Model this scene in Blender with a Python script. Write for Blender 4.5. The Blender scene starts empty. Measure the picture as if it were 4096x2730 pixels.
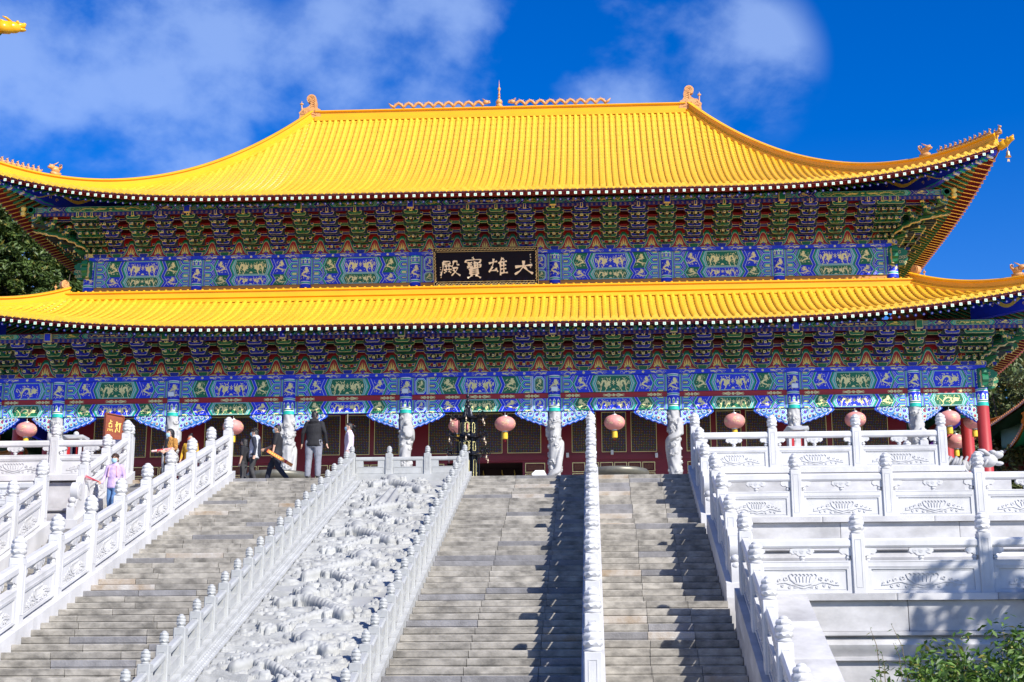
import bpy, math, random
import numpy as np
from mathutils import Matrix, Vector
from mathutils.bvhtree import BVHTree
R = math.radians
rnd = random.Random(7)
scene = bpy.context.scene
COL = scene.collection

# ------------------------------------------------------------------ camera
CAM = np.array([4.956, -65.276, -5.815])
YAW, PITCH, ROLL = 0.053955, 0.234705, -0.002706
cam_data = bpy.data.cameras.new('camera')
cam = bpy.data.objects.new('camera', cam_data)
COL.objects.link(cam)
scene.camera = cam
cam_data.lens = 52.656
cam_data.sensor_width = 36.0
cam_data.sensor_fit = 'HORIZONTAL'
cam_data.clip_start = 0.1
cam_data.clip_end = 3000
_f = np.array([-math.sin(YAW), math.cos(YAW), 0]); _r = np.array([math.cos(YAW), math.sin(YAW), 0]); _u = np.array([0, 0, 1.0])
_f2 = _f*math.cos(PITCH)+_u*math.sin(PITCH); _u2 = -_f*math.sin(PITCH)+_u*math.cos(PITCH)
_r3 = _r*math.cos(ROLL)+_u2*math.sin(ROLL); _u3 = -_r*math.sin(ROLL)+_u2*math.cos(ROLL)
cam.matrix_world = Matrix(((_r3[0], _u3[0], -_f2[0], CAM[0]), (_r3[1], _u3[1], -_f2[1], CAM[1]), (_r3[2], _u3[2], -_f2[2], CAM[2]), (0, 0, 0, 1)))

# ------------------------------------------------------------------ sky, sun, exposure
SUN = Vector((0.95, -1.0, 1.02)).normalized()          # towards the sun: front right of the hall
elev = math.asin(SUN.z)
az = math.atan2(SUN.x, SUN.y)
world = bpy.data.worlds.new('World'); scene.world = world
world.use_nodes = True
nt = world.node_tree; nt.nodes.clear()
def wn(t, **k):
    n = nt.nodes.new(t)
    for a, b in k.items(): setattr(n, a, b)
    return n
wo = wn('ShaderNodeOutputWorld'); bg = wn('ShaderNodeBackground'); bg.inputs['Strength'].default_value = 0.085
sky = wn('ShaderNodeTexSky'); sky.sky_type = 'NISHITA'; sky.sun_disc = False
sky.sun_elevation = elev; sky.sun_rotation = az
sky.air_density = 1.0; sky.dust_density = 0.15; sky.ozone_density = 3.5
hsv = wn('ShaderNodeHueSaturation'); hsv.inputs['Hue'].default_value = 0.522; hsv.inputs['Saturation'].default_value = 1.46; hsv.inputs['Value'].default_value = 1.38
tc = wn('ShaderNodeTexCoord'); mp = wn('ShaderNodeMapping'); mp.inputs['Scale'].default_value = (3.2, 3.2, 4.2); mp.inputs['Location'].default_value = (0.35, 0.0, 0.52); mp.inputs['Rotation'].default_value = (0, R(-24), 0)
nz = wn('ShaderNodeTexNoise'); nz.inputs['Scale'].default_value = 3.0; nz.inputs['Detail'].default_value = 7; nz.inputs['Roughness'].default_value = 0.54; nz.inputs['Distortion'].default_value = 0.1
mx = wn('ShaderNodeMixRGB'); mx.inputs['Color2'].default_value = (4.3, 5.9, 9.3, 1)
L = nt.links.new
L(sky.outputs[0], hsv.inputs['Color']); L(tc.outputs['Generated'], mp.inputs['Vector']); L(mp.outputs[0], nz.inputs['Vector'])
nrmz = wn('ShaderNodeVectorMath', operation='NORMALIZE'); L(tc.outputs['Generated'], nrmz.inputs[0])
tot = None                                                   # soft cloud banks, thinned by the noise
for dx, dy, dz, rad, amp in ((-.31, .88, .355, 5.0, .75), (-.25, .89, .375, 3.6, .75), (-.21, .90, .365, 2.6, .6), (-.35, .86, .33, 5, .7), (-.36, .84, .40, 3.5, .30), (-.13, .90, .42, 3.0, .65), (-.08, .91, .405, 2.8, .6), (-.11, .88, .45, 2.4, .35), (.04, .91, .415, 3.0, .55), (.095, .91, .40, 2.6, .5), (-.45, .80, .38, 9, .6), (.6, .7, .4, 14, .4), (-.2, -.9, .4, 18, .5), (.7, -.5, .5, 16, .4), (-.8, -.1, .5, 15, .5), (0, .2, .95, 14, .35)):
    v_ = Vector((dx, dy, dz)).normalized(); dt = wn('ShaderNodeVectorMath', operation='DOT_PRODUCT'); dt.inputs[1].default_value = v_; L(nrmz.outputs[0], dt.inputs[0])
    m_ = wn('ShaderNodeMapRange'); m_.interpolation_type = 'SMOOTHSTEP'; m_.inputs['From Min'].default_value = math.cos(R(rad*1.45)); m_.inputs['From Max'].default_value = 1.0; m_.inputs['To Max'].default_value = amp*1.5; L(dt.outputs['Value'], m_.inputs['Value'])
    if tot is None: tot = m_.outputs[0]
    else: ad = wn('ShaderNodeMath', operation='ADD'); L(tot, ad.inputs[0]); L(m_.outputs[0], ad.inputs[1]); tot = ad.outputs[0]
cl = wn('ShaderNodeMath', operation='MINIMUM'); L(tot, cl.inputs[0]); cl.inputs[1].default_value = 0.48
nz2 = wn('ShaderNodeMapRange'); nz2.interpolation_type = 'SMOOTHSTEP'; nz2.inputs['From Min'].default_value = 0.40; nz2.inputs['From Max'].default_value = 0.66; L(nz.outputs['Fac'], nz2.inputs['Value'])
mu = wn('ShaderNodeMath', operation='MULTIPLY'); L(cl.outputs[0], mu.inputs[0]); L(nz2.outputs[0], mu.inputs[1])
L(mu.outputs[0], mx.inputs['Fac']); L(hsv.outputs[0], mx.inputs['Color1'])
L(mx.outputs[0], bg.inputs['Color']); L(bg.outputs[0], wo.inputs['Surface'])

sun_data = bpy.data.lights.new('sun', 'SUN'); sun_data.energy = 5.0; sun_data.angle = R(0.53); sun_data.color = (1.0, 0.95, 0.87)
sun = bpy.data.objects.new('sun', sun_data); COL.objects.link(sun)
sun.rotation_euler = SUN.to_track_quat('Z', 'Y').to_euler()
sun.location = (60, -90, 80)
vs = scene.view_settings
vs.view_transform = 'Standard'; vs.look = 'None'; vs.gamma = 1.0; vs.use_curve_mapping = False
vs.exposure = 0.55

# ------------------------------------------------------------------ materials
MATS = {}
def mat(name, col, rough=0.6, metal=0.0, var=0.0, vscale=3.0, var2=None, bump=0.0, bscale=40.0, rand=0.0, spec=0.5, coat=0.0, sss=None, coord='Object', stretch=(1, 1, 1)):
    if name in MATS: return MATS[name]
    m = bpy.data.materials.new(name); m.use_nodes = True
    t = m.node_tree; b = t.nodes['Principled BSDF']; N = t.nodes.new; K = t.links.new
    b.inputs['Base Color'].default_value = (*col, 1); b.inputs['Roughness'].default_value = rough; b.inputs['Metallic'].default_value = metal
    b.inputs['Specular IOR Level'].default_value = spec
    if coat: b.inputs['Coat Weight'].default_value = coat; b.inputs['Coat Roughness'].default_value = 0.12
    c = None
    if coord == 'World' and (var or bump):
        gp = N('ShaderNodeNewGeometry'); oi0 = N('ShaderNodeObjectInfo'); ad_ = N('ShaderNodeVectorMath'); ad_.operation = 'ADD'; ml_ = N('ShaderNodeVectorMath'); ml_.operation = 'SCALE'; ml_.inputs['Scale'].default_value = 40.0
        K(oi0.outputs['Random'], ml_.inputs[0]); K(gp.outputs['Position'], ad_.inputs[0]); K(ml_.outputs[0], ad_.inputs[1]); mpn = N('ShaderNodeMapping'); mpn.inputs['Scale'].default_value = stretch; K(ad_.outputs[0], mpn.inputs['Vector'])
    elif var or bump:
        tcn = N('ShaderNodeTexCoord'); mpn = N('ShaderNodeMapping'); mpn.inputs['Scale'].default_value = stretch
        K(tcn.outputs[coord], mpn.inputs['Vector'])
    if var:
        n = N('ShaderNodeTexNoise'); n.inputs['Scale'].default_value = vscale; n.inputs['Detail'].default_value = 6; n.inputs['Roughness'].default_value = 0.62
        K(mpn.outputs[0], n.inputs['Vector'])
        r = N('ShaderNodeValToRGB'); r.color_ramp.elements[0].position = 0.34; r.color_ramp.elements[1].position = 0.66
        dk = var2 if var2 else tuple(x*(1-var) for x in col)
        r.color_ramp.elements[0].color = (*dk, 1); r.color_ramp.elements[1].color = (*col, 1)
        K(n.outputs['Fac'], r.inputs['Fac']); c = r.outputs[0]
    if rand:
        oi = N('ShaderNodeObjectInfo'); mr = N('ShaderNodeMapRange'); mr.inputs['To Min'].default_value = 1-rand; mr.inputs['To Max'].default_value = 1+rand*0.6
        K(oi.outputs['Random'], mr.inputs['Value'])
        hs = N('ShaderNodeHueSaturation'); K(mr.outputs[0], hs.inputs['Value'])
        if c: K(c, hs.inputs['Color'])
        else: hs.inputs['Color'].default_value = (*col, 1)
        c = hs.outputs[0]
    if c: K(c, b.inputs['Base Color'])
    if bump:
        n2 = N('ShaderNodeTexNoise'); n2.inputs['Scale'].default_value = bscale; n2.inputs['Detail'].default_value = 5
        K(mpn.outputs[0], n2.inputs['Vector'])
        bp = N('ShaderNodeBump'); bp.inputs['Strength'].default_value = bump; bp.inputs['Distance'].default_value = 0.02
        K(n2.outputs['Fac'], bp.inputs['Height']); K(bp.outputs[0], b.inputs['Normal'])
    if sss: b.inputs['Subsurface Weight'].default_value = sss; b.inputs['Subsurface Radius'].default_value = (0.02, 0.01, 0.006)
    MATS[name] = m
    return m
marble = mat('white_marble', (0.60, 0.60, 0.605), 0.55, var=0.24, vscale=1.6, bump=0.07, bscale=60, coord='World', stretch=(1, 1, .55))
marble_old = mat('weathered_marble', (0.56, 0.555, 0.56), 0.62, var=0.46, vscale=0.8, bump=0.10, bscale=45, coord='World', stretch=(1, 1, 1.6))
granite = mat('grey_granite', (0.43, 0.44, 0.435), 0.62, var=0.25, vscale=2.5, bump=0.08, bscale=90)
relief_m = mat('carved_granite', (0.39, 0.395, 0.38), 0.62, var=0.28, vscale=1.4, bump=0.10, bscale=55)
step_m = mat('step_stone', (0.39, 0.365, 0.32), 0.75, var=0.64, vscale=3.0, bump=0.2, bscale=30, rand=0.15, coord='World', stretch=(1, 1, 1.7))
step_dark = mat('step_stone_dark', (0.25, 0.245, 0.25), 0.65, var=0.4, vscale=3.5, bump=0.4, bscale=30, rand=0.15, coord='World')
step_rust = mat('step_stone_rust', (0.46, 0.44, 0.41), 0.7, var=0.5, vscale=1.9, var2=(0.27, 0.20, 0.13), bump=0.4, bscale=30, coord='World')
tile_y = mat('yellow_glazed_tile', (0.80, 0.48, 0.035), 0.28, var=0.25, vscale=2.6, var2=(0.76, 0.42, 0.028), bump=0.12, bscale=7, rand=0.10, spec=0.5, coord='World')
tile_w = mat('yellow_worn_tile', (0.80, 0.46, 0.03), 0.38, var=0.3, vscale=1.1, var2=(0.80, 0.50, 0.20), rand=0.06, spec=0.4)
tile_pan = mat('yellow_pan_tile', (0.76, 0.43, 0.03), 0.4, var=0.15, vscale=0.9, spec=0.4)
ridge_y = mat('ridge_glazed_tile', (0.80, 0.39, 0.010), 0.3, var=0.10, vscale=0.6, spec=0.4)
beast_m = mat('beast_glaze', (0.62, 0.33, 0.12), 0.45, var=0.45, vscale=9, bump=0.4, bscale=30, var2=(0.50, 0.22, 0.07))
orange_w = mat('orange_plaster', (0.58, 0.25, 0.05), 0.6, var=0.1, vscale=1.0)
blue = mat('lapis_blue_paint', (0.010, 0.035, 0.72), 0.45, var=0.12, vscale=4)
green = mat('dark_green_paint', (0.006, 0.17, 0.07), 0.45, var=0.15, vscale=4)
teal = mat('teal_paint', (0.01, 0.42, 0.34), 0.45)
white = mat('white_paint', (0.86, 0.86, 0.86), 0.5)
pale = mat('pale_blue_paint', (0.35, 0.50, 0.80), 0.5)
gold = mat('gold_paint', (0.92, 0.82, 0.36), 0.45)
cream = mat('cream_gold_line', (0.66, 0.53, 0.25), 0.42)
red = mat('vermilion_red_paint', (0.42, 0.012, 0.016), 0.45)
red_dk = mat('maroon_door_paint', (0.20, 0.010, 0.022), 0.42, var=0.1, vscale=2)
red_col = mat('red_lacquer_column', (0.42, 0.035, 0.035), 0.42, var=0.1, vscale=1.5)
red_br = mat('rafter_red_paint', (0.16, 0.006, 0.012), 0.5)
deep_blue = mat('deep_navy_paint', (0.006, 0.010, 0.21), 0.45)
gold_ln = mat('gold_outline', (0.88, 0.68, 0.24), 0.42)
flame_m = mat('flame_gold', (0.92, 0.66, 0.15), 0.4, metal=0.15)
sq_end = mat('rafter_end_white', (0.80, 0.86, 0.70), 0.5)
black_iron = mat('black_bronze', (0.018, 0.020, 0.030), 0.32, metal=0.6, var=0.3, vscale=6, bump=0.2, bscale=30)
brass = mat('bell_brass', (0.62, 0.42, 0.20), 0.35, metal=0.7)
bronze = mat('bronze_vat', (0.20, 0.19, 0.15), 0.45, metal=0.4, var=0.3, vscale=4)
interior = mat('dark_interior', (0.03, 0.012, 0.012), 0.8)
leaf_d = mat('dark_leaf', (0.030, 0.065, 0.018), 0.55, rand=0.3)
wood_br = mat('red_brown_wood', (0.30, 0.075, 0.03), 0.45, var=0.25, vscale=3, stretch=(1, 1, 6))
def lattice_material():
    m = bpy.data.materials.new('door_lattice'); m.use_nodes = True
    t = m.node_tree; N = t.nodes.new; K = t.links.new; b = t.nodes['Principled BSDF']; b.inputs['Roughness'].default_value = 0.5
    tcn = N('ShaderNodeTexCoord')
    def vor(sc, off):
        mp_ = N('ShaderNodeMapping'); mp_.inputs['Scale'].default_value = (sc, 0.0, sc); mp_.inputs['Location'].default_value = (off, 0, off)
        K(tcn.outputs['Object'], mp_.inputs['Vector'])
        sp = N('ShaderNodeSeparateXYZ'); K(mp_.outputs[0], sp.inputs[0]); out = []
        for ax in ('X', 'Z'):
            fr = N('ShaderNodeMath'); fr.operation = 'FRACT'; K(sp.outputs[ax], fr.inputs[0])
            sb = N('ShaderNodeMath'); sb.operation = 'SUBTRACT'; K(fr.outputs[0], sb.inputs[0]); sb.inputs[1].default_value = 0.5
            ab = N('ShaderNodeMath'); ab.operation = 'ABSOLUTE'; K(sb.outputs[0], ab.inputs[0]); out.append(ab.outputs[0])
        return out
    x, z = vor(13.0, 0.0)
    def mth(op, a, c):
        n = N('ShaderNodeMath'); n.operation = op
        for i, q in enumerate((a, c)):
            if isinstance(q, (int, float)): n.inputs[i].default_value = q
            else: K(q, n.inputs[i])
        return n.outputs[0]
    dot = mth('LESS_THAN', mth('ADD', x, z), 0.27)
    bars = mth('GREATER_THAN', mth('MAXIMUM', x, z), 0.42)
    m1 = N('ShaderNodeMixRGB'); m1.inputs['Color1'].default_value = (0.012, 0.006, 0.008, 1); m1.inputs['Color2'].default_value = (0.12, 0.035, 0.022, 1); K(bars, m1.inputs['Fac'])
    nz_ = N('ShaderNodeTexWhiteNoise'); mp2 = N('ShaderNodeMapping'); mp2.inputs['Scale'].default_value = (13.0, 0, 13.0); K(tcn.outputs['Object'], mp2.inputs['Vector'])
    fl = N('ShaderNodeVectorMath'); fl.operation = 'FLOOR'; K(mp2.outputs[0], fl.inputs[0]); K(fl.outputs[0], nz_.inputs['Vector'])
    cr = N('ShaderNodeValToRGB'); cr.color_ramp.interpolation = 'CONSTANT'
    cr.color_ramp.elements[0].color = (0.50, 0.30, 0.10, 1); cr.color_ramp.elements[1].position = 0.38; cr.color_ramp.elements[1].color = (0.12, 0.16, 0.50, 1)
    e = cr.color_ramp.elements.new(0.7); e.color = (0.14, 0.32, 0.16, 1)
    K(nz_.outputs['Value'], cr.inputs['Fac'])
    m2 = N('ShaderNodeMixRGB'); K(dot, m2.inputs['Fac']); K(m1.outputs[0], m2.inputs['Color1']); K(cr.outputs[0], m2.inputs['Color2'])
    K(m2.outputs[0], b.inputs['Base Color'])
    return m
lattice = lattice_material()

# ------------------------------------------------------------------ mesh builder
class MB:
    def __init__(s): s.v = []; s.f = []; s.m = []
    def add(s, vs_, fs, mi=0):
        o = len(s.v); s.v.extend([tuple(map(float, q)) for q in vs_])
        for f in fs: s.f.append(tuple(i+o for i in f)); s.m.append(mi)
    def box(s, x0, x1, y0, y1, z0, z1, mi=0):
        s.add([(x0, y0, z0), (x1, y0, z0), (x1, y1, z0), (x0, y1, z0), (x0, y0, z1), (x1, y0, z1), (x1, y1, z1), (x0, y1, z1)],
              [(0, 3, 2, 1), (4, 5, 6, 7), (0, 1, 5, 4), (1, 2, 6, 5), (2, 3, 7, 6), (3, 0, 4, 7)], mi)
    def rbox(s, x0, x1, y0, y1, z0, z1, r, mi=0):          # box with chamfered vertical and top edges
        P = [(x0+r, y0), (x1-r, y0), (x1, y0+r), (x1, y1-r), (x1-r, y1), (x0+r, y1), (x0, y1-r), (x0, y0+r)]
        cx, cy = (x0+x1)/2, (y0+y1)/2; kx = 1-2*r/max(x1-x0, 1e-6); ky = 1-2*r/max(y1-y0, 1e-6)
        V = [(x, y, z0) for x, y in P]+[(x, y, z1-r) for x, y in P]+[(cx+(x-cx)*kx, cy+(y-cy)*ky, z1) for x, y in P]
        F = [tuple(range(7, -1, -1)), tuple(range(16, 24))]
        for k in (0, 8):
            for i in range(8): j = (i+1) % 8; F.append((k+i, k+j, k+j+8, k+i+8))
        s.add(V, F, mi)
    def prism(s, pts, y0, y1, mi=0, axis='y', front=None):   # polygon (a,b) extruded; front: own material of the y0 face
        n = len(pts)
        if axis == 'y': A = [(a, y0, b) for a, b in pts]; B = [(a, y1, b) for a, b in pts]
        elif axis == 'x': A = [(y0, a, b) for a, b in pts]; B = [(y1, a, b) for a, b in pts]
        else: A = [(a, b, y0) for a, b in pts]; B = [(a, b, y1) for a, b in pts]
        s.add(A+B, [tuple(range(n))], mi if front is None else front)
        s.add(A+B, [tuple(range(2*n-1, n-1, -1))]+[(i, n+i, n+(i+1) % n, (i+1) % n) for i in range(n)], mi)
    def poly(s, pts, mi=0): s.add(pts, [tuple(range(len(pts)))], mi)
    def jit(s): s.k = getattr(s, 'k', 0)+1; return ((s.k*0.6180339) % 1.0-0.5)*0.0006
    def fpoly(s, pts, y, mi=0): y += s.jit(); s.poly([(a, y, b) for a, b in pts], mi)
    def frect(s, x0, x1, z0, z1, y, mi=0): s.poly([(x0, y, z0), (x1, y, z0), (x1, y, z1), (x0, y, z1)], mi)
    def tube(s, path, rad, n=8, mi=0, cap=True, flat=1.0, up=(0, 0, 1)):
        P = np.array(path, float); k = len(P)
        rad = np.full(k, rad) if np.isscalar(rad) else np.array(rad, float)
        T = np.gradient(P, axis=0); T /= np.linalg.norm(T, axis=1)[:, None]+1e-9
        V = []; upv = np.array(up, float)
        for i in range(k):
            a = np.cross(T[i], upv)
            if np.linalg.norm(a) < 1e-3: a = np.cross(T[i], (1.0, 0.1, 0))
            a /= np.linalg.norm(a); b_ = np.cross(a, T[i])
            for j in range(n):
                th = 2*math.pi*j/n; V.append(P[i]+rad[i]*(a*math.cos(th)+b_*math.sin(th)*flat))
        F = [(i*n+j, i*n+(j+1) % n, (i+1)*n+(j+1) % n, (i+1)*n+j) for i in range(k-1) for j in range(n)]
        if cap: F += [tuple(range(n-1, -1, -1)), tuple(range((k-1)*n, k*n))]
        s.add(V, F, mi)
    def lathe(s, prof, n=16, c=(0, 0, 0), mi=0, sq=None):
        V = []; k = len(prof)
        for r, z in prof:
            for j in range(n):
                th = 2*math.pi*(j+0.5)/n; V.append((c[0]+r*math.cos(th), c[1]+r*math.sin(th), c[2]+z))
        F = [(i*n+j, i*n+(j+1) % n, (i+1)*n+(j+1) % n, (i+1)*n+j) for i in range(k-1) for j in range(n)]
        if prof[0][0] > 1e-4: F.append(tuple(range(n-1, -1, -1)))
        if prof[-1][0] > 1e-4: F.append(tuple(range((k-1)*n, k*n)))
        s.add(V, F, mi)
    def ball(s, c, r, mi=0, n=10, k=7):
        r = (r, r, r) if np.isscalar(r) else r; o = len(s.v)
        s.lathe([(math.sin(math.pi*i/k), -math.cos(math.pi*i/k)) for i in range(k+1)], n, (0, 0, 0), mi)
        for i in range(o, len(s.v)): x, y, z = s.v[i]; s.v[i] = (c[0]+x*r[0], c[1]+y*r[1], c[2]+z*r[2])
    def grid(s, G, mi=0, flip=False):
        G = np.asarray(G); a, b_, _ = G.shape
        o = len(s.v); s.v.extend(map(tuple, G.reshape(-1, 3).tolist()))
        for i in range(a-1):
            for j in range(b_-1):
                q = (o+i*b_+j, o+i*b_+j+1, o+(i+1)*b_+j+1, o+(i+1)*b_+j)
                s.f.append(q[::-1] if flip else q); s.m.append(mi)
    def sweep(s, path, prof, side, mi=0):                   # closed profile (a,b) swept; a along side vectors, b up
        P = np.array(path, float); S_ = np.array(side, float); k = len(P); n = len(prof)
        if S_.ndim == 1: S_ = np.tile(S_, (k, 1))
        V = [P[i]+S_[i]*a+np.array((0, 0, b_)) for i in range(k) for a, b_ in prof]
        F = [(i*n+j, i*n+(j+1) % n, (i+1)*n+(j+1) % n, (i+1)*n+j) for i in range(k-1) for j in range(n)]
        F += [tuple(range(n-1, -1, -1)), tuple(range((k-1)*n, k*n))]
        s.add(V, F, mi)
    def ribbon(s, pts, wid, y, mi=0, th=0.0):               # flat stroke in the xz plane
        y += s.jit(); P = np.array(pts, float); k = len(P); w = np.full(k, wid) if np.isscalar(wid) else np.array(wid, float)
        T = np.gradient(P, axis=0); T /= np.linalg.norm(T, axis=1)[:, None]+1e-9
        Nn = np.stack([-T[:, 1], T[:, 0]], 1); A = P+Nn*w[:, None]/2; B = P-Nn*w[:, None]/2
        V = [(a, y, b_) for a, b_ in A]+[(a, y, b_) for a, b_ in B]
        F = [(k+i, k+i+1, i+1, i) for i in range(k-1)]
        if th:
            V += [(a, y+th, b_) for a, b_ in A]+[(a, y+th, b_) for a, b_ in B]
            F += [(i, i+1, 2*k+i+1, 2*k+i) for i in range(k-1)]+[(k+i+1, k+i, 3*k+i, 3*k+i+1) for i in range(k-1)]
            F += [(0, 2*k, 3*k, k), (k-1, 2*k-1, 4*k-1, 3*k-1)]
        s.add(V, F, mi)
    def xf(s, M, a=0):
        M = Matrix(M)
        for i in range(a, len(s.v)): s.v[i] = tuple(M @ Vector(s.v[i]))
    def fn(s, g, a=0):
        for i in range(a, len(s.v)): s.v[i] = g(*s.v[i])
    def merge(s, o, M=None, mi_off=0):
        a = len(s.v); s.v.extend(o.v); s.f.extend(tuple(i+a for i in f) for f in o.f); s.m.extend(i+mi_off for i in o.m)
        if M is not None: s.xf(M, a)
    def mesh(s, name, mats, smooth=False, off=(0, 0, 0)):
        me = bpy.data.meshes.new(name)
        V = np.array(s.v, float)-np.array(off, float)
        me.from_pydata(V.tolist(), [], s.f)
        for m_ in (mats if isinstance(mats, (list, tuple)) else [mats]): me.materials.append(m_)
        if any(s.m): me.polygons.foreach_set('material_index', s.m)
        if smooth:
            me.polygons.foreach_set('use_smooth', [True]*len(s.f))
            if smooth is not True: me.set_sharp_from_angle(angle=R(smooth))
        me.update()
        return me

WL = {}
def put(name, me, parent=None, loc=(0, 0, 0), rot=None, scale=None, label=None, cat=None, group=None, kind=None, local=False):
    """link mesh me as ONE object; loc is in world space unless local (then relative to the parent)"""
    o = bpy.data.objects.new(name, me); COL.objects.link(o)
    loc = Vector(loc)
    if parent is not None:
        o.parent = parent
        if local: WL[o.name] = WL[parent.name]+loc; o.location = loc
        else: o.location = loc-WL[parent.name]; WL[o.name] = loc
    else: o.location = loc; WL[o.name] = loc
    if rot is not None: o.rotation_euler = rot
    if scale is not None: o.scale = scale
    if label: o['label'] = label
    if cat: o['category'] = cat
    if group: o['group'] = group
    if kind: o['kind'] = kind
    return o
def mk(name, mb, mats, parent=None, loc=(0, 0, 0), smooth=False, local=False, **k):
    """mesh builder in world coordinates -> object with its origin at loc (local: coordinates already relative)"""
    me = mb.mesh(name, mats, smooth, (0, 0, 0) if local else loc)
    return put(name, me, parent, loc, local=local, **k)
def thing(name, label, cat, loc=(0, 0, 0), group=None, rot=None): return put(name, None, None, loc, label=label, cat=cat, group=group, rot=rot)
def arc(cx, cz, r, a0, a1, n=8, sq=1.0): return [(cx+r*math.cos(R(a0+(a1-a0)*i/(n-1))), cz+sq*r*math.sin(R(a0+(a1-a0)*i/(n-1)))) for i in range(n)]
def spiral(cx, cz, r0, r1, a0, turns, n=16): return [(cx+(r0+(r1-r0)*i/(n-1))*math.cos(R(a0+360*turns*i/(n-1))), cz+(r0+(r1-r0)*i/(n-1))*math.sin(R(a0+360*turns*i/(n-1)))) for i in range(n)]

# ------------------------------------------------------------------ plan of the place (metres; X along the facade, Y into it)
b, c, a = 5.2541, 6.6221, 2.9076
Xc = c/2+3*b                                                  # upper corner column
COLX = [-(Xc+a), -Xc, -(Xc-b), -(Xc-2*b), -c/2, c/2, Xc-2*b, Xc-b, Xc, Xc+a]
WALL = 2.90                                                   # upper storey and door wall
YP, RISE, RUN = -25.534, 0.1403, 0.42377                      # top of the stairs, inner flights
SL = RISE/RUN
GROUND = -7.45
# ================================================================== the setting
g = MB(); g.poly([(-900, -300, GROUND), (900, -300, GROUND), (900, 1500, GROUND), (-900, 1500, GROUND)])
paving = mat('ground_paving', (0.33, 0.325, 0.31), 0.8, var=0.3, vscale=0.4, bump=0.3, bscale=3, coord='Object')
mk('ground', g, paving, kind='structure')
# wooded hill behind the hall
hm = mat('hill_undergrowth', (0.035, 0.06, 0.018), 0.9, var=0.5, vscale=0.15, bump=0.6, bscale=2)
hx = np.linspace(-190, 260, 70); hy = np.linspace(38, 320, 44)
def hill_z(x, y):
    base = 50*np.exp(-((x+75)/48.0)**2-((y-90)/45.0)**2)+26*np.exp(-((x-95)/60.0)**2-((y-190)/90.0)**2)
    return GROUND-0.3+base*np.clip((y-36)/26.0, 0, 1)+1.2*np.sin(x*0.21)*np.cos(y*0.17)*np.clip((y-40)/20, 0, 1)
HG = np.array([[(x, y, float(hill_z(x, y))) for x in hx] for y in hy])
g = MB(); g.grid(HG); mk('hill', g, hm, kind='structure', smooth=True)

# ================================================================== stone terraces
slab_me = {}
def slab_mesh(m):
    if m.name not in slab_me:
        g = MB(); g.rbox(-0.5, 0.5, -0.5, 0.5, -0.5, 0.5, 0.012); slab_me[m.name] = g.mesh('stone_slab', m)
    return slab_me[m.name]
def terrace(label, x0, x1, yf, yb, zt, zb, sides=True, m=marble_old):
    t = thing('stone_terrace', label, 'terrace', ((x0+x1)/2, yf+1, zb))
    core = MB(); core.box(x0+0.16, x1-0.16, yf+0.16, yb, zb-0.3, zt-0.005); mk('core', core, m, t, loc=((x0+x1)/2, (yf+yb)/2, zb))
    # moulded base below the wall band
    h = zt-zb
    prof = [(0.10, -0.66), (-0.02, -0.675), (-0.02, -0.735), (0.10, -0.76), (0.03, -0.82), (0.0, -0.90), (0.03, -1.0), (0.09, -1.08), (0.10, -1.10), (-0.01, -1.115), (-0.01, -1.17), (0.08, -1.19), (0.08, -h-0.2), (0.4, -h-0.2), (0.4, -0.66)]
    g = MB(); g.prism([(yf+p, zt+q) for p, q in prof], x0, x1, axis='x'); mk('base_moulding', g, m, t, loc=((x0+x1)/2, yf, zt-1), smooth=30)
    rr = random.Random(int(abs(x0*7+zt*13)+3))
    x = x0
    while x < x1-0.05:                                        # wall stones and coping stones
        w = min(rr.uniform(2.1, 2.7), x1-x)
        if x1-x-w < 0.6: w = x1-x
        put('wall_stone', slab_mesh(m), t, (x+w/2, yf+0.1+0.1+rr.uniform(-.004, .004), zt-0.39), scale=(w-0.012, 0.2, 0.53))
        x += w
    x = x0
    while x < x1-0.05:
        w = min(rr.uniform(1.7, 2.5), x1-x)
        if x1-x-w < 0.6: w = x1-x
        put('coping_stone', slab_mesh(m), t, (x+w/2, yf+0.3, zt-0.06), scale=(w-0.008, 0.6+rr.uniform(-.006, .006), 0.12))
        x += w
    return t
Y1, Y2, Y3 = -25.55, -31.95, -38.0
Z1, Z2, Z3 = 0.0, -1.92, -4.0
t1 = thing('stone_terrace', 'top stone platform in front of the hall doors at the head of the stairs', 'terrace', (0, -14, 0))
g = MB(); g.box(-14.7, 14.7, -25.2, -3.0, -7.3, -0.01); mk('core', g, marble_old, t1, loc=(0, -14, -3))
g = MB()
for q in range(12):
    for w in range(9):
        x0 = -14.7+q*2.45; y0 = -25.2+w*2.45; g.box(x0+.006, x0+2.44, y0+.006, min(y0+2.44, -3.0), -0.0095, 0.0)
mk('paving_slabs', g, step_m, t1, loc=(0, -14, 0), kind='stuff')
for s in (-1, 1):
    rr = random.Random(5+s)
    for xa, xb in ((7.95, 10.2), (10.2, 12.5), (12.5, 14.75)):
        put('coping_stone', slab_mesh(marble), t1, (s*(xa+xb)/2, Y1+0.3, 0.075), scale=(xb-xa-0.008, 0.6, 0.15))
        put('wall_stone', slab_mesh(marble_old), t1, (s*(xa+xb)/2, Y1+0.24, -0.39), scale=(xb-xa-0.01, 0.2, 0.70))
    g = MB(); g.prism([(Y1+p, q) for p, q in [(0.14, -0.74), (0.0, -0.76), (0.0, -0.82), (0.12, -0.85), (0.04, -0.92), (0.02, -1.0), (0.05, -1.12), (0.12, -1.2), (0.0, -1.22), (0.0, -1.28), (0.1, -1.3), (0.1, -2.2), (0.5, -2.2), (0.5, -0.74)]], min(s*7.95, s*14.72), max(s*7.95, s*14.72), axis='x')
    mk('base_moulding', g, marble_old, t1, loc=(s*11.3, Y1, -1), smooth=30)
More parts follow.
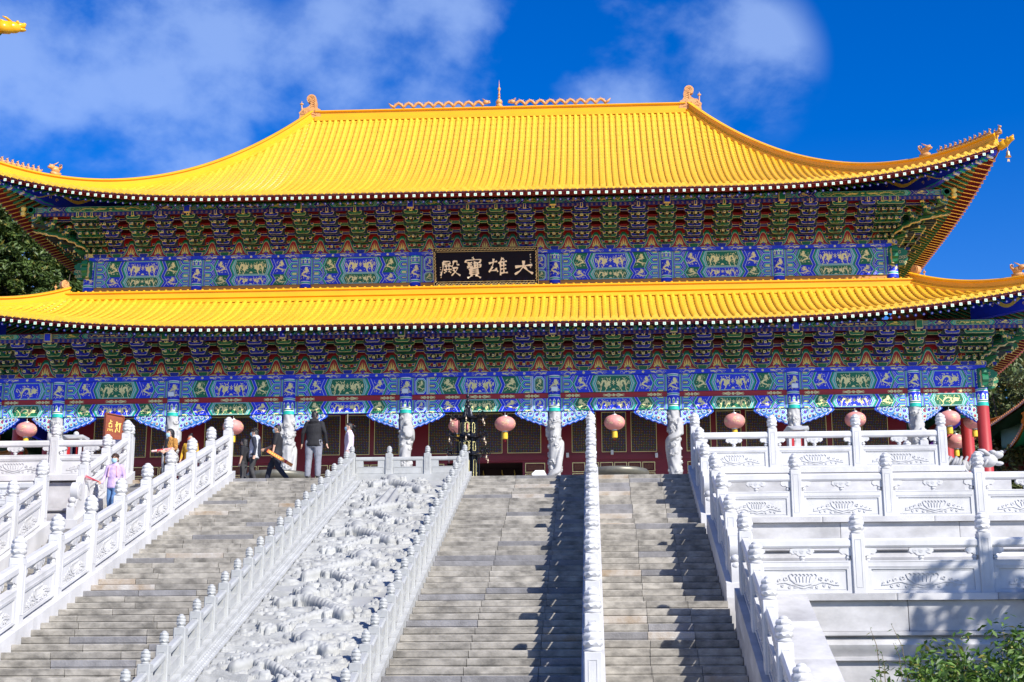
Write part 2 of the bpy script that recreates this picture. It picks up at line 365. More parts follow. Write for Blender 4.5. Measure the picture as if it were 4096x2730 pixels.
for s, w in ((1, 'right'), (-1, 'left')):
    xs = sorted((s*7.95, s*34.0))
    terrace('middle stone terrace to the %s of the stairs with carved railing on its edge' % w, xs[0], xs[1], Y2, 36, Z2, Z3)
    terrace('lowest stone terrace to the %s of the stairs with moulded grey wall' % w, xs[0], xs[1], Y3, Y2+2, Z3, GROUND)
hb = thing('stone_terrace', 'low stone base that carries the painted hall', 'terrace', (0, 12, 0))
g = MB(); g.box(-25.6, 25.6, -3.0, 31.5, -2.0, 0.35); mk('core', g, marble_old, hb, loc=(0, 12, -1))

# ================================================================== stairs
def staircase(label, x0, x1, noz, rise, joints, seed, group=None):
    t = thing('stone_staircase', label, 'staircase', ((x0+x1)/2, noz[-1][0], noz[-1][1]), group)
    rr = random.Random(seed)
    for i, (y, z) in enumerate(noz):
        back = noz[i-1][0]+0.06 if i else y+0.7
        h = rise if i+1 >= len(noz) else noz[i][1]-noz[i+1][1]
        if joints: cuts = [x0]+[q+rr.uniform(-.02, .02) for q in joints]+[x1]
        else:
            cuts = [x0]; x = x0-rr.uniform(0, 0.75)
            while True:
                x += rr.uniform(1.05, 1.45)
                if x > x1-0.3: break
                if x > x0+0.25: cuts.append(x)
            cuts.append(x1)
        for p, q in zip(cuts[:-1], cuts[1:]):
            u = rr.random(); m = step_dark if u < 0.12 else step_rust if u < 0.17 else step_m
            dy = rr.uniform(-.008, .008)
            hw_, hy_ = (q-p-0.010)/2, (back-y)/2; e = 0.012; sg = MB()
            sg.prism([(-hy_+.012, -h/2+.004), (-hy_+.012, -h/2+.03), (-hy_, -h/2+.04), (-hy_, h/2-e), (-hy_+e, h/2), (hy_, h/2), (hy_, -h/2+.004)], -hw_, hw_, axis='x')
            put('step_slab', sg.mesh('step_slab', m), t, ((p+q)/2, (y+back)/2+dy, z-h/2+rr.uniform(-.003, .003)))
    g = MB()
    pts = [(y+0.03, z-0.03) for y, z in noz]
    prof = []
    for i, (y, z) in enumerate(noz):
        prof.append((y+0.05, z-0.02)); prof.append((y+0.05, (noz[i+1][1] if i+1 < len(noz) else z-rise)-0.02))
    prof = [(noz[0][0]+0.75, noz[0][1]-0.02)]+prof+[(noz[-1][0]+0.05, GROUND-0.3), (noz[0][0]+0.75, GROUND-0.3)]
    g.prism(prof, x0+0.002, x1-0.002, axis='x'); mk('core', g, step_dark, t, loc=((x0+x1)/2, (noz[0][0]+noz[-1][0])/2, -4))
    return t
inner = [(YP-RUN*i, -RISE*i) for i in range(53)]
XR, XW0, XW1, XO = 1.70, 4.745, 5.10, 7.50
staircase('wide grey stone stairs on the right between the dragon ramp and the white railing', XR, XW0, inner, RISE, [2.92, 4.08], 3)
staircase('wide grey stone stairs on the left between the white railing and the dragon ramp', -XW0, -XR, inner, RISE, None, 4)
oq = 0.16
f1 = [(YP-0.37*i, -oq*i) for i in range(12)]
f2 = [(-30.9-0.35*i, Z2-oq*i) for i in range(13)]
f3 = [(-36.15-0.37*i, Z3-oq*i) for i in range(22)]
staircase('narrow outer stairs on the right with landings beside the terraces', XW1, XO, f1+f2+f3, oq, [5.92, 6.75], 8)
staircase('narrow outer stairs on the left where a person in lilac walks down', -XO, -XW1, f1+f2+f3, oq, [-6.75, -5.92], 9)

# ================================================================== balustrades
def finial_mb(s=1.0, n=16):
    g = MB(); prof = [(0.085, 0, 0), (0.122, 0.005, 0), (0.126, 0.025, 0), (0.098, 0.04, 0), (0.098, 0.055, 0), (0.128, 0.085, 1), (0.134, 0.12, 1), (0.120, 0.145, 0), (0.127, 0.16, 1), (0.134, 0.20, 1), (0.125, 0.235, 1), (0.108, 0.25, 0), (0.118, 0.262, 1), (0.115, 0.295, 1), (0.095, 0.325, 1), (0.07, 0.335, 0), (0.072, 0.35, 0), (0.045, 0.375, 0), (0.0, 0.385, 0)]
    V = []
    for i, (r, z, w) in enumerate(prof):
        for j in range(n):
            th = 2*math.pi*(j+(0.5 if (i//3) % 2 else 0))/n; q = r*(1+(0.05 if j % 2 else -0.05)*w); V.append((q*math.cos(th)*s, q*math.sin(th)*s, z*s))
    k = len(prof); F = [(i*n+j, i*n+(j+1) % n, (i+1)*n+(j+1) % n, (i+1)*n+j) for i in range(k-1) for j in range(n)]
    g.add(V, F); return g
FIN = finial_mb().mesh('finial', marble, 40)
def post_mesh(w, h, m, name='post'):
    g = MB(); g.rbox(-w/2, w/2, -w/2, w/2, -0.12, h, 0.012)
    for q in range(4):
        st = len(g.v); e = 0.006
        x0, x1, z0, z1 = -w*0.26, w*0.26, 0.1, h-0.1
        for (p0, p1, r0, r1) in ((x0, x0+.012, z0, z1), (x1-.012, x1, z0, z1), (x0+.012, x1-.012, z1-.012, z1), (x0+.012, x1-.012, z0, z0+.012)):
            g.box(p0, p1, -w/2-e, -w/2+0.004, r0, r1)
        g.xf(Matrix.Rotation(R(90*q), 4, 'Z'), st)
    return g.mesh(name, m)
POST = post_mesh(0.235, 1.07, marble)
def cloud_pts(w, z0, z1):
    h = z1-z0; q = [(-.5, .92), (-.52, .55), (-.40, .22), (-.27, .30), (-.16, .05), (0, .0), (.16, .05), (.27, .30), (.40, .22), (.52, .55), (.5, .92), (.3, 1.0), (-.3, 1.0)]
    return [(x*w, z0+zz*h) for x, zz in q]
PAN, CARV = {}, {}
def panel_mesh(L_, sl):
    key = (round(L_, 3), round(sl, 3))
    if key in PAN: return PAN[key], CARV[key]
    g = MB()
    g.box(0, L_, -0.05, 0.05, 0, 0.585)
    for y0, y1 in ((-0.075, -0.05), (0.05, 0.075)):
        g.box(0, L_, y0, y1, 0.0, 0.05); g.box(0, L_, y0, y1, 0.43, 0.585); g.box(0, 0.10, y0, y1, 0.05, 0.43); g.box(L_-0.10, L_, y0, y1, 0.05, 0.43)
        s_ = -1 if y0 < 0 else 1; yy = s_*0.075
        for z in (0.455, 0.475, 0.56): g.box(0.06, L_-0.06, min(yy, yy+s_*0.007), max(yy, yy+s_*0.007), z, z+0.012)
        for z0, z1 in ((0.07, 0.082), (0.40, 0.412)): g.box(0.13, L_-0.13, min(s_*.05, s_*.057), max(s_*.05, s_*.057), z0, z1)
    st = len(g.v)
    g.prism([(-.062, .815), (.062, .815), (.085, .85), (.085, .94), (.05, .985), (-.05, .985), (-.085, .94), (-.085, .85)], 0, L_, axis='x')
    half = [(0, .67), (.16*.42, .677), (.27*.42, .7135), (.40*.42, .702), (.52*.42, .75), (.5*.42, .803), (.3*.42, .815), (0, .815)]
    for cx in (L_/2, 0.0, L_):
        P = cloud_pts(0.42, 0.67, 0.815) if cx == L_/2 else half if cx == 0.0 else [(-x, z) for x, z in half]
        g.prism([(cx+x, z) for x, z in P], -0.055, 0.055)
        if cx == L_/2: 
            g.lathe([(0.03, 0.58), (0.045, 0.595), (0.035, 0.605), (0.055, 0.63), (0.05, 0.66), (0.03, 0.685)], 10, (cx, 0, 0))
            for dx in (-0.11, 0.0, 0.11):
                for yy in (-0.055, 0.055): g.ribbon(spiral(cx+dx, 0.755, 0.045, 0.008, 90, 1.2*(1 if dx <= 0 else -1), 12), 0.012, yy-(0.008 if yy < 0 else -0.008), 0)
        else: g.lathe([(0.03, 0.58), (0.045, 0.595), (0.035, 0.605), (0.055, 0.63), (0.05, 0.66), (0.03, 0.685)], 8, (cx+(0.06 if cx == 0 else -0.06), 0, 0))
    g.fn(lambda x, y, z: (x, y, z+sl*x))
    cg = MB(); cx, cz = L_/2, 0.24; k = min(1.0, (L_-0.3)/1.7)
    for yy, s_ in ((-0.05, -1), (0.05, 1)):
        y = yy+s_*0.016; th = -s_*0.014
        W = lambda p: [(cx+x*k, cz+z) for x, z in p]
        cg.ribbon(W([(-.30, .10), (-.26, .02), (-.16, -.055), (0, -.085), (.16, -.055), (.26, .02), (.30, .10)]), [.012, .022, .03, .034, .03, .022, .012], y, 0, th)
        for q in range(7):
            x0 = -.24+.08*q; cg.ribbon(W(arc(x0, .085, .04, 0, 180, 6, 0.9)), 0.016, y, 0, th)
        for q in range(5): cg.ribbon(W([(-.16+.08*q, .075), (-.13+.065*q, -.03)]), .012, y, 0, th)
        for sx in (-1, 1):
            S2 = lambda p: W([(sx*x, z) for x, z in p])
            cg.ribbon(S2([(.12, -.10), (.25, -.07), (.38, -.03), (.50, -.04), (.62, -.075), (.74, -.09)]), [.01, .03, .028, .03, .024, .012], y, 0, th)
            for (px, pz, r, a0) in ((.37, .025, .045, 200), (.50, .0, .038, 180), (.60, -.03, .036, 170), (.70, -.06, .028, 150), (.43, -.085, .03, 20), (.55, -.105, .028, 20), (.28, -.115, .03, 20)):
                cg.ribbon(S2(spiral(px, pz, r, r*0.3, a0, -1.1, 9)), .02, y, 0, th)
        cg.ribbon(W([(-.2, -.125), (-.1, -.115), (0, -.14), (.1, -.115), (.2, -.125)]), .02, y, 0, th)
    cg.fn(lambda x, y, z: (x, y, z+sl*x))
    PAN[key] = g.mesh('panel', marble); CARV[key] = cg.mesh('carving', marble)
    return PAN[key], CARV[key]
def add_post(t, x, y, z, me=POST, fin=FIN, h=1.07):
    p = put('post', me, t, (x, y, z)); put('finial', fin, p, (x, y, z+h)); return p
def balustrade(label, pts, sl=0.0, group=None, ends=True, name='stone_balustrade'):
    """pts: post feet in order; panels run between them"""
    t = thing(name, label, 'railing', pts[0], group)
    for x, y, z in pts: add_post(t, x, y, z)
    for (x0, y0, z0), (x1, y1, z1) in zip(pts[:-1], pts[1:]):
        d = math.hypot(x1-x0, y1-y0); ang = math.atan2(y1-y0, x1-x0); hw = 0.1175
        me, cv = panel_mesh(d-2*hw, (z1-z0)/d)
        ux, uy = (x1-x0)/d, (y1-y0)/d; s_ = (z1-z0)/d
        L0 = (x0+ux*hw, y0+uy*hw, z0+s_*hw)
        p = put('panel', me, t, L0, rot=(0, 0, ang)); q = put('carving', cv, p, (0, 0, 0), local=True)
    return t
def plinth(t, x0, x1, pts, h, drop=0.35, cut=1.79, m=marble):
    """sloping kerb stones under a stair balustrade; pts = (Y, z) of the top surface, upper end first"""
    (ya, za), (yb_, zb_) = pts; n = max(1, round((ya-yb_)/cut)); s_ = (za-zb_)/(ya-yb_)
    for i in range(n):
        y0 = ya-(ya-yb_)*i/n-0.004; y1 = ya-(ya-yb_)*(i+1)/n+0.004
        g = MB(); g.prism([(y0, za-s_*(ya-y0)), (y1, za-s_*(ya-y1)), (y1, za-s_*(ya-y1)-drop), (y0, za-s_*(ya-y0)-drop)], x0, x1, axis='x')
        mk('kerb_stone', g, m, t, loc=((x0+x1)/2, (y0+y1)/2, za-s_*(ya-(y0+y1)/2)))
for s, w in ((1, 'right'), (-1, 'left')):
    pz = lambda y: SL*(y-YP)+0.17
    pts = [(s*4.9225, -25.55-1.79*i, pz(-25.55-1.79*i)+0.07) for i in range(12)]
    tb = balustrade('long white carved railing running down between the two flights on the %s' % w, pts)
    plinth(tb, min(s*XW0, s*XW1), max(s*XW0, s*XW1), [(-25.3, pz(-25.3)), (-46.5, pz(-46.5))], 0.2, 0.45)
    g = MB(); g.prism([(-25.3, pz(-25.3)-.3), (-46.5, pz(-46.5)-.3), (-46.5, GROUND-.2), (-25.3, GROUND-.2)], min(s*XW0, s*XW1)+.01, max(s*XW0, s*XW1)-.01, axis='x'); mk('core', g, marble_old, tb, loc=(s*4.92, -36, -4))
    # outer railings, three runs with a landing after each
    xo = s*7.70
    for k, (ys, z0, nm, dr) in enumerate((([-25.6, -27.2, -28.8], 0.18, 'top', 0.42), ([-31.6, -33.3, -35.0], -1.86, 'middle', 0.41), ([-37.75, -39.5, -41.2, -42.9, -44.6, -46.3], -3.93, 'lowest', 0.42))):
        pts = [(xo, y, z0+dr*(y-ys[0])) for y in ys]
        tb = balustrade('%s run of the white outer stair railing on the %s side' % (nm, w), pts)
        x_in, x_out = s*XO, s*(7.93 if k < 2 else 8.75)
        ya = ys[0]+0.25; yb_ = ys[-1]-0.9
        plinth(tb, min(x_in, x_out), max(x_in, x_out), [(ya, z0+dr*(ya-ys[0])-0.03), (yb_, z0+dr*(yb_-ys[0])-0.03)], 0.2, 0.40, 1.7, marble if k < 2 else marble_old)
        zA = z0+dr*(ya-ys[0])-0.3; zB = z0+dr*(yb_-ys[0])-0.3
        g = MB(); g.prism([(ya, zA), (yb_, zB), (yb_, GROUND-.2), (ya, GROUND-.2)], min(x_in, x_out)+.008, max(x_in, x_out)-.008, axis='x'); mk('core', g, marble_old, tb, loc=(xo, ys[1], -4))
        if k < 2:                                             # drum stone closing the run
            dg = MB(); y0 = ys[-1]-0.12; zz = z0+dr*(y0-ys[0])
            pr_ = [(y0, zz-.02), (y0, zz+0.78), (y0-.10, zz+.80), (y0-.19, zz+.70), (y0-.24, zz+.60)]+[(y0-.36+.24*math.cos(R(t_)), zz+.38+.24*math.sin(R(t_))) for t_ in (60, 90, 120, 150, 180, 210, 235)]+[(y0-.60, zz+.06), (y0-.72, zz+.05), (y0-.76, zz-.10), (y0-.74, zz-.34)]
            dg.prism(pr_, xo-0.09, xo+0.09, axis='x')
            for sx in (-1, 1):
                for r0, r1, e in ((0.20, 0.17, .014), (0.10, 0.0, .02)):
                    dg.add([(xo+sx*(.09+e), y0-.36+r0*math.cos(R(q*22.5)), zz+.38+r0*math.sin(R(q*22.5))) for q in range(16)]+[(xo+sx*.085, y0-.36+(r0+.015)*math.cos(R(q*22.5)), zz+.38+(r0+.015)*math.sin(R(q*22.5))) for q in range(16)],
                           [tuple(range(16))]+[(q, (q+1) % 16, 16+(q+1) % 16, 16+q) for q in range(16)])
            dg.ball((xo, y0-.66, zz+.13), (.10, .10, .085)); dg.ball((xo, y0-.66, zz-.01), (.11, .11, .085))
            mk('drum_stone', dg, marble, tb, loc=(xo, y0, zz), smooth=35)
    # railings along the terrace edges
    balustrade('carved white railing on the top platform edge at the %s, three panels long' % w, [(s*7.72, -25.3, 0.15), (s*9.78, -25.3, 0.15), (s*12.0, -25.3, 0.15), (s*14.25, -25.3, 0.15)][::s])
    balustrade('carved white railing on the middle terrace at the %s' % w, [(s*x, -31.65, -1.91) for x in (7.72, 9.48, 11.5, 13.52, 15.55, 17.6, 19.6)][::s])
    balustrade('carved white railing on the lowest terrace at the %s, stained grey on top' % w, [(s*x, -37.72, -3.985) for x in (7.72, 9.72, 11.98, 14.2, 16.4)][::s])
    balustrade('white railing going back along the %s side of the top platform' % w, [(s*14.25, -25.3+2.2*q, 0.15) for q in range(1, 6)])
# ================================================================== dragon ramp with its granite railings
FIN2 = finial_mb(0.56, 12).mesh('finial', granite, 40)
POST2 = post_mesh(0.19, 0.54, granite)
ramp = thing('dragon_ramp', 'long carved stone ramp of coiling dragons and clouds up the middle of the stairs', 'ramp', (0, -36, SL*(-36-YP)))
pl = lambda y: SL*(y-YP)
ca = math.atan(SL); YE = -46.6
g = MB(); g.prism([(-25.2, 0.0-0.02), (YE, pl(YE)-0.02), (YE, GROUND-.2), (-25.2, GROUND-.2)], -1.70, 1.70, axis='x'); mk('core', g, granite, ramp, loc=(0, -36, -4))
# relief field: height over the ramp plane, u across, v down the slope
nu, nv = 180, 1350
U = np.linspace(-1.13, 1.13, nu); LEN = (25.75-YE*-1)/-1
V0, V1 = 0.0, (-(YE)-25.95)/math.cos(ca)
Vv = np.linspace(V0, V1, nv); UU, VV = np.meshgrid(U, Vv)
rs = np.random.RandomState(11); H = np.zeros_like(UU)
def stamp(px, pz, rad, fn_):
    i0, i1 = np.searchsorted(Vv, (pz-rad, pz+rad)); j0, j1 = np.searchsorted(U, (px-rad, px+rad))
    if i1 <= i0 or j1 <= j0: return
    du = UU[i0:i1, j0:j1]-px; dv = VV[i0:i1, j0:j1]-pz
    H[i0:i1, j0:j1] = np.maximum(H[i0:i1, j0:j1], fn_(du, dv))
def wob(n_, f0, f1):                                          # smooth random field
    o_ = np.zeros_like(UU)
    for _ in range(n_): ku, kv, ph = rs.uniform(-f1, f1), rs.uniform(-f0, f0), rs.uniform(0, 6.28); o_ += np.sin(ku*UU+kv*VV+ph)
    return o_/math.sqrt(n_)
flow = VV*3.1+0.55*wob(7, 2.2, 3.2)+0.20*wob(7, 6.0, 8.0)       # flowing cloud bands, bare ground between them
band = np.abs((flow % 1.0)-0.5)*2
cover = wob(8, 2.6, 3.4)
H = np.where(cover > -0.55, 0.055*np.clip(1.25-band*1.35, 0, 1)**0.7+0.012*np.tanh(2*np.cos(band*19.0))*(band < 0.85), 0.0)
H += 0.008*np.clip(wob(9, 16, 20), -1, 1)*(H > 0.02)
for q in range(330):                                          # cloud scrolls
    px = rs.uniform(-1.1, 1.1); pz = rs.uniform(0, V1); r = rs.uniform(0.08, 0.19); sg = rs.choice((-1, 1)); ph = rs.uniform(0, 6.28); el = rs.uniform(1.0, 1.7)
    def cl(du, dv, r=r, sg=sg, ph=ph, el=el):
        d = np.hypot(du/el, dv); th = np.arctan2(dv, du/el)
        w = np.tanh(2.6*np.sin(d/r*7.0+sg*th+ph))
        return np.where(d < r, 0.050+0.026*w*(1-(d/r)**4)+0.03*(1-d/r), 0)
    stamp(px, pz, r*el, cl)
def dragon_path(v0, flip, ln):
    t = np.linspace(0, 1, 140)
    u_ = flip*(0.72*np.sin(t*2*math.pi*1.35+0.4)*(1-0.25*t)); v_ = v0+ln*t+0.30*np.sin(t*2*math.pi*2.7)
    return t, u_, v_
v0 = 0.55
for q in range(7):                                            # seven dragons, one below another
    t, pu, pv = dragon_path(v0, 1 if q % 2 else -1, 2.25)
    s_len = np.cumsum(np.hypot(np.gradient(pu), np.gradient(pv)))
    for i in range(0, len(t), 2):                             # clear a groove round the body first
        j0, j1 = np.searchsorted(U, (pu[i]-.19, pu[i]+.19)); i0, i1 = np.searchsorted(Vv, (pv[i]-.19, pv[i]+.19))
        if i1 > i0 and j1 > j0:
            dd_ = np.hypot(UU[i0:i1, j0:j1]-pu[i], VV[i0:i1, j0:j1]-pv[i]); H[i0:i1, j0:j1] = np.minimum(H[i0:i1, j0:j1], np.where(dd_ < .165, 0.006, 9))
    for i in range(len(t)):
        r = 0.125*(0.55+0.45*math.sin(math.pi*min(1, t[i]*1.1+0.12))) if t[i] < 0.93 else 0.05
        sc = 0.016*math.sin(s_len[i]*46)
        def bd(du, dv, r=r, sc=sc):
            d = np.hypot(du, dv); return np.where(d < r, 0.05+1.05*np.sqrt(np.clip(r*r-d*d, 0, None))+sc*np.clip(np.cos(du*40), -.3, 1), 0)
        stamp(pu[i], pv[i], r, bd)
    for i in (28, 58, 88, 112):                               # legs and claws
        for sg in (-1, 1):
            for k in range(5):
                def lg(du, dv, r=0.075-0.008*k):
                    d = np.hypot(du, dv); return np.where(d < r, 0.08+1.1*np.sqrt(np.clip(r*r-d*d, 0, None)), 0)
                stamp(pu[i]+sg*(0.10+0.055*k), pv[i]+0.06*k*(1 if k < 3 else -1), 0.09, lg)
    hu, hv = pu[0], pv[0]                                     # head with brow, snout, horns
    for du_, dv_, r in ((0, 0, .17), (0.0, .15, .13), (-.13, .02, .09), (.13, .02, .09), (-.09, .28, .07), (.09, .28, .07), (-.22, -.15, .07), (.22, -.15, .07), (-.29, -.25, .055), (.29, -.25, .055)):
        def hd(du, dv, r=r):
            d = np.hypot(du, dv); return np.where(d < r, 0.13+0.75*np.sqrt(np.clip(r*r-d*d, 0, None)), 0)
        stamp(hu+du_, hv+dv_, r, hd)
    v0 += 2.95
water = (abs(UU+0.05) < 0.10+0.22*np.clip((VV-2.0)/1.6, 0, 1)) & (VV > 2.0) & (VV < 3.9)
H = np.where(water, 0.16+0.025*np.sin(UU*46/(0.6+VV*0.3)), H)
edge = np.clip((1.13-abs(UU))/0.03, 0, 1); H *= edge*1.1
nrm = np.array((0, -math.sin(ca), math.cos(ca))); dn = np.array((0, -math.cos(ca), -math.sin(ca)))
org = np.array((0, -25.95, pl(-25.95)-0.035))
G = org+UU[..., None]*np.array((1, 0, 0))+VV[..., None]*dn+H[..., None]*nrm
g = MB(); g.grid(G, flip=True); mk('dragon_relief', g, relief_m, ramp, loc=tuple(org), smooth=True)
for s in (-1, 1):                                             # studded border strips
    g = MB(); vv = 0.0
    x0, x1 = sorted((s*1.14, s*1.36))
    P = lambda u, v, h: tuple(org+np.array((u, 0, 0))+v*dn+h*nrm)
    g.add([P(x0, 0, .0), P(x1, 0, .0), P(x1, V1, .0), P(x0, V1, .0), P(x0, 0, .035), P(x1, 0, .035), P(x1, V1, .035), P(x0, V1, .035)], [(4, 7, 6, 5), (0, 1, 5, 4), (1, 2, 6, 5), (2, 3, 7, 6), (3, 0, 4, 7)])
    v = 0.07
    while v < V1:
        for k in (0, 1):
            cx = x0+0.065+0.09*k; vz = v+0.05*k
            ring = [P(cx+0.028*math.cos(R(60*q)), vz+0.04*math.sin(R(60*q)), .035) for q in range(6)]+[P(cx, vz, .055)]
            g.add(ring, [((q+1) % 6, q, 6) for q in range(6)])
        v += 0.11
    mk('studded_border', g, granite, ramp, loc=(s*1.25, -36, pl(-36)))
def small_panel(L_, sl, slot=0.36):
    g = MB(); th = 0.05
    g.box(0, L_, -th, th, -0.06, 0.185)
    x0, x1 = L_/2-slot/2, L_/2+slot/2
    g.box(0, x0, -th, th, 0.185, 0.35); g.box(x1, L_, -th, th, 0.185, 0.35)
    g.prism([(-.055, .35), (.055, .35), (.065, .37), (.065, .42), (.04, .45), (-.04, .45), (-.065, .42), (-.065, .37)], 0, L_, axis='x')
    for sx in (-1, 1):
        y0, y1 = sorted((sx*th, sx*(th+.008)))
        for (p0, p1, z0, z1) in ((.04, L_-.04, .0, .015), (.04, L_-.04, .165, .18), (.04, .055, .015, .165), (L_-.055, L_-.04, .015, .165)): g.box(p0, p1, y0, y1, z0, z1)
    g.fn(lambda x, y, z: (x, y, z+sl*x)); return g
SP = small_panel(0.90-0.19, SL, 0.42).mesh('panel', granite)
for s, w in ((1, 'right'), (-1, 'left')):
    tb = thing('granite_balustrade', 'low grey granite railing with closely set posts along the %s edge of the dragon ramp' % w, 'railing', (s*1.53, -25.5, 0))
    for i in range(23):
        y = -25.5-0.9*i; z = pl(y)+0.10
        p = put('post', POST2, tb, (s*1.53, y, z)); put('finial', FIN2, p, (s*1.53, y, z+0.54))
        if i < 22: put('panel', SP, tb, (s*1.53, y-0.095-0.71, pl(y-0.095-0.71)+0.10), rot=(0, 0, R(90)))
    plinth(tb, min(s*1.36, s*1.70), max(s*1.36, s*1.70), [(-25.3, pl(-25.3)+0.085), (YE, pl(YE)+0.085)], 0.1, 0.25, 0.9, granite)
tb = thing('granite_balustrade', 'short grey granite railing across the head of the dragon ramp', 'railing', (0, -25.45, 0))
SPF = small_panel(1.04-0.19, 0.0, 0.42).mesh('panel', granite)
for i, x in enumerate((-0.52, 0.52)):
    p = put('post', POST2, tb, (x, -25.45, 0.10)); put('finial', FIN2, p, (x, -25.45, 0.64))
for x in (-1.425, -0.425, 0.615): put('panel', SPF, tb, (x, -25.45, 0.10), scale=(1.0 if abs(x) < .5 else 0.95, 1, 1))
g = MB(); g.box(-1.43, 1.43, -25.62, -25.3, -0.15, 0.06); mk('kerb_stone', g, granite, tb, loc=(0, -25.45, 0))
# ================================================================== the hall
hall = thing('temple_hall', 'large two-roofed temple hall with yellow tiles and blue and green painted beams', 'temple', (0, 13.7, 0.35))
zu = np.polyfit([-0.85, 0.5, 2, 4, 6.35, 7.1, 7.85, 8.6, 9.4, 10.2, 11, 11.9, 12.7, 13.7], [16.72, 17.16, 17.72, 18.55, 19.80, 20.25, 20.72, 21.33, 21.97, 22.64, 23.32, 24.2, 25.1, 26.22], 4)
zl = np.polyfit([-3.15, -1.5, 0, 1, 1.9, 2.2], [9.97, 10.56, 11.22, 11.78, 12.38, 12.6], 3)
class Slope:
    def __init__(s, uA, tA, uB, tB, Zf, A, u0, p, span, place): s.uA, s.tA, s.uB, s.tB, s.Zf, s.A, s.u0, s.p, s.span, s.place = uA, tA, uB, tB, Zf, A, u0, p, span, place
    def q(s, u): return max(0.0, (abs(u)-s.u0)/(s.uB-s.u0))
    def lift(s, u): return s.A*s.q(u)**s.p
    def te(s, u): return s.tB*s.q(u)**2.2
    def tt(s, u): return s.tA if abs(u) <= s.uA else s.tA+(abs(u)-s.uA)/(s.uB-s.uA)*(s.tB-s.tA)
    def z(s, u, t): return float(s.Zf(max(t, 0))+min(t, 0)*0.3+s.lift(u)*min(1.0, max(0.0, 1-t/s.span)))
    def P(s, u, t, dz=0.0): x, y = s.place(u, t); return np.array((x, y, s.z(u, t)+dz))
    def hip(s, f): u = s.uA+(s.uB-s.uA)*f; return u, s.tA+(s.tB-s.tA)*f
XSU, XSL = 22.8, 25.13
yeqU = lambda x: 13.7+(x-10.65)/12.75*(-15.1)
UF = Slope(10.65, 14.55, 23.4, -0.55, lambda t: np.polyval(zu, -0.85+t), 1.65, 9.0, 3.1, 9.5, lambda u, t: (u, -0.85+t))
LF = Slope(19.77, 5.35, 25.8, -0.70, lambda t: np.polyval(zl, -3.15+t), 1.65, 9.0, 2.5, 8.0, lambda u, t: (u, -3.15+t))
def mk_side(sgn, up):
    if up: return Slope(0.0, XSU-10.65, 15.1, XSU-23.4, lambda t: np.polyval(zu, max(-0.85, yeqU(XSU-t))), 1.65, 0.7, 3.1, 9.5, lambda u, t: (sgn*(XSU-t), 13.7+u))
    return Slope(11.5, XSL-19.77, 17.55, XSL-25.8, lambda t: np.polyval(zl, -3.15+t), 1.65, 0.8, 2.5, 8.0, lambda u, t: (sgn*(XSL-t), 13.7+u))
def tile_row(g, S, u, sp, length=0.40, n=6, mi=0, cap=True):
    t0, t1 = S.te(u), S.tt(u)-0.05
    if t1-t0 < 0.2: return False
    k = max(1, round((t1-t0)/length)); R0 = 0.100*sp/0.33
    ux, uy = (np.array(S.place(u+0.01, 1.0))-np.array(S.place(u, 1.0)))/0.01; du = np.array((ux, uy, 0.0))
    V = []; F = []
    for i in range(k):
        for j, rr in ((0, 1.06), (1, 0.94)):
            t = t0+(t1-t0)*(i+j)/k; p = S.P(u, t); q = S.P(u, t+0.05)-p; nn = np.cross(du, q); nn /= np.linalg.norm(nn)
            if nn[2] < 0: nn = -nn
            for m in range(n): th = math.pi*m/(n-1); V.append(p+du*R0*rr*math.cos(th)+nn*(R0*rr*0.72*math.sin(th)+0.010))
    for i in range(2*k-1):
        for m in range(n-1): F.append((i*n+m, (i+1)*n+m, (i+1)*n+m+1, i*n+m+1))
    g.add(V, F, mi)
    if cap:                                                   # round end tile and the drip tile beside it
        p = S.P(u, t0); out = p-S.P(u, t0+0.3); out[2] = 0; out /= np.linalg.norm(out); p = p+out*0.02; up = np.array((0, 0, 1.0))
        c0 = p+up*0.045
        for rad, e in ((R0*1.05, 0.0), (R0*0.70, 0.012)):
            ring = [c0+out*e+rad*(du*math.cos(R(30*q))+up*math.sin(R(30*q))) for q in range(12)]; g.add(ring+[r_-out*0.05 for r_ in ring], [tuple(range(12))]+[(q, 12+q, 12+(q+1) % 12, (q+1) % 12) for q in range(12)], mi)
        m_ = S.P(u+sp/2, S.te(u+sp/2))+out*0.03
        dr = [m_+du*x+up*z for x, z in ((-sp*.42, .03), (-sp*.42, -.01), (-sp*.25, -.045), (-sp*.1, -.06), (0, -.10), (sp*.1, -.06), (sp*.25, -.045), (sp*.42, -.01), (sp*.42, .03))]
        g.add(dr+[q-out*.02 for q in dr], [tuple(range(9)), tuple(range(17, 8, -1))]+[(q, 9+q, 9+(q+1) % 9, (q+1) % 9) for q in range(9)], mi)
    return True
def pan_field(S, sp, course=0.34):
    n = int(S.uB/sp*2); us = [sp*0.5*j for j in range(-n, n+1) if abs(sp*0.5*j) < S.uB-0.02]
    us = [-S.uB+0.01]+us+[S.uB-0.01]; K = int((S.tA)/course); rows = []
    for i in range(K):
        for e, dz in ((0.0, 0.03), (0.98, 0.0)):
            row = []
            for u in us:
                t0, t1 = S.te(u), S.tt(u); t = t0+(t1-t0)*(i+e)/K
                row.append(S.P(u, t, dz-0.02-(0.0 if abs((u/sp) % 1.0) < 0.25 or abs((u/sp) % 1.0) > .75 else 0.012)))
            rows.append(row)
    g = MB(); g.grid(np.array(rows)); return g
RIDGE = [(-.22, -.12), (.22, -.12), (.22, .07), (.16, .11), (.16, .16), (.115, .20), (.115, .40), (.20, .45), (.20, .50), (.10, .56), (0, .585), (-.10, .56), (-.20, .50), (-.20, .45), (-.115, .40), (-.115, .20), (-.16, .16), (-.16, .11), (-.22, .07)]
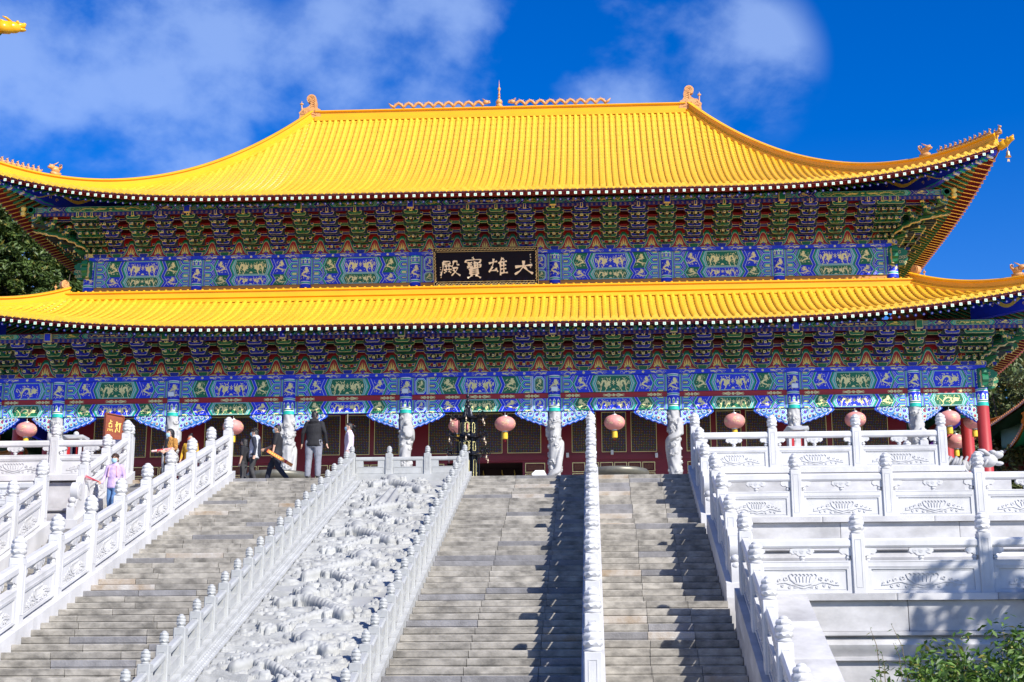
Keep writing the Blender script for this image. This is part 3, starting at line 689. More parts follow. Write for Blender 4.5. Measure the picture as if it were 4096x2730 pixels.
def hip_ridge(S, sgn, h=1.0, f0=0.0, f1=0.985, n=44):
    path = []
    for i in range(n): u, t = S.hip(f0+(f1-f0)*i/(n-1)); path.append(S.P(sgn*u, t))
    d = path[-1]-path[0]; side = np.array((-d[1], d[0], 0)); side /= np.linalg.norm(side)
    g = MB(); g.sweep(path, [(x, z*h) for x, z in RIDGE], side); return g, path
beast_small = MB()
beast_small.ball((0, 0, .07), (.055, .10, .07), n=8, k=6); beast_small.ball((0, -.055, .15), (.045, .05, .085), n=8, k=6); beast_small.ball((0, -.085, .245), (.04, .06, .045), n=8, k=6); beast_small.tube([(0, .09, .08), (0, .13, .16), (0, .10, .23)], [.03, .025, .012], 6); beast_small.box(-.05, .05, -.11, .11, -.03, .02)
for sx in (-1, 1): beast_small.tube([(sx*.025, -.06, .28), (sx*.035, -.04, .33)], [.014, .005], 5); beast_small.tube([(sx*.03, -.10, .13), (sx*.03, -.11, .0)], .018, 5)
BEAST = beast_small.mesh('ridge_beast', beast_m, True)
bb = MB()
bb.box(-.12, .12, -.26, .22, -.06, .10); bb.ball((0, -.02, .24), (.13, .24, .18)); bb.ball((0, -.22, .34), (.12, .17, .13)); bb.ball((0, -.36, .30), (.085, .10, .06)); bb.ball((0, -.33, .42), (.05, .05, .045))
for sx in (-1, 1): bb.tube([(sx*.06, -.18, .44), (sx*.10, -.06, .52), (sx*.12, .04, .62)], [.03, .026, .01], 6); bb.tube([(sx*.08, .1, .30), (sx*.12, .22, .40), (sx*.09, .24, .52), (sx*.05, .18, .56)], [.05, .045, .035, .015], 6)
bb.tube([(0, .16, .28), (0, .27, .42), (0, .22, .56)], [.06, .05, .02], 6)
BIGB = bb.mesh('ridge_beast', beast_m, True)
th_ = MB()
th_.box(-.13, .13, -.05, .35, -.15, .13); th_.ball((0, -.12, .0), (.15, .24, .16)); th_.ball((0, -.32, .05), (.11, .17, .09)); th_.ball((0, -.34, -.06), (.09, .14, .05)); th_.ball((0, -.45, .10), (.05, .06, .05))
for sx in (-1, 1): th_.ball((sx*.09, -.22, .12), .05, n=6, k=5); th_.tube([(sx*.08, -.05, .12), (sx*.12, .10, .22), (sx*.12, .2, .26)], [.04, .03, .01], 6)
TAOSHOU = th_.mesh('corner_beast_head', ridge_y, True)
def bell_mesh(s=1.0, name='bell', m=brass):
    g = MB(); g.lathe([(0.0, .02), (.02, 0), (.035, -.02), (.05, -.06), (.058, -.13), (.075, -.18), (.088, -.20), (.07, -.19), (.03, -.1)], 12); g.tube([(0, 0, 0), (0, 0, .12)], .006, 5); g.tube([(0, 0, -.16), (0, 0, -.27)], .005, 5); g.prism([(-.03, -.27), (.03, -.27), (.035, -.36), (0, -.33), (-.035, -.36)], -.004, .004)
    g.fn(lambda x, y, z: (x*s, y*s, z*s)); return g.mesh(name, m, 40)
BELL = bell_mesh(1.5, 'corner_bell')
def round_rafters(g, S, us, t_end, t_in, dz, r, mi, mi_end, mi_dot, full=True):
    for u in us:
        if S.tt(u)-S.te(u) < t_end+0.15: continue
        te = S.te(u); p0 = S.P(u, te, 0); t1 = min(te+t_in, S.tt(u)-0.05)
        e = S.z(u, te); ze = e-dz; x, y = S.place(u, te+t_end); x1, y1 = S.place(u, t1)
        st = np.array((x, y, ze)); en = np.array((x1, y1, ze+(t1-te-t_end)*0.44))
        g.tube([st, en], r, 6, mi, cap=False)
        out = st-en; out /= np.linalg.norm(out); ax = np.cross(out, (0, 0, 1.0)); ax /= np.linalg.norm(ax); u2 = np.cross(ax, out)
        ring = [st+r*1.0*(ax*math.cos(R(60*q))+u2*math.sin(R(60*q))) for q in range(6)]; g.add(ring, [(0, 1, 2, 3, 4, 5)], mi_end)
        ring = [st+out*.006+r*0.42*(ax*math.cos(R(60*q))+u2*math.sin(R(60*q))) for q in range(6)]; g.add(ring, [(0, 1, 2, 3, 4, 5)], mi_dot)
FR = {}
def fly_rafter_mesh(L_, slope):
    g = MB(); s_ = 0.062
    V = []
    for y in (0.0, L_):
        z = slope*y; V += [(-s_, y, z-s_), (s_, y, z-s_), (s_, y, z+s_), (-s_, y, z+s_)]
    g.add(V, [(4, 7, 6, 5), (0, 4, 5, 1), (1, 5, 6, 2), (2, 6, 7, 3), (3, 7, 4, 0)], 0); g.add(V, [(0, 1, 2, 3)], 1)
    e = 0.003; q = s_*0.62
    for p in ([(-q, -q), (q, -q), (q, -q+.016), (-q, -q+.016)], [(-q, q-.016), (q, q-.016), (q, q), (-q, q)], [(-q, -.008), (q, -.008), (q, .008), (-q, .008)], [(-q, 0), (-q+.016, 0), (-q+.016, q), (-q, q)], [(q-.016, -q), (q, -q), (q, 0), (q-.016, 0)]): g.fpoly(p, -e, 2)
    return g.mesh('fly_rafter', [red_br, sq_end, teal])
FLY = fly_rafter_mesh(1.0, 0.30)
def build_roof(label, SF, up, sp, sp_raf):
    r = mk(label, pan_field(SF, sp), tile_pan, hall, loc=(0, 0, SF.z(0, 0)))
    n = int(SF.uB/sp)
    for j in range(-n, n+1):
        u = j*sp; g = MB()
        if tile_row(g, SF, u, sp): mk('tile_row', g, tile_y, r, loc=tuple(SF.P(u, SF.te(u))), smooth=50)
    for sg in (-1, 1):
        S = mk_side(sg, up); g = pan_field(S, 0.7, 1.2); mk('side_slope', g, tile_pan, r, loc=tuple(S.P(0, 1)))
        g = MB(); m = int(S.uB/0.35)
        for j in range(-m, m+1): tile_row(g, S, j*0.35, 0.35, 2.0, 5, 0, True)
        mk('side_tile_rows', g, tile_y, r, loc=tuple(S.P(0, 1)), smooth=50, kind='stuff')
        # soffit of the side eave: rafters in two rows, boards above
        g = MB(); us = [sp_raf*(j+0.5) for j in range(-int(S.uB/sp_raf), int(S.uB/sp_raf))]
        for u in us:
            te = S.te(u)
            if S.tt(u)-te < 0.5: continue
            x, y = S.place(u, te+0.05); x1, y1 = S.place(u, min(te+1.05, S.tt(u))); z0 = S.z(u, te)-0.23
            a_, b_ = np.array((x, y, z0)), np.array((x1, y1, z0+0.25)); s_ = 0.06
            V = [q+np.array((0, dy, dz)) for q in (a_, b_) for dy, dz in ((-s_, -s_), (s_, -s_), (s_, s_), (-s_, s_))]
            g.add(V, [(4, 5, 6, 7), (0, 1, 5, 4), (1, 2, 6, 5), (2, 3, 7, 6), (3, 0, 4, 7)], 0); g.add(V, [(3, 2, 1, 0)], 1); g.add([V[0]+np.array((0, .02, -.002)), V[1]+np.array((0, -.02, -.002)), V[5]+np.array((0, -.02, -.002)), V[4]+np.array((0, .02, -.002))], [(0, 1, 2, 3)], 4)
        round_rafters(g, S, us, 0.75, 4.5, 0.28, 0.06, 2, 3, 1)
        st = len(g.v)
        for u in us:
            if S.tt(u)-S.te(u) < 1.0: continue
            te = S.te(u); t1 = min(te+4.5, S.tt(u)-.05); z = S.z(u, te)-0.28-0.062
            x, y = S.place(u, te+0.9); x1, y1 = S.place(u, t1); g.add([(x, y-.014, z+.066), (x, y+.014, z+.066), (x1, y1+.014, z+.066+(t1-te-.9)*.44), (x1, y1-.014, z+.066+(t1-te-.9)*.44)], [(0, 1, 2, 3)], 4)
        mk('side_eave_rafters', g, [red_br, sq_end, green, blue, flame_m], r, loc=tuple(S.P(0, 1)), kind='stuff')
        soffit(S, r, -1)
    # back slope, plain
    Sb = Slope(SF.uA, SF.tA, SF.uB, SF.tB, SF.Zf, SF.A, SF.u0, SF.p, SF.span, (lambda u, t: (u, 28.25-t)) if up else (lambda u, t: (u, 30.55-t)))
    mk('back_slope', pan_field(Sb, 0.7, 1.2), tile_pan, r, loc=tuple(Sb.P(0, 1)))
    # front rafters
    k = int(SF.uB/sp_raf); us = [sp_raf*(j+0.5) for j in range(-k, k)]
    for u in us:
        te = SF.te(u)
        if SF.tt(u)-te < 0.35: continue
        x, y = SF.place(u, te+0.03); put('fly_rafter', FLY, hall, (x, y, SF.z(u, te)-0.225), scale=(1, min(1.0, (SF.tt(u)-te-0.05)), 1))
    g = MB(); round_rafters(g, SF, us, 0.75, 4.2, 0.28, 0.06, 0, 1, 2)
    mk('round_rafters', g, [green, blue, white], r, loc=tuple(SF.P(0, 1)), kind='stuff')
    soffit(SF, r, 1)
    for sg in (-1, 1):                                        # hip ridges with beasts
        g, path = hip_ridge(SF, sg, 1.0 if up else 0.95)
        hr = mk('hip_ridge', g, ridge_y, r, loc=tuple(path[len(path)//2]), smooth=25)
        path = np.array(path); hgt = 0.585*(1.0 if up else .95)
        def at(f): u, t = SF.hip(f); return SF.P(sg*u, t)
        d = at(0.9)-at(0.8); rz = math.atan2(d[1], d[0])+math.pi/2
        fb, f0, f1 = (0.787, 0.83, 0.965) if up else (0.62, 0.68, 0.955)
        p = at(fb); sl_ = (at(fb+.02)[2]-p[2])/np.linalg.norm((at(fb+.02)-p)[:2])
        put('ridge_beast', BIGB, r, (p[0], p[1], p[2]+hgt), rot=(math.atan(-sl_)*0, 0, rz))
        nb = 11 if up else 9
        for q in range(nb):
            p = at(f0+(f1-f0)*q/(nb-1)); put('ridge_beast', BEAST, r, (p[0], p[1], p[2]+hgt-.01), rot=(0, 0, rz), scale=(1, 1, 0.95))
        p = at(0.99); put('ridge_beast', BEAST, r, (p[0], p[1], p[2]+hgt*0.85), rot=(0, 0, rz), scale=(1.5, 1.4, 1.2))
        p = at(1.0); tip = p+d/np.linalg.norm(d)*0.12; put('corner_beast_head', TAOSHOU, r, (tip[0], tip[1], tip[2]-0.04), rot=(R(-16), 0, rz))
        put('corner_bell', BELL, r, (tip[0]+.1*d[0]/np.linalg.norm(d), tip[1]+.1*d[1]/np.linalg.norm(d), tip[2]-0.42))
        # corner beam under the hip with its painted side
        a0, a1 = at(0.60 if up else 0.35), at(0.985); dd = (a1-a0); dd[2] = 0; ln = np.linalg.norm(dd); dd /= ln; sd = np.array((-dd[1], dd[0], 0))
        g = MB(); N_ = 12; prof = []
        for q in range(N_+1):
            f = (0.60 if up else 0.35)+(0.985-(0.60 if up else 0.35))*q/N_; pp = at(f); prof.append((ln*q/N_, pp[2]-0.12))
        z_in = prof[0][1]-1.0; low = [(ln*0.97, prof[-1][1]-0.28), (ln*0.80, prof[9][1]-0.42), (ln*0.62, prof[7][1]-0.66), (ln*0.56, prof[6][1]-0.85), (ln*0.50, prof[6][1]-0.88), (0.0, prof[6][1]-0.88)]
        if up: low[-1] = (0.0, min(prof[6][1]-0.88, prof[0][1]-0.3))
        g.prism(prof+low, -0.16, 0.16)
        M_ = Matrix(((dd[0], sd[0], 0, a0[0]), (dd[1], sd[1], 0, a0[1]), (0, 0, 1, 0), (0, 0, 0, 1)))
        for yy, e in ((-0.16, -.012), (0.16, .012)):
            t_ = np.linspace(0, 1, 24); zz = np.interp(0.12*ln+t_*0.5*ln, [q[0] for q in prof], [q[1] for q in prof])-0.48+0.16*np.sin(t_*11)
            g.ribbon(np.stack([0.12*ln+t_*0.5*ln, zz], 1), 0.05+0.11*np.sin(math.pi*np.clip(t_+.12, 0, 1)), yy+e, 1)
            for q in range(10):
                x = 0.16*ln+0.045*ln*q; z = float(np.interp(x, [w[0] for w in prof], [w[1] for w in prof]))-0.35-0.3*((q*37) % 10)/10; g.ribbon(spiral(x, z, .09, .02, 40*q, 1, 8), .028, yy+e, 1 if q % 3 else 2)
            g.ribbon(low[:5], 0.05, yy+e*1.2, 2)
        for q in range(9):
            x = ln*(0.62+0.04*q); z = float(np.interp(x, [ln*.62, ln*.80, ln*.97], [low[2][1], low[1][1], low[0][1]])); g.box(x, x+.06*1.5, -.175, .175, z-.06, z+.06, 2 if q % 2 else 3)
        g.xf(M_); mk('corner_beam', g, [blue, flame_m, teal, white], r, loc=tuple((a0+a1)/2))
    return r
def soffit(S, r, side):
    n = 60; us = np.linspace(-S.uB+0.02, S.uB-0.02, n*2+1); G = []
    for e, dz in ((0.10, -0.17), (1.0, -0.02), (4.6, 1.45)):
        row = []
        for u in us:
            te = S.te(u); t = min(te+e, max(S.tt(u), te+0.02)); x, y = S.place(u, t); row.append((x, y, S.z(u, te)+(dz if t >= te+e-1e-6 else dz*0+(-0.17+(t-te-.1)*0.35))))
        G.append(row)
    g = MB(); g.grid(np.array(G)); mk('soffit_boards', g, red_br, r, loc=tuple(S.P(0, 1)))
    g = MB(); path = [S.P(u, S.te(u)+0.06, -0.115) for u in us]; sd = path[1]-path[0]
    nv_ = np.array(S.place(0, 1))-np.array(S.place(0, 0)); g.sweep(path, [(0, -.055), (.09, -.055), (.09, .055), (0, .055)], np.array((nv_[0], nv_[1], 0))); mk('eave_board', g, red_br, r, loc=tuple(S.P(0, 0)))
    g = MB(); path = [S.P(u, S.te(u)+0.035, -0.05) for u in us]; g.sweep(path, [(0, -.018), (.06, -.018), (.06, .018), (0, .018)], np.array((nv_[0], nv_[1], 0))); mk('eave_moulding', g, white, r, loc=tuple(S.P(0, 0)))
upper = build_roof('upper_roof', UF, True, 0.33, 0.35)
lower = build_roof('lower_roof', LF, False, 0.35, 0.345)
# main ridge with owl-tail ornaments, ridge dragons and spire
g = MB(); g.sweep([(-10.45, 13.7, 26.12), (10.45, 13.7, 26.12)], [(x*1.25, z*1.0) for x, z in RIDGE], (0, 1, 0)); mr_ = mk('main_ridge', g, ridge_y, upper, loc=(0, 13.7, 26.1), smooth=25)
ch = MB()
prof = [(-.62, 0), (-.66, .18), (-.55, .34), (-.62, .50), (-.46, .58), (-.38, .74), (-.40, .95), (-.34, 1.15)]+arc(-.08, 1.17, .27, 175, -60, 10)+[(.02, .98), (-.05, .86), (.06, .72), (.22, .62), (.36, .62), (.50, .46), (.62, .34), (.56, .20), (.60, .0)]
ch.prism(prof, -.17, .17)
for yy, e in ((-.17, -.03), (.17, .03)):
    ch.ribbon(spiral(-.08, 1.17, .21, .03, 200, -2.2, 26), .045, yy+e, 0, -e); ch.ribbon([(-.40, .16), (-.2, .26), (.05, .2), (.3, .3), (.48, .24)], [.04, .09, .07, .09, .03], yy+e, 0, -e)
    for q in range(9): ch.ribbon(spiral(-.42+.11*q, .34+.08*math.sin(q*2.1), .075, .02, 50*q, 1.1, 8), .03, yy+e, 0, -e)
    for q in range(4): ch.ribbon(arc(-.18, .62+.11*q, .12, 20, 160, 6), .03, yy+e, 0, -e)
ch.ball((-.36, -.0, .30), (.14, .2, .13)); ch.tube([(.48, 0, .55), (.50, 0, .85)], [.05, .035], 6); ch.ball((.50, 0, .92), (.11, .06, .07)); ch.tube([(.50, 0, .95), (.50, 0, 1.10)], [.03, .01], 6)
ch.fn(lambda x, y, z: (-x, y, z)); OWL = ch.mesh('owl_tail_ornament', beast_m)
put('owl_tail_ornament', OWL, upper, (-10.75, 13.7, 26.22)); put('owl_tail_ornament', OWL, upper, (10.75, 13.7, 26.22), rot=(0, 0, math.pi))
rd = MB(); xs_ = np.linspace(0, 5.1, 180); hz = 0.10+0.23*np.abs(np.sin(xs_/5.1*9*math.pi))
rd.tube(np.stack([xs_, 0*xs_, hz], 1), 0.085, 8)
for q in range(0, 180, 5):
    tx, tz = np.gradient(xs_)[q], np.gradient(hz)[q]; nl = math.hypot(tx, tz); nx, nz_ = -tz/nl, tx/nl
    rd.tube([(xs_[q]+nx*.07, 0, hz[q]+nz_*.07), (xs_[q]+nx*.15, 0, hz[q]+nz_*.15)], [.03, .005], 5)
rd.ball((5.25, 0, .30), (.17, .10, .13)); rd.ball((5.42, 0, .27), (.10, .07, .06)); rd.ball((5.40, 0, .36), (.10, .06, .04)); rd.tube([(5.2, .05, .4), (5.05, .07, .5)], [.03, .01], 5); rd.tube([(5.2, -.05, .4), (5.05, -.07, .5)], [.03, .01], 5)
rd.tube([(0.05, 0, .1), (-.15, 0, .22), (-.28, 0, .38)], [.09, .07, .02], 6); rd.box(-.1, 5.35, -.04, .04, -.02, .03)
RDM = rd.mesh('ridge_dragon', beast_m, True)
put('ridge_dragon', RDM, upper, (-6.0, 13.7, 26.69)); put('ridge_dragon', RDM, upper, (6.0, 13.7, 26.69), rot=(0, 0, math.pi))
g = MB(); g.lathe([(.17, 0), (.2, .03), (.2, .12), (.14, .14), (.14, .2), (.18, .24), (.19, .34), (.12, .46), (.06, .50), (.05, .55), (.085, .60), (.05, .66), (.045, .72), (.08, .77), (.045, .83), (.035, .98), (.085, 1.08), (.085, 1.14), (.03, 1.24), (.022, 1.3), (.028, 1.34), (.02, 1.40), (.0, 1.68)], 14, (0, 13.7, 26.66)); mk('ridge_spire', g, beast_m, upper, loc=(0, 13.7, 26.66), smooth=40)
# ridge of the lower roof against the wall
for sgn in (0,):
    g = MB(); g.sweep([(-20.1, 2.05, 12.42), (20.1, 2.05, 12.42)], [(-.30, -.1), (.3, -.1), (.3, .58), (.02, .60), (-.12, .55), (-.13, .49), (-.06, .45), (-.06, .30), (-.16, .26), (-.17, .17), (-.10, .13), (-.27, .06)], (0, 1, 0)); mk('wall_ridge', g, ridge_y, lower, loc=(0, 2.05, 12.42), smooth=25)
g = MB()
for q in range(-57, 58): g.lathe([(.055, 0), (.055, .05)], 8, (q*0.35, 2.0, 12.98)); 
mk('ridge_cap_row', g, ridge_y, lower, loc=(0, 2, 13), kind='stuff')
for sg in (-1, 1):
    o = put('corner_ridge_beast', OWL, lower, (sg*20.05, 2.1, 12.5), rot=(0, 0, R(135) if sg > 0 else R(45)), scale=(.72, .8, .78))
# ================================================================== painted timber front
PM = [blue, green, teal, white, gold, cream, pale, red]
BL, GR, TE, WH, GO, CR, PA, RE = range(8)
def dragon(g, x0, x1, z0, z1, y, mi=GO, flip=False):
    """running dragon in a box, head to the right (flip: to the left)"""
    w, h = x1-x0, z1-z0
    X = lambda p: [((x1-px*w) if flip else (x0+px*w), z0+pz*h) for px, pz in p]
    t = np.linspace(0, 1, 40); bx = 0.07+0.72*t+0.05*np.sin(2*math.pi*2.0*t); bz = 0.46+0.27*np.sin(2*math.pi*1.65*t+2.2)*(1-0.15*t)
    g.ribbon(X(list(zip(bx, bz))), np.interp(t, [0, .25, .7, 1], [.04, .11, .16, .15])*h, y, mi)
    rq_ = random.Random(int(abs(x0*100)+h*77)); hx, hz = bx[-1], bz[-1]
    for q in range(34):
        px, pz = rq_.uniform(.02, .98), rq_.uniform(.02, .98); an = rq_.uniform(0, 6.28); l_ = rq_.uniform(.05, .13); g.ribbon(X([(px, pz), (px+l_*.25*math.cos(an)+.012, pz+l_*.6*math.sin(an)), (px+l_*.45*math.cos(an), pz+l_*math.sin(an))]), [.025*h, .06*h, .015*h], y, mi)
    g.fpoly(X([(hx-.07, hz-.10), (hx+.06, hz-.16), (hx+.16, hz-.06), (hx+.10, hz+.02), (hx+.18, hz+.10), (hx+.08, hz+.20), (hx-.05, hz+.22), (hx-.12, hz+.06)]), y-.001, mi)
    for k in ([(hx-.02, hz+.2), (hx-.08, hz+.34), (hx-.05, hz+.44)], [(hx-.08, hz+.12), (hx-.18, hz+.26), (hx-.22, hz+.24)], [(hx-.1, hz-.06), (hx-.15, hz-.2), (hx-.2, hz-.2)], [(hx+.12, hz+.12), (hx+.17, hz+.26), (hx+.13, hz+.32)]): g.ribbon(X(k), .045*h, y, mi)
    for q, sg in ((0.22, -1), (0.42, 1), (0.62, -1), (0.80, -1), (0.34, 1)):
        cx, cz = np.interp(q, t, bx), np.interp(q, t, bz); ex, ez = cx+.05*(1 if sg > 0 else -1), cz+sg*.28
        g.ribbon(X([(cx, cz), (cx+.03, cz+sg*.16), (ex, ez)]), [.08*h, .06*h, .04*h], y, mi)
        for dx in (-.035, 0, .04): g.ribbon(X([(ex, ez), (ex+dx, ez+sg*.09)]), .03*h, y, mi)
    g.ribbon(X([(.06, .46), (.02, .60), (.05, .72)]), .05*h, y, mi); g.ribbon(X([(.06, .46), (.0, .5)]), .05*h, y, mi)
    for px, pz in ((.12, .12), (.5, .92), (.3, .9), (.68, .10), (.92, .85)): g.fpoly(X([(px-.03, pz), (px, pz-.03), (px+.04, pz), (px, pz+.035)]), y, mi)
def coil(g, x0, x1, z0, z1, y, mi=GO, flip=False):
    w, h = x1-x0, z1-z0; X = lambda p: [((x1-px*w) if flip else (x0+px*w), z0+pz*h) for px, pz in p]
    t = np.linspace(0, 1, 30); bx = 0.5+0.27*np.sin(2*math.pi*t*1.35+.6); bz = 0.10+0.72*t; s_ = min(w, h); rq_ = random.Random(int(abs(x0*100)+h*77))
    for q in range(22):
        px, pz = rq_.uniform(.05, .95), rq_.uniform(.05, .95); an = rq_.uniform(0, 6.28); l_ = rq_.uniform(.06, .16); g.ribbon(X([(px, pz), (px+l_*.6*math.cos(an)+.02, pz+l_*.5*math.sin(an)), (px+l_*math.cos(an), pz+l_*math.sin(an))]), [.02*s_, .05*s_, .012*s_], y, mi)
    g.ribbon(X(list(zip(bx, bz))), np.interp(t, [0, .4, 1], [.04, .14, .13])*s_, y, mi)
    hx, hz = bx[-1], bz[-1]; g.fpoly(X([(hx-.14, hz-.06), (hx+.05, hz-.12), (hx+.2, hz-.02), (hx+.12, hz+.04), (hx+.16, hz+.12), (hx-.06, hz+.15)]), y-.001, mi)
    for q, sg in ((.2, 1), (.35, -1), (.6, 1), (.78, -1)):
        cx, cz = np.interp(q, t, bx), np.interp(q, t, bz); g.ribbon(X([(cx, cz), (cx+sg*.18, cz+.05), (cx+sg*.30, cz-.04)]), [.07*s_, .06*s_, .03*s_], y, mi)
        for k in (-.05, .02, .08): g.ribbon(X([(cx+sg*.30, cz-.04), (cx+sg*.36, cz+k)]), .03*s_, y, mi)
    for px, pz in ((.15, .15), (.85, .2), (.15, .8), (.85, .62)): g.fpoly(X([(px-.06, pz), (px, pz-.03), (px+.07, pz), (px, pz+.03)]), y, mi)
def painted(L_, H, A, B, extra=False, dep=0.24, simple=False, gmi=GO):
    """beam face x in [-L/2, L/2], z in [0, H], painted front at y=0 facing -y"""
    g = MB(); g.box(-L_/2, L_/2, 0, dep, 0, H, A); y = -0.002; e = min(0.5*H, 0.16)
    lay = [0]
    def Y(): lay[0] += 1; return -0.002-0.0012*lay[0]
    def chev(s, x, z0=0.0, z1=None, dd=e): z1 = H if z1 is None else z1; return [(s*x, z0), (s*(x+dd), (z0+z1)/2), (s*x, z1)]
    hw = L_/2
    box_w = 0.50 if extra else 0.0
    x_st = hw-0.17; x_bx = x_st-box_w-(0.14 if extra else 0); hexw = min(0.46, 0.085*L_+.04); x_hx = x_bx-hexw
    sidew = 0.0 if simple else min(0.66, 0.12*L_); zig = min(0.25, 0.05*L_)
    x_s1 = x_hx-zig*0.55; x_s0 = x_s1-sidew; p = x_s0-(zig if not simple else 0.05)-e*0.6
    for s in (-1, 1):
        R_ = lambda pts: pts if s > 0 else pts[::-1]
        yy = -0.004                                            # end stripes
        xs_ = [hw, hw-.035, hw-.042, hw-.075, hw-.082, hw-.115, hw-.122, hw-.162, hw-.17]
        for q, m_ in enumerate((BL, WH, TE, WH, GR, WH, BL, WH)): g.fpoly(R_([(s*xs_[q+1], 0), (s*xs_[q], 0), (s*xs_[q], H), (s*xs_[q+1], H)]), yy, m_)
        if extra:
            cx = x_st-box_w/2-0.0; g.fpoly(R_([(s*(x_st-box_w), 0), (s*x_st, 0), (s*x_st, H), (s*(x_st-box_w), H)]), yy, BL)
            for k, m_ in ((1.0, WH), (.93, TE), (.82, WH), (.77, GR if A == BL else BL)):
                ww, hh = box_w*.46*k, H*.47*k; o = [(cx-ww*.55, -hh), (cx-ww*.8, -hh*.8), (cx-ww, -hh*.6), (cx-ww, hh*.6), (cx-ww*.8, hh*.8), (cx-ww*.55, hh), (cx+ww*.55, hh), (cx+ww*.8, hh*.8), (cx+ww, hh*.6), (cx+ww, -hh*.6), (cx+ww*.8, -hh*.8), (cx+ww*.55, -hh)]
                yy -= .0012; g.fpoly(R_([(s*a_, H/2+b_) for a_, b_ in o]), yy, m_)
            coil(g, min(s*(cx-box_w*.3), s*(cx+box_w*.3)), max(s*(cx-box_w*.3), s*(cx+box_w*.3)), H*.16, H*.84, yy-.0015, gmi)
            x0 = x_st-box_w
            for q, m_ in enumerate((TE, WH, BL, WH, GR, WH)): g.fpoly(R_([(s*(x0-.023*(q+1)), 0), (s*(x0-.023*q), 0), (s*(x0-.023*q), H), (s*(x0-.023*(q+1)), H)]), -.004, m_)
        # half-hexagon field
        g.fpoly(R_([(s*x_hx, 0), (s*x_bx, 0), (s*x_bx, H), (s*x_hx, H)]), -.003, B if not simple else A)
        yy = -.004
        for (zc, hh) in ((H/2, H*.245), (0.0, H*.245), (H, H*.245)):
            yq = -.005
            for k, m_ in ((1.0, WH), (.95, TE if zc == H/2 else BL), (.64, WH), (.61, BL if zc == H/2 else TE), (.36, WH), (.33, GR)):
                h_, w_ = hh*k, hexw*(0.35+.62*k); pts = [(x_bx, zc-h_), (x_bx-w_*.72, zc-h_), (x_bx-w_, zc), (x_bx-w_*.72, zc+h_), (x_bx, zc+h_)]
                pts = [(a_, min(max(b_, 0.0), H)) for a_, b_ in pts]; pts = [q for i, q in enumerate(pts) if i == 0 or q != pts[i-1]]
                yq -= .0012; g.fpoly(R_([(s*a_, b_) for a_, b_ in pts][::-1] if True else pts), yq, m_)
            g.ribbon([(s*(x_bx-.03), zc if 0 < zc < H else min(max(zc, .02), H-.02)), (s*(x_bx-hexw*.5), zc if 0 < zc < H else min(max(zc, .02), H-.02))], .05*H*1.2, yq-.0015, gmi)
        # zigzag bands between the fields
        def bands(xa, xb, cols, y0):
            ws = [.22 if q == WH else 1.0 for q in cols]; cs = [sum(ws[:q])/sum(ws) for q in range(len(ws)+1)]
            for q, m_ in enumerate(cols):
                o0 = xa+(xb-xa)*cs[q]; o1 = xa+(xb-xa)*cs[q+1]
                A0, A1 = chev(s, o0), chev(s, o1); g.fpoly(R_([A0[0], A1[0], A1[1], A1[2], A0[2], A0[1]]), y0, m_)
        if not simple:
            g.fpoly(R_([*chev(s, x_s0-e*.2), *chev(s, x_s1-e*.2)[::-1]]), -.0045, B)
            bands(x_s1-e*.4, x_hx-e*.1, (WH, TE, GR, WH, BL, WH), -.0055)
            bands(p+.02, x_s0-e*.1, (WH, TE, GR, WH, BL, BL, WH), -.0055)
            coil(g, min(s*(x_s0+.10), s*(x_s1+.0)), max(s*(x_s0+.10), s*(x_s1+.0)), H*.08, H*.92, -.0075, gmi, s < 0)
        else: bands(p+.02, x_hx-e*.1, (WH, TE, GR, WH, BL, WH), -.0055)
    yq = -.0055
    for k, m_ in ((0.0, WH), (.012, TE), (.055, WH), (.068, A)):
        yq -= .0012; d_ = k; pts = [(-(p-d_*.6), d_*.6 if H > .3 else d_*.3), (-(p+e-d_*1.6), H/2), (-(p-d_*.6), H-(d_*.6 if H > .3 else d_*.3))]
        g.fpoly([*pts[::-1][::-1], *[(-a_, b_) for a_, b_ in pts[::-1]]][::-1], yq, m_)
    yq -= .002
    if p > 0.62:
        dragon(g, -p*.97, -.10, H*.12, H*.88, yq, gmi); dragon(g, .10, p*.97, H*.12, H*.88, yq, gmi, True)
        for q in range(6): g.ribbon([(0, H*.55), (.085*math.cos(R(60*q+30)), H*.55+.16*H*math.sin(R(60*q+30)))], .025, yq, gmi)
        g.fpoly([(-.09, H*.10), (.09, H*.10), (.03, H*.2), (-.03, H*.2)], yq, gmi)
    else: dragon(g, -p*.9, p*.9, H*.12, H*.88, yq, gmi)
    return g
def bays(xs): return [((x0+x1)/2, x1-x0) for x0, x1 in zip(xs[:-1], xs[1:])]
BM = {}
def beam(name, cx, L_, y, z0, H, A, B, mats=PM, **k):
    key = (round(L_, 2), round(H, 3), A, B, tuple(k.items()))
    if key not in BM: BM[key] = painted(L_, H, A, B, **k).mesh(name, mats)
    return put(name, BM[key], hall, (cx, y, z0))
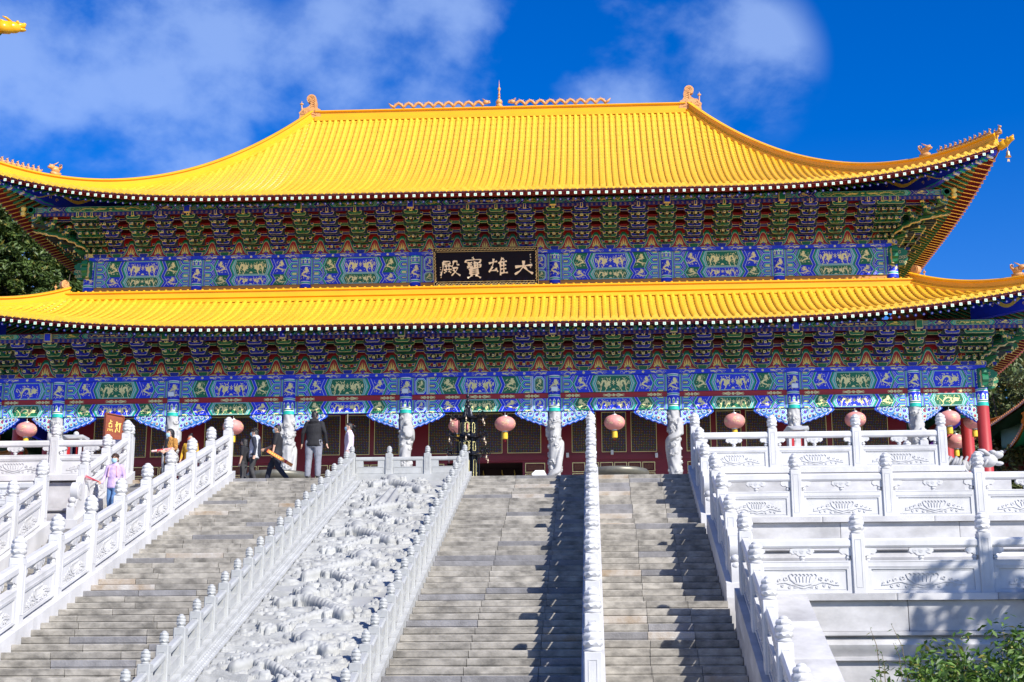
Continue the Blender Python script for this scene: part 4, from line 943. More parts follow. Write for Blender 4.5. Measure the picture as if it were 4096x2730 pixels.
# ---- lower storey
for i, (cx, w) in enumerate(bays(COLX)):
    A, B = (BL, GR) if i % 2 == 0 else (GR, BL)
    L_ = w-0.50; small = w < 4
    beam('painted_beam', cx, L_, -0.14, 7.40, 0.765, A, B, extra=(i == 4), simple=small)
    beam('painted_beam', cx, L_, -0.14, 6.59, 0.555, B, A, extra=(i == 4), simple=small)
    g = MB(); g.box(-L_/2, L_/2, 0, .1, 0, .245, 0)
    for ox in ([-0.38*L_, -.0, .38*L_] if not small else [-.3*L_, .3*L_])+([-.2*L_, .2*L_] if i == 4 else []):
        s_ = 0.8 if abs(ox) < .1 else .55
        for m in range(4): g.ribbon(spiral(ox, .122, .06+.0*m, .02, 90*m, .8, 8), .022, -.004, 1)
        for sx in (-1, 1):
            for zz in (-1, 1): g.ribbon([(ox+sx*.08, .122), (ox+sx*.25*s_, .122+zz*.06), (ox+sx*.42*s_, .122+zz*.02), (ox+sx*.58*s_, .122+zz*.05)], [.02, .04, .03, .015], -.004, 1)
            g.ribbon([(ox+sx*.2*s_, .122), (ox+sx*.62*s_, .122)], [.04, .01], -.004, 1)
    put('red_cushion_board', g.mesh('red_cushion_board', [red, gold]), hall, (cx, -0.06, 7.150))
def plate(y, z0, H, xs, x_end):
    for (cx, w) in bays(xs):
        g = MB(); g.box(-w/2+.003, w/2-.003, 0, .36, 0, H, 0)
        n = 5 if w > 6 else 4 if w > 4 else 2; sp = w/n
        for q in range(n):
            x = -w/2+sp*(q+.5); dragon(g, x-.36, x+.36, H*.1, H*.9, -.004, 1, q % 2 == 1)
        for q in range(n+1):
            x = -w/2+sp*q
            if abs(x) < w/2-.05:
                for k in range(4): g.ribbon([(x-.06*math.cos(R(45*k)), H/2-.06*math.sin(R(45*k))), (x+.06*math.cos(R(45*k)), H/2+.06*math.sin(R(45*k)))], .022, -.004, 1)
        put('plate_beam', g.mesh('plate_beam', [blue, gold]), hall, (cx, y, z0))
plate(-0.24, 8.175, 0.185, COLX, 0)
plate(WALL-0.24, 14.70, 0.175, COLX[1:9], 0)
# ---- upper storey
for i, (cx, w) in enumerate(bays(COLX[1:9])):
    A, B = (BL, GR) if i % 2 == 0 else (GR, BL)
    beam('painted_beam', cx, w-0.46, WALL-0.14, 13.925, 0.77, A, B, extra=(i == 3))
    beam('painted_beam', cx, w-0.46, WALL-0.14, 13.40, 0.515, B, A, extra=(i == 3))
    g = MB(); g.box(-w/2, w/2, 0, .2, 0, .52); put('plaster_band', g.mesh('plaster_band', orange_w), hall, (cx, WALL-.09, 12.88))
# storey walls
g = MB(); g.box(-Xc, Xc, WALL+.12, 24.4, 12.0, 17.3); mk('upper_wall', g, red_dk, hall, loc=(0, 13.7, 14))
# ---- column heads and columns
def head_mesh(z0, z1, r, nm, up):
    g = MB(); h = z1-z0; mats = [blue, teal, white, gold, green, cream]
    seg = [(0, .10, 1), (.10, .118, 2), (.118, .15, 4), (.15, .17, 2), (.17, .40, 0), (.40, .42, 2), (.42, .45, 1), (.45, .465, 2), (.465, .93, 0), (.93, .945, 2), (.945, .975, 1), (.975, 1.0, 2)] if not up else [(0, .12, 0), (.12, .14, 2), (.14, .19, 1), (.19, .21, 2), (.21, .72, 0), (.72, .74, 2), (.74, .79, 1), (.79, .80, 2), (.80, .93, 0), (.93, .95, 2), (.95, 1.0, 1)]
    for k, (p, q, m_) in enumerate(seg): g.lathe([(r, h*p), (r, h*q)], 24, (0, 0, z0), m_)
    st = len(g.v)
    W = 2*r*1.15; zc0, zc1 = (z0+h*.24, z0+h*.70) if up else (z0+h*.50, z0+h*.90)
    coil(g, -W*.42, W*.42, zc0, zc1, 0.0, 3)
    for q in range(5):                                        # petals round the lower band
        x = -W*.6+W*.3*q; zz = z0+(h*.18 if not up else h*.82)
        for k, m_ in ((1.0, 2), (.72, 1), (.4, 3)): g.fpoly([(x-.06*k, zz), (x+.06*k, zz), (x+.06*k, zz+h*.10*k+.02), (x, zz+h*.17*k), (x-.06*k, zz+h*.10*k+.02)], -.001*(3-k), m_)
    g.fn(lambda x, y, z: ((r+.006-y)*math.sin(x/r), -(r+.006-y)*math.cos(x/r), z), st)
    return g.mesh(nm, mats, 40)
HL = head_mesh(6.55, 8.17, 0.285, 'column_head', False); HU = head_mesh(13.22, 14.70, 0.275, 'column_head', True)
nth, nzc = 88, 210
def dragon_column(seed, hand):
    rs = np.random.RandomState(seed); th = np.linspace(0, 2*math.pi, nth+1); zz = np.linspace(0.35, 6.56, nzc); TH, ZZ = np.meshgrid(th, zz)
    Hh = 0.018*np.sin(3*TH+2*np.sin(ZZ*3.1))*np.cos(ZZ*5+2*np.cos(TH*2))
    def wrap(d): return (d+math.pi) % (2*math.pi)-math.pi
    rad = 0.26
    for q in range(110):
        pz = rs.uniform(.4, 6.5); pt = rs.uniform(0, 6.28); r = rs.uniform(.08, .16); ph = rs.uniform(0, 6)
        dx = wrap(TH-pt)*rad; dz = ZZ-pz; d = np.hypot(dx, dz*1.25); Hh = np.maximum(Hh, np.where(d < r, .025+.03*(1-d/r)+.022*np.sin(d/r*8+np.arctan2(dz, dx)+ph), -1))
    zz_h = np.linspace(.9, 6.1, 260)
    for z0 in zz_h:
        pt = hand*(z0*2.05)+0.35*math.sin(z0*3.7)+seed; zb = z0+0.16*math.sin(z0*4.1)
        r = .13 if z0 > 1.4 else .09; dx = wrap(TH-pt)*rad; d = np.hypot(dx, ZZ-zb)
        Hh = np.maximum(Hh, np.where(d < r, .03+.75*np.sqrt(np.clip(r*r-d*d, 0, None))+.008*math.sin(z0*95), -1))
    pt = hand*(6.1*2.05)+0.35*math.sin(6.1*3.7)+seed
    for dz, da, r in ((0, 0, .19), (-.18, .1, .15), (.12, .35, .09), (.12, -.35, .09), (-.05, .5, .08)):
        d = np.hypot(wrap(TH-pt-da)*rad, ZZ-5.75-dz); Hh = np.maximum(Hh, np.where(d < r, .06+.6*np.sqrt(np.clip(r*r-d*d, 0, None)), -1))
    RR = rad-.0+np.clip(Hh, -.02, .12)*1.25; RR[:, -1] = RR[:, 0]
    G = np.stack([RR*np.cos(TH), RR*np.sin(TH), ZZ], -1); g = MB(); g.grid(G, flip=False); g.lathe([(.40, .30), (.42, .36), (.38, .46), (.30, .50)], 24)
    return g.mesh('dragon_column', mat('column_marble', (.44, .44, .445), .6, var=.2, vscale=5), True)
DC = [dragon_column(1, 1), dragon_column(2, -1), dragon_column(5, 1)]
fl = MB(); fl.box(-.15, .15, -.05, .05, -.11, .11, 0); fl.frect(-.13, .13, -.09, .09, -.053, 1); fl.box(-.02, .02, .05, .22, -.02, .02, 0); fl.xf(Matrix.Rotation(R(18), 4, 'X'))
FLD = fl.mesh('floodlight', [mat('floodlight_grey', (.42, .46, .55), .4), mat('floodlight_glass', (.72, .80, .88), .15)])
rc = MB(); rc.lathe([(.42, .30), (.44, .36), (.40, .46), (.30, .50), (.285, .52), (.275, 6.56)], 28); RCM = rc.mesh('red_column', red_col, 40)
for i, x in enumerate(COLX):
    if 0 < i < 9: cp = put('dragon_column', DC[i % 3], hall, (x, 0, 0), rot=(0, 0, R(47*i)))
    else: cp = put('red_column', RCM, hall, (x, 0, 0))
    put('column_head', HL, hall, (x, 0, 0))
    if i in (2, 4, 5, 7): put('floodlight', FLD, hall, (x+.02, -.52, 7.50))
    if 1 <= i <= 8: put('column_head', HU, hall, (x, WALL, 0))
for s in (-1, 1):
    for y in (WALL, WALL+3.9, WALL+8.3, WALL+12.7, WALL+17.1):
        put('red_column', RCM, hall, (s*(Xc+a), y, 0)); put('column_head', HL, hall, (s*(Xc+a), y, 0), rot=(0, 0, R(90*s)))
        if y > WALL+1: put('red_column', RCM, hall, (s*Xc, y, 0))
    for y0, y1 in ((0, WALL), (WALL, WALL+3.9), (WALL+3.9, WALL+8.3), (WALL+8.3, WALL+12.7)):
        key = ('side', round(y1-y0, 2))
        if key not in BM: BM[key] = [painted(y1-y0-.5, H, A, B, simple=True).mesh('painted_beam', PM) for H, A, B in ((.765, GR, BL), (.555, BL, GR))]
        for me, z in zip(BM[key], (7.40, 6.59)): put('painted_beam', me, hall, (s*(Xc+a+.14), (y0+y1)/2, z), rot=(0, 0, R(90*s)))
    g = MB(); g.box(min(s*(Xc+a-.1), s*(Xc+a+.2)), max(s*(Xc+a-.1), s*(Xc+a+.2)), 0, 20, 7.15, 7.39); g.box(min(s*(Xc+a-.15), s*(Xc+a+.22)), max(s*(Xc+a-.15), s*(Xc+a+.22)), -.2, 24, 8.175, 8.36, 1); mk('side_plate', g, [red, blue], hall, loc=(s*(Xc+a), 10, 7.8))
# beam heads crossing at the corners (green, scalloped)
gh = MB(); gh.prism([(0, -.42), (.20, -.42), (.32, -.36), (.36, -.22), (.46, -.14), (.46, .02), (.38, .10), (.46, .18), (.44, .32), (.34, .34), (.30, .42), (0, .42)], -.13, .13, 0)
for yy in (-.136, .136):
    for q in range(7): gh.ribbon(spiral(.10+.12*(q % 3), -.26+.24*(q//3), .09, .02, 70*q, 1.1, 9), .025, yy, 1)
GH = gh.mesh('beam_head', [green, cream])
gb = MB(); gb.box(-.17, .17, -.30, .30, -.42, .42, 0)
for q, m_ in enumerate((2, 1, 2, 1, 0)): gb.box(-.12, .12, -.34, -.30, -.36+.15*q, -.36+.15*q+.13, m_)
gb.tube([(0, -.36, -.42), (0, -.36, .3)], .09, 8, 1); GBX = gb.mesh('corner_block', [green, cream, teal])
for s in (-1, 1):
    for X_, Y_, z in ((Xc+a, 0.0, 7.75), (Xc, WALL, 14.25)):
        put('beam_head', GH, hall, (s*(X_+.28), Y_, z), rot=(0, 0, 0 if s > 0 else math.pi)); put('beam_head', GH, hall, (s*(X_+.05), Y_-.28, z), rot=(0, 0, R(-90))); put('corner_block', GBX, hall, (s*(X_-.05), Y_-.30, z), scale=(.8, .6, 1))
# ---- scalloped spandrels
def spandrel(L_):
    g = MB(); Hh = .74; pts = [(0, 0), (L_, 0), (L_+.02, -.10), (L_-.10, -.20)]
    n = 5
    for q in range(n):
        f0 = 1-(q+1)/n; xa = (L_-.12)*(1-q/n)+0.02; xb = (L_-.12)*f0+0.02
        za = -.20-(Hh-.24)*(q/n)**0.85; zb = -.20-(Hh-.24)*((q+1)/n)**0.85
        pts += [((xa*2+xb)/3, za-.03), ((xa+xb*2)/3, zb-.0+.0), (xb, zb+.02 if q < n-1 else zb)]
    pts += [(.02, -Hh), (0, -Hh)]
    g.prism(pts[::-1], -.07, .07, 0, front=0)
    inner = [(x*.93+.02, z*.88-.012) for x, z in pts]; 
    for yy, sg in ((-.072, 1), (.072, -1)):
        for k, m_ in ((1.0, 5), (.965, 0), (.91, 3), (.875, 5)):
            pp = [(x*k+(1-k)*.22*L_*0.9, z*k-(1-k)*.12*1.6) for x, z in pts]; g.fpoly(pp[::-1] if sg > 0 else pp, yy-.003*sg*(1-k)*30-.001*sg, m_)
        y2 = yy-.018*sg
        for (cx, cz, r) in ((.20, -.19, .16), (.50, -.16, .14), (.79, -.12, .115), (1.05, -.10, .09), (.15, -.46, .12), (.39, -.37, .09), (1.26, -.07, .06), (.62, -.31, .06), (.10, -.62, .07), (.90, -.23, .04), (.36, -.05, .05), (.66, -.04, .045), (.94, -.035, .04)):
            cx *= L_/1.45
            for kk, m_ in ((1.12, 3), (.98, 2), (.74, 3), (.60, 0 if cx % .3 > .12 else 4)): y2 -= .002*sg; g.ribbon(spiral(cx, cz, r*kk, r*kk*.35, 30+100*cx, 1.25, 14), r*.34*max(kk, .5), y2, m_)
            g.fpoly([(cx+r*.16*math.cos(R(60*q)), cz+r*.16*math.sin(R(60*q))) for q in range(6)], y2-.002*sg, 4)
    return g.mesh('spandrel', [blue, green, teal, white, red, mat('violet_blue_paint', (.05, .20, .55), .5)])
SPA = {}
for (x0, x1) in zip(COLX[:-1], COLX[1:]):
    L_ = 1.45 if x1-x0 > 4 else 0.86
    if L_ not in SPA: SPA[L_] = spandrel(L_)
    put('spandrel', SPA[L_], hall, (x0+.29, 0, 6.585)); put('spandrel', SPA[L_], hall, (x1-.29, 0, 6.585), rot=(0, 0, math.pi))
# ---- bracket sets
def arm_pts(w, h): return [(-w, h+.05), (-w, .085), (-w*.92, .035), (-w*.76, 0), (w*.76, 0), (w*.92, .035), (w, .085), (w, h+.05), (w-.10, h+.05), (w-.15, h*.95), (-w+.15, h*.95), (-w+.10, h+.05)]
def bracket(n, Ht, proj, A, B):
    """bracket set: outward is -y; A arm colour, B block colour (slots: 0 blue, 1 green, 2 cream, 3 dark)"""
    g = MB(); z0 = 0.20; hl = (Ht-z0)/(n+0.6)
    g.prism([(-.16, 0), (.16, 0), (.22, .10), (.22, .20), (-.22, .20), (-.22, .10)], -.16, .16, 2); g.fpoly([(-.145, .015), (.145, .015), (.20, .10), (.20, .185), (-.20, .185), (-.20, .10)], -.164, B)
    def arm(w, y, z, h=.125):
        g.prism(arm_pts(w, h), y-.05, y+.05, A); g.prism([(x, z_) for x, z_ in arm_pts(w, h)], y-.052, y-.05, 2)
    def put_arm(w, y, z, h=.125):
        st = len(g.v); arm(w, y, 0, h); g.fpoly([(x-math.copysign(.013, x), .015+z_*.80) for x, z_ in arm_pts(w, h)], y-.055, A); g.xf(Matrix.Translation((0, 0, z)), st)
        for x in (-w+.05, w-.05): block(x, y, z+h+.05)
    def block(x, y, z, s_=1.0):
        w, h = .072*s_, .095*s_; st = len(g.v)
        pts = [(x-w*.62, z), (x+w*.62, z), (x+w, z+h*.45), (x+w, z+h), (x-w, z+h), (x-w, z+h*.45)]
        g.prism(pts, y-.075, y+.06, 2); g.fpoly([(x+(a_-x)*.78, z+h*.12+(b_-z)*.78) for a_, b_ in pts], y-.078, B)
    for k in range(n+1):
        y = -proj*k/n; z = z0+hl*k
        g.box(-.42, .42, y+.055, y+.075, z-.02, z+hl*.98, 3)  # dark board stands in for the shaded hollow behind the arms
        put_arm(.32 if k else .36, y, z)
        if k < n: put_arm(.48, y+.03, z+hl*.92)
        block(0, y-.02, z+.135, 1.15)
        if k < n:                                              # nose reaching out to the next step
            g.prism([(-.055, z+.02), (.055, z+.02), (.055, z+.15), (-.055, z+.15)], y-proj/n-.10, y, 3 if k % 2 else A)
            yy = y-proj/n-.10; g.prism([(-.05, z-.02), (.05, z-.02), (.05, z+.075), (-.05, z+.075)], yy-.03, yy+.02, 2); g.frect(-.026, .026, z+.005, z+.05, yy-.034, 3)
    y = -proj; z = z0+hl*n; g.box(-.06, .06, y-.14, y+.1, z+.12, z+hl*1.2, 2); g.frect(-.035, .035, z+.13, z+hl*1.15, y-.144, A)
    return g
dark_paint_and_shade = mat('dark_paint_and_shade', (.02, .03, .03), .6)  # dark parts of the noses, and boards coloured as shade behind arms
BKM = [mat('bracket_blue', (0.007, 0.016, 0.33), .45), mat('bracket_green', (0.006, 0.13, 0.045), .45), gold_ln, dark_paint_and_shade]
BK = {('l', 0): bracket(3, 1.27, 1.62, 1, 0), ('l', 1): bracket(3, 1.27, 1.62, 0, 1), ('u', 0): bracket(4, 1.47, 2.08, 1, 0), ('u', 1): bracket(4, 1.47, 2.08, 0, 1)}
BKMESH = {k: v.mesh('bracket_set', BKM) for k, v in BK.items()}
def flame_board(w, h):
    g = MB(); g.box(-w/2, w/2, 0, .04, -.01, h*1.6, 4)
    base = lambda k: [(-w*.47*k, 0), (-w*.45*k, .06*h), (-w*.30*k, .22*h*k+.02), (-w*.22*k, .45*h*k), (-w*.11*k, .88*h*k), (-w*.05*k, 1.0*h*k), (w*.05*k, 1.0*h*k), (w*.11*k, .88*h*k), (w*.22*k, .45*h*k), (w*.30*k, .22*h*k+.02), (w*.45*k, .06*h), (w*.47*k, 0)]
    for q, (k, m_) in enumerate(((1.16, 1), (1.02, 2), (.95, 3), (.91, 0))): g.fpoly(base(k), -.004-.002*q, m_)
    for q in range(11):
        an = 90+(q-5)*15; l_ = h*(.74-.045*abs(q-5)*1.25); r0 = h*.24
        x0, z0_ = r0*.8*math.cos(R(an)), .16*h+r0*.5*math.sin(R(an)); x1, z1 = l_*.50*math.cos(R(an)), .12*h+l_*.85*math.sin(R(an))
        g.ribbon([(x0, z0_), ((x0+x1)/2+.012*(-1)**q, (z0_+z1)/2), (x1, z1)], [.05, .035, .008], -.0125, 5)
    for sx in (-1, 1): g.ribbon([(sx*.05, .08*h), (sx*.2*w, .09*h), (sx*.36*w, .04*h)], [.07, .05, .02], -.0125, 5)
    for dx, dz, m_ in ((-.045, .15, 6), (.045, .15, 6), (0, .28, 2)): g.fpoly([(dx+.042*math.cos(R(45*q)), h*dz+.042*math.sin(R(45*q))) for q in range(8)], -.0145, m_)
    return g.mesh('flame_board', [red, green, teal, cream, red, flame_m, blue])
FBL, FBU = flame_board(1.12, .76), flame_board(1.10, .76)
tie = {}
def bracket_zone(xs, y0, z0, n, proj, Ht, typ, x_half):
    pos = []
    for (cx, w) in bays(xs):
        m = 5 if w > 6 else 4 if w > 4 else 2
        pos += [cx-w/2+w*q/m for q in range(m)]
    pos.append(xs[-1])
    mid = len(pos)//2
    for i, x in enumerate(pos):
        par = (i % 2) if x < 0 else ((len(pos)-1-i) % 2)
        put('bracket_set', BKMESH[(typ, par)], hall, (x, y0, z0))
    for xA, xB in zip(pos[:-1], pos[1:]): put('flame_board', FBL if typ == 'l' else FBU, hall, ((xA+xB)/2, y0-.02, z0), scale=((xB-xA)/1.31, 1, 1))
    hl = (Ht-.2)/(n+.6)
    for k in range(n+1):                                       # long tie beams at every step and boards behind them
        y = y0-proj*k/n+.03; z = z0+.2+hl*(k+1)+.10 if k < n else z0+.2+hl*n+.24
        xe = x_half+proj*k/n
        if k < n:
            g = MB(); g.box(-xe, xe, y-.035, y+.035, z, z+.12, 0); g.box(-xe, xe, y-.037, y-.035, z+.105, z+.12, 1); g.box(-xe, xe, y-.037, y-.035, z, z+.012, 1); mk('tie_beam', g, [deep_blue if k % 2 else green, gold_ln], hall, loc=(0, y, z))
            g = MB(); g.box(-xe, xe, y+.0, y+.03, z+.12, z+hl*.95); mk('bracket_board', g, red if typ == 'u' else red_br, hall, loc=(0, y, z))
    g = MB(); g.box(-x_half, x_half, y0+.03, y0+.06, z0+.8, z0+Ht+.9); mk('bracket_board', g, red_br, hall, loc=(0, y0, z0+1))
    # corner sets: fanned arms at the angle
    for s in (-1, 1):
        xk = s*xs[-1]
        put('bracket_set', BKMESH[(typ, 0)], hall, (xk+s*.02, y0+.02, z0), rot=(0, 0, R(45*s)), scale=(1, 1.38, 1))
        for q in (0.34, 0.68): put('bracket_set', BKMESH[(typ, 0)], hall, (xk-s*q, y0+.004*q, z0), scale=(.8, 1, 1))
        for q in (0.0, 0.34, 0.68): put('bracket_set', BKMESH[(typ, 0)], hall, (xk, y0+q, z0), rot=(0, 0, R(90*s)))
        n_ = 9 if typ == 'u' else 8
        for q in range(3, 26 if typ == 'u' else 30):
            put('bracket_set', BKMESH[(typ, q % 2)], hall, (xk, y0+1.0+1.3*(q-3)*.98, z0), rot=(0, 0, R(90*s))) if 1.0+1.3*(q-3) < 12 else None
        g = MB(); m_ = 7
        for q in range(m_):                                    # fan of long pointed arms
            an = R(-45*1+(q-3)*11); l_ = proj*(1.30-.05*abs(q-3)); zq = z0+.35+hl*.55*q
            for k in range(2):
                zz = zq+.1*k; dx, dy = math.cos(an), math.sin(an); l2 = l_*(0.55+.09*q)
                P0 = np.array((0, 0, zz)); 
                g.tube([(0, 0, zz), (dx*l2*.7, dy*l2*.7, zz+.02), (dx*l2, dy*l2, zz-.05), (dx*(l2+.22), dy*(l2+.22), zz+.02)], [.05, .05, .04, .008], 4, 1 if k else 2)
        if s < 0: g.fn(lambda x, y, z: (-x, y, z))
        g.fn(lambda x, y, z: (x+xk, y+y0, z)); mk('corner_bracket_fan', g, [blue, green, cream], hall, loc=(xk, y0, z0))
    return pos
bracket_zone(COLX, 0.0, 8.37, 3, 1.62, 1.27, 'l', Xc+a)
bracket_zone(COLX[1:9], WALL, 14.885, 4, 2.08, 1.47, 'u', Xc)
# ---- eave purlins (painted) and board below them, with square beam ends over the columns
for y, z0, H, xs, x_half, bz in ((-1.80, 9.80, 0.215, COLX, Xc+a, 9.645), (0.68, 16.54, 0.255, COLX[1:9], Xc, 16.365)):
    ext = 1.7 if y < 0 else 2.1
    xq = list(xs); xq[0] -= ext; xq[-1] += ext
    for i, (cx, w) in enumerate(bays(xq)): beam('eave_purlin', cx, w-.01, y, z0, H, BL if i % 2 else GR, GR if i % 2 else BL, mats=[deep_blue, green, teal, cream, flame_m, cream, pale, red], simple=w < 4.2, dep=.28)
    g = MB(); g.box(-x_half-ext, x_half+ext, y+.03, y+.12, bz, z0, 0)
    n = int((x_half+ext)/.22)
    for q in range(-n, n+1):
        x = q*.22+.05
        for k in ([(-.06, .11), (.05, .12)], [(-.05, .06), (.06, .07)], [(-.06, .02), (.05, .03)], [(-.01, .12), (.01, .02)]): g.ribbon([(x+px, bz+pz) for px, pz in k], .016, y+.026, 1)
    mk('purlin_board', g, [deep_blue, mat('board_orange', (.45, .20, .06), .5)], hall, loc=(0, y, bz))
    for i, x in enumerate(xs):
        if abs(x) > x_half-.1: continue
        g = MB(); g.rbox(-.13, .13, -.16, .1, -.15, .17, .02, 0); g.box(-.15, .15, -.15, .05, -.165, -.15, 1); g.box(-.15, -.13, -.15, .05, -.15, .18, 1); g.box(.13, .15, -.15, .05, -.15, .18, 1); g.box(-.15, .15, -.15, .05, .17, .185, 1)
        put('purlin_beam_end', g.mesh('purlin_beam_end', [blue if i % 2 else green, cream]), hall, (x, y-.05, z0+.02))
    for s in (-1, 1):
        xx = s*(x_half-y+(0 if y < 0 else WALL-0.0)*0+(0.0)) if y < 0 else s*(x_half+2.22)
        g = MB(); g.lathe([(.0, 0), (.17, 0), (.17, .4), (0, .4)], 18, (0, 0, 0), 0); g.lathe([(.12, -.004), (.0, -.004)], 18, (0, 0, 0), 1); g.xf(Matrix.Rotation(R(-90), 4, 'X')); g.fn(lambda x, y_, z: (x, y_-.2, z)); put('purlin_round_end', g.mesh('purlin_round_end', [green, gold]), hall, (s*(x_half+(1.8 if y < 0 else 2.2)), y+.05, z0+.1))
        g = MB(); g.box(-.12, .12, min(0, 24), 24, 0, H, 0); put('side_purlin', g.mesh('side_purlin', [green]), hall, (s*(x_half+(1.8 if y < 0 else 2.22)), y+.1, z0))
        g = MB(); g.lathe([(.03, -.3), (.11, -.26), (.12, -.12), (.06, -.06), (.10, 0), (.12, .12), (.05, .2)], 10); put('hanging_lotus_boss', g.mesh('hanging_lotus_boss', flame_m, 40), hall, (s*(x_half+(2.1 if y < 0 else 2.5)), y-.25, z0+.05))
# ---- door wall with lattice panels
lat_cache = {}
def frame(g, x0, x1, z0, z1, y, w, mi): 
    g.box(x0-w, x1+w, y-.03, y, z1, z1+w, mi); g.box(x0-w, x1+w, y-.03, y, z0-w, z0, mi); g.box(x0-w, x0, y-.03, y, z0, z1, mi); g.box(x1, x1+w, y-.03, y, z0, z1, mi)
wall = MB(); yw = WALL
wall.box(-Xc-.1, -1.75, yw, yw+.25, .3, 8.4); wall.box(1.75, Xc+.1, yw, yw+.25, .3, 8.4); wall.box(-1.75, 1.75, yw, yw+.25, 4.78, 8.4)
dw = mk('door_wall', wall, red_dk, hall, loc=(0, yw, 4))
for s in (-1, 1):
    g = MB(); g.box(min(s*Xc, s*(Xc+.25)), max(s*Xc, s*(Xc+.25)), yw+.25, 24, .3, 8.4); mk('side_wall', g, red_dk, hall, loc=(s*Xc, 13, 4))
g = MB(); g.box(-Xc-a, Xc+a, -.1, 20, 8.0, 8.1); mk('veranda_ceiling', g, green, hall, loc=(0, 5, 8))
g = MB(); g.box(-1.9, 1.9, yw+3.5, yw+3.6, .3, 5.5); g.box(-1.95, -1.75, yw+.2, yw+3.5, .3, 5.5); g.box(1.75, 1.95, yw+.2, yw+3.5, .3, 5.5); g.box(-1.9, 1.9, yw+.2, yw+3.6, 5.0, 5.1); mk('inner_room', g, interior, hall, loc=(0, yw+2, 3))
g = MB()
for x in (-.9, -.3, .6, 1.2): g.tube([(x, yw+3.2, 4.9), (x+.06, yw+3.1, 4.4), (x-.05, yw+3.15, 3.9)], [.02, .05, .02], 6)
mk('hanging_streamers', g, flame_m, hall, loc=(0, yw+3, 4.4))
relief_br = mat('carved_door_relief', (.20, .06, .03), .5, var=.5, vscale=22, bump=.9, bscale=40)
for i, (cx, w) in enumerate(bays(COLX[1:9])):
    x0, x1 = cx-w/2, cx+w/2
    if i == 3: spans = [(-2.58, -1.07), (-.79, .79), (1.07, 2.58)]
    else: spans = [(x0+.73, x0+1.81), (x0+2.10, x0+3.19), (x0+3.45, x0+4.58)]
    for p, q in spans:
        g = MB(); g.box(p, q, yw-.01, yw+.02, 5.22, 7.04, 0); frame(g, p, q, 5.22, 7.04, yw-.006, .022, 1)
        mk('lattice_panel', g, [lattice, gold], dw, loc=((p+q)/2, yw, 6.1))
    g = MB(); g.box(x0+.45, x1-.45, yw-.07, yw, 4.85, 5.08); mk('door_lintel', g, red_dk, dw, loc=(cx, yw, 4.95))
    leaves = [(1.90, 2.75), (-2.75, -1.90)] if i == 3 else [(x0+.75+.64*q, x0+.75+.64*q+.52) for q in range(6)]
    for p, q in leaves:
        g = MB()
        for z0, z1 in ((4.32, 4.70), (3.30, 4.20), (1.9, 3.2), (.6, 1.8)):
            frame(g, p, q, z0, z1, yw-.01, .03, 0); g.box(p+.06, q-.06, yw-.03, yw+.01, z0+.06, z1-.06, 1); frame(g, p+.06, q-.06, z0+.06, z1-.06, yw-.008, .012, 2)
        mk('door_leaf', g, [gold, relief_br, interior], dw, loc=((p+q)/2, yw, 2.8))
cm = MB(); cm.box(-.06, .06, -.10, .06, -.10, .10); cm.tube([(0, .06, 0), (0, .14, .05)], .02, 6)
CMM = cm.mesh('security_camera', mat('camera_white', (.7, .72, .75), .4))
for q, (x, z) in enumerate(((3.82, 5.05), (5.86, 5.16), (7.88, 5.0))): put('security_camera', CMM, None, (x, yw-.14, z), label=('small white security camera on the door wall right of the central bay', 'small dark security camera over the door panels in the bay right of the central one', 'small security camera on the door wall left of the second right-hand column')[q], cat='camera', group='security cameras on the door wall')

# ---- name board
bd = thing('name_board', 'black name board with four large gold characters and a carved gold border', 'sign', (0.1, 2.0, 13.2))
g = MB(); W_, H_ = 4.72, 1.58
g.box(-W_/2, W_/2, 0, .12, 0, H_, 0)
lac = mat('black_lacquer', (.004, .005, .020), .5, var=.3, vscale=3, bump=.5, bscale=5, spec=.12, stretch=(.25, 1, 3.2))
lean = Matrix.Translation((0.1, 2.38, 13.22)) @ Matrix.Rotation(R(25), 4, 'X')
def board_part(nm, g, m, par=bd): g.xf(lean); return mk(nm, g, m, par, loc=(0.1, 2.0, 14))
pn = board_part('panel', g, [lac])
g = MB(); bw = .17
for x0, x1, z0, z1 in ((-W_/2-.1, W_/2+.1, H_-bw+.1, H_+.1), (-W_/2-.1, W_/2+.1, -.1, bw-.1), (-W_/2-.1, -W_/2+bw-.1, bw-.1, H_-bw+.1), (W_/2-bw+.1, W_/2+.1, bw-.1, H_-bw+.1)):
    g.box(x0, x1, -.05, .14, z0, z1, 0)
n = 30
for q in range(n):
    x = -W_/2+W_*(q+.5)/n
    for zc in (H_+.015, -.015): g.ribbon([(x-.075, zc-.03), (x-.03, zc+.035), (x+.0, zc+.0), (x+.03, zc-.04), (x+.075, zc+.02)], .020, -.056, 1)
for q in range(9):
    z = .06+(H_-.12)*(q+.5)/9
    for xc_ in (-W_/2-.015, W_/2+.015): g.ribbon([(xc_-.03, z-.075), (xc_+.035, z-.03), (xc_, z), (xc_-.04, z+.03), (xc_+.02, z+.075)], .026, -.056, 1)
for (x0, x1, z0, z1) in ((-W_/2-.1, W_/2+.1, H_+.085, H_+.1), (-W_/2-.1, W_/2+.1, -.1, -.085), (-W_/2-.1, -W_/2-.085, -.085, H_+.085), (W_/2+.085, W_/2+.1, -.085, H_+.085), (-W_/2+bw-.1, W_/2-bw+.1, H_-bw+.085, H_-bw+.1), (-W_/2+bw-.1, W_/2-bw+.1, bw-.1, bw-.085)): g.box(x0, x1, -.058, -.05, z0, z1, 1)
board_part('border', g, [lac, cream])
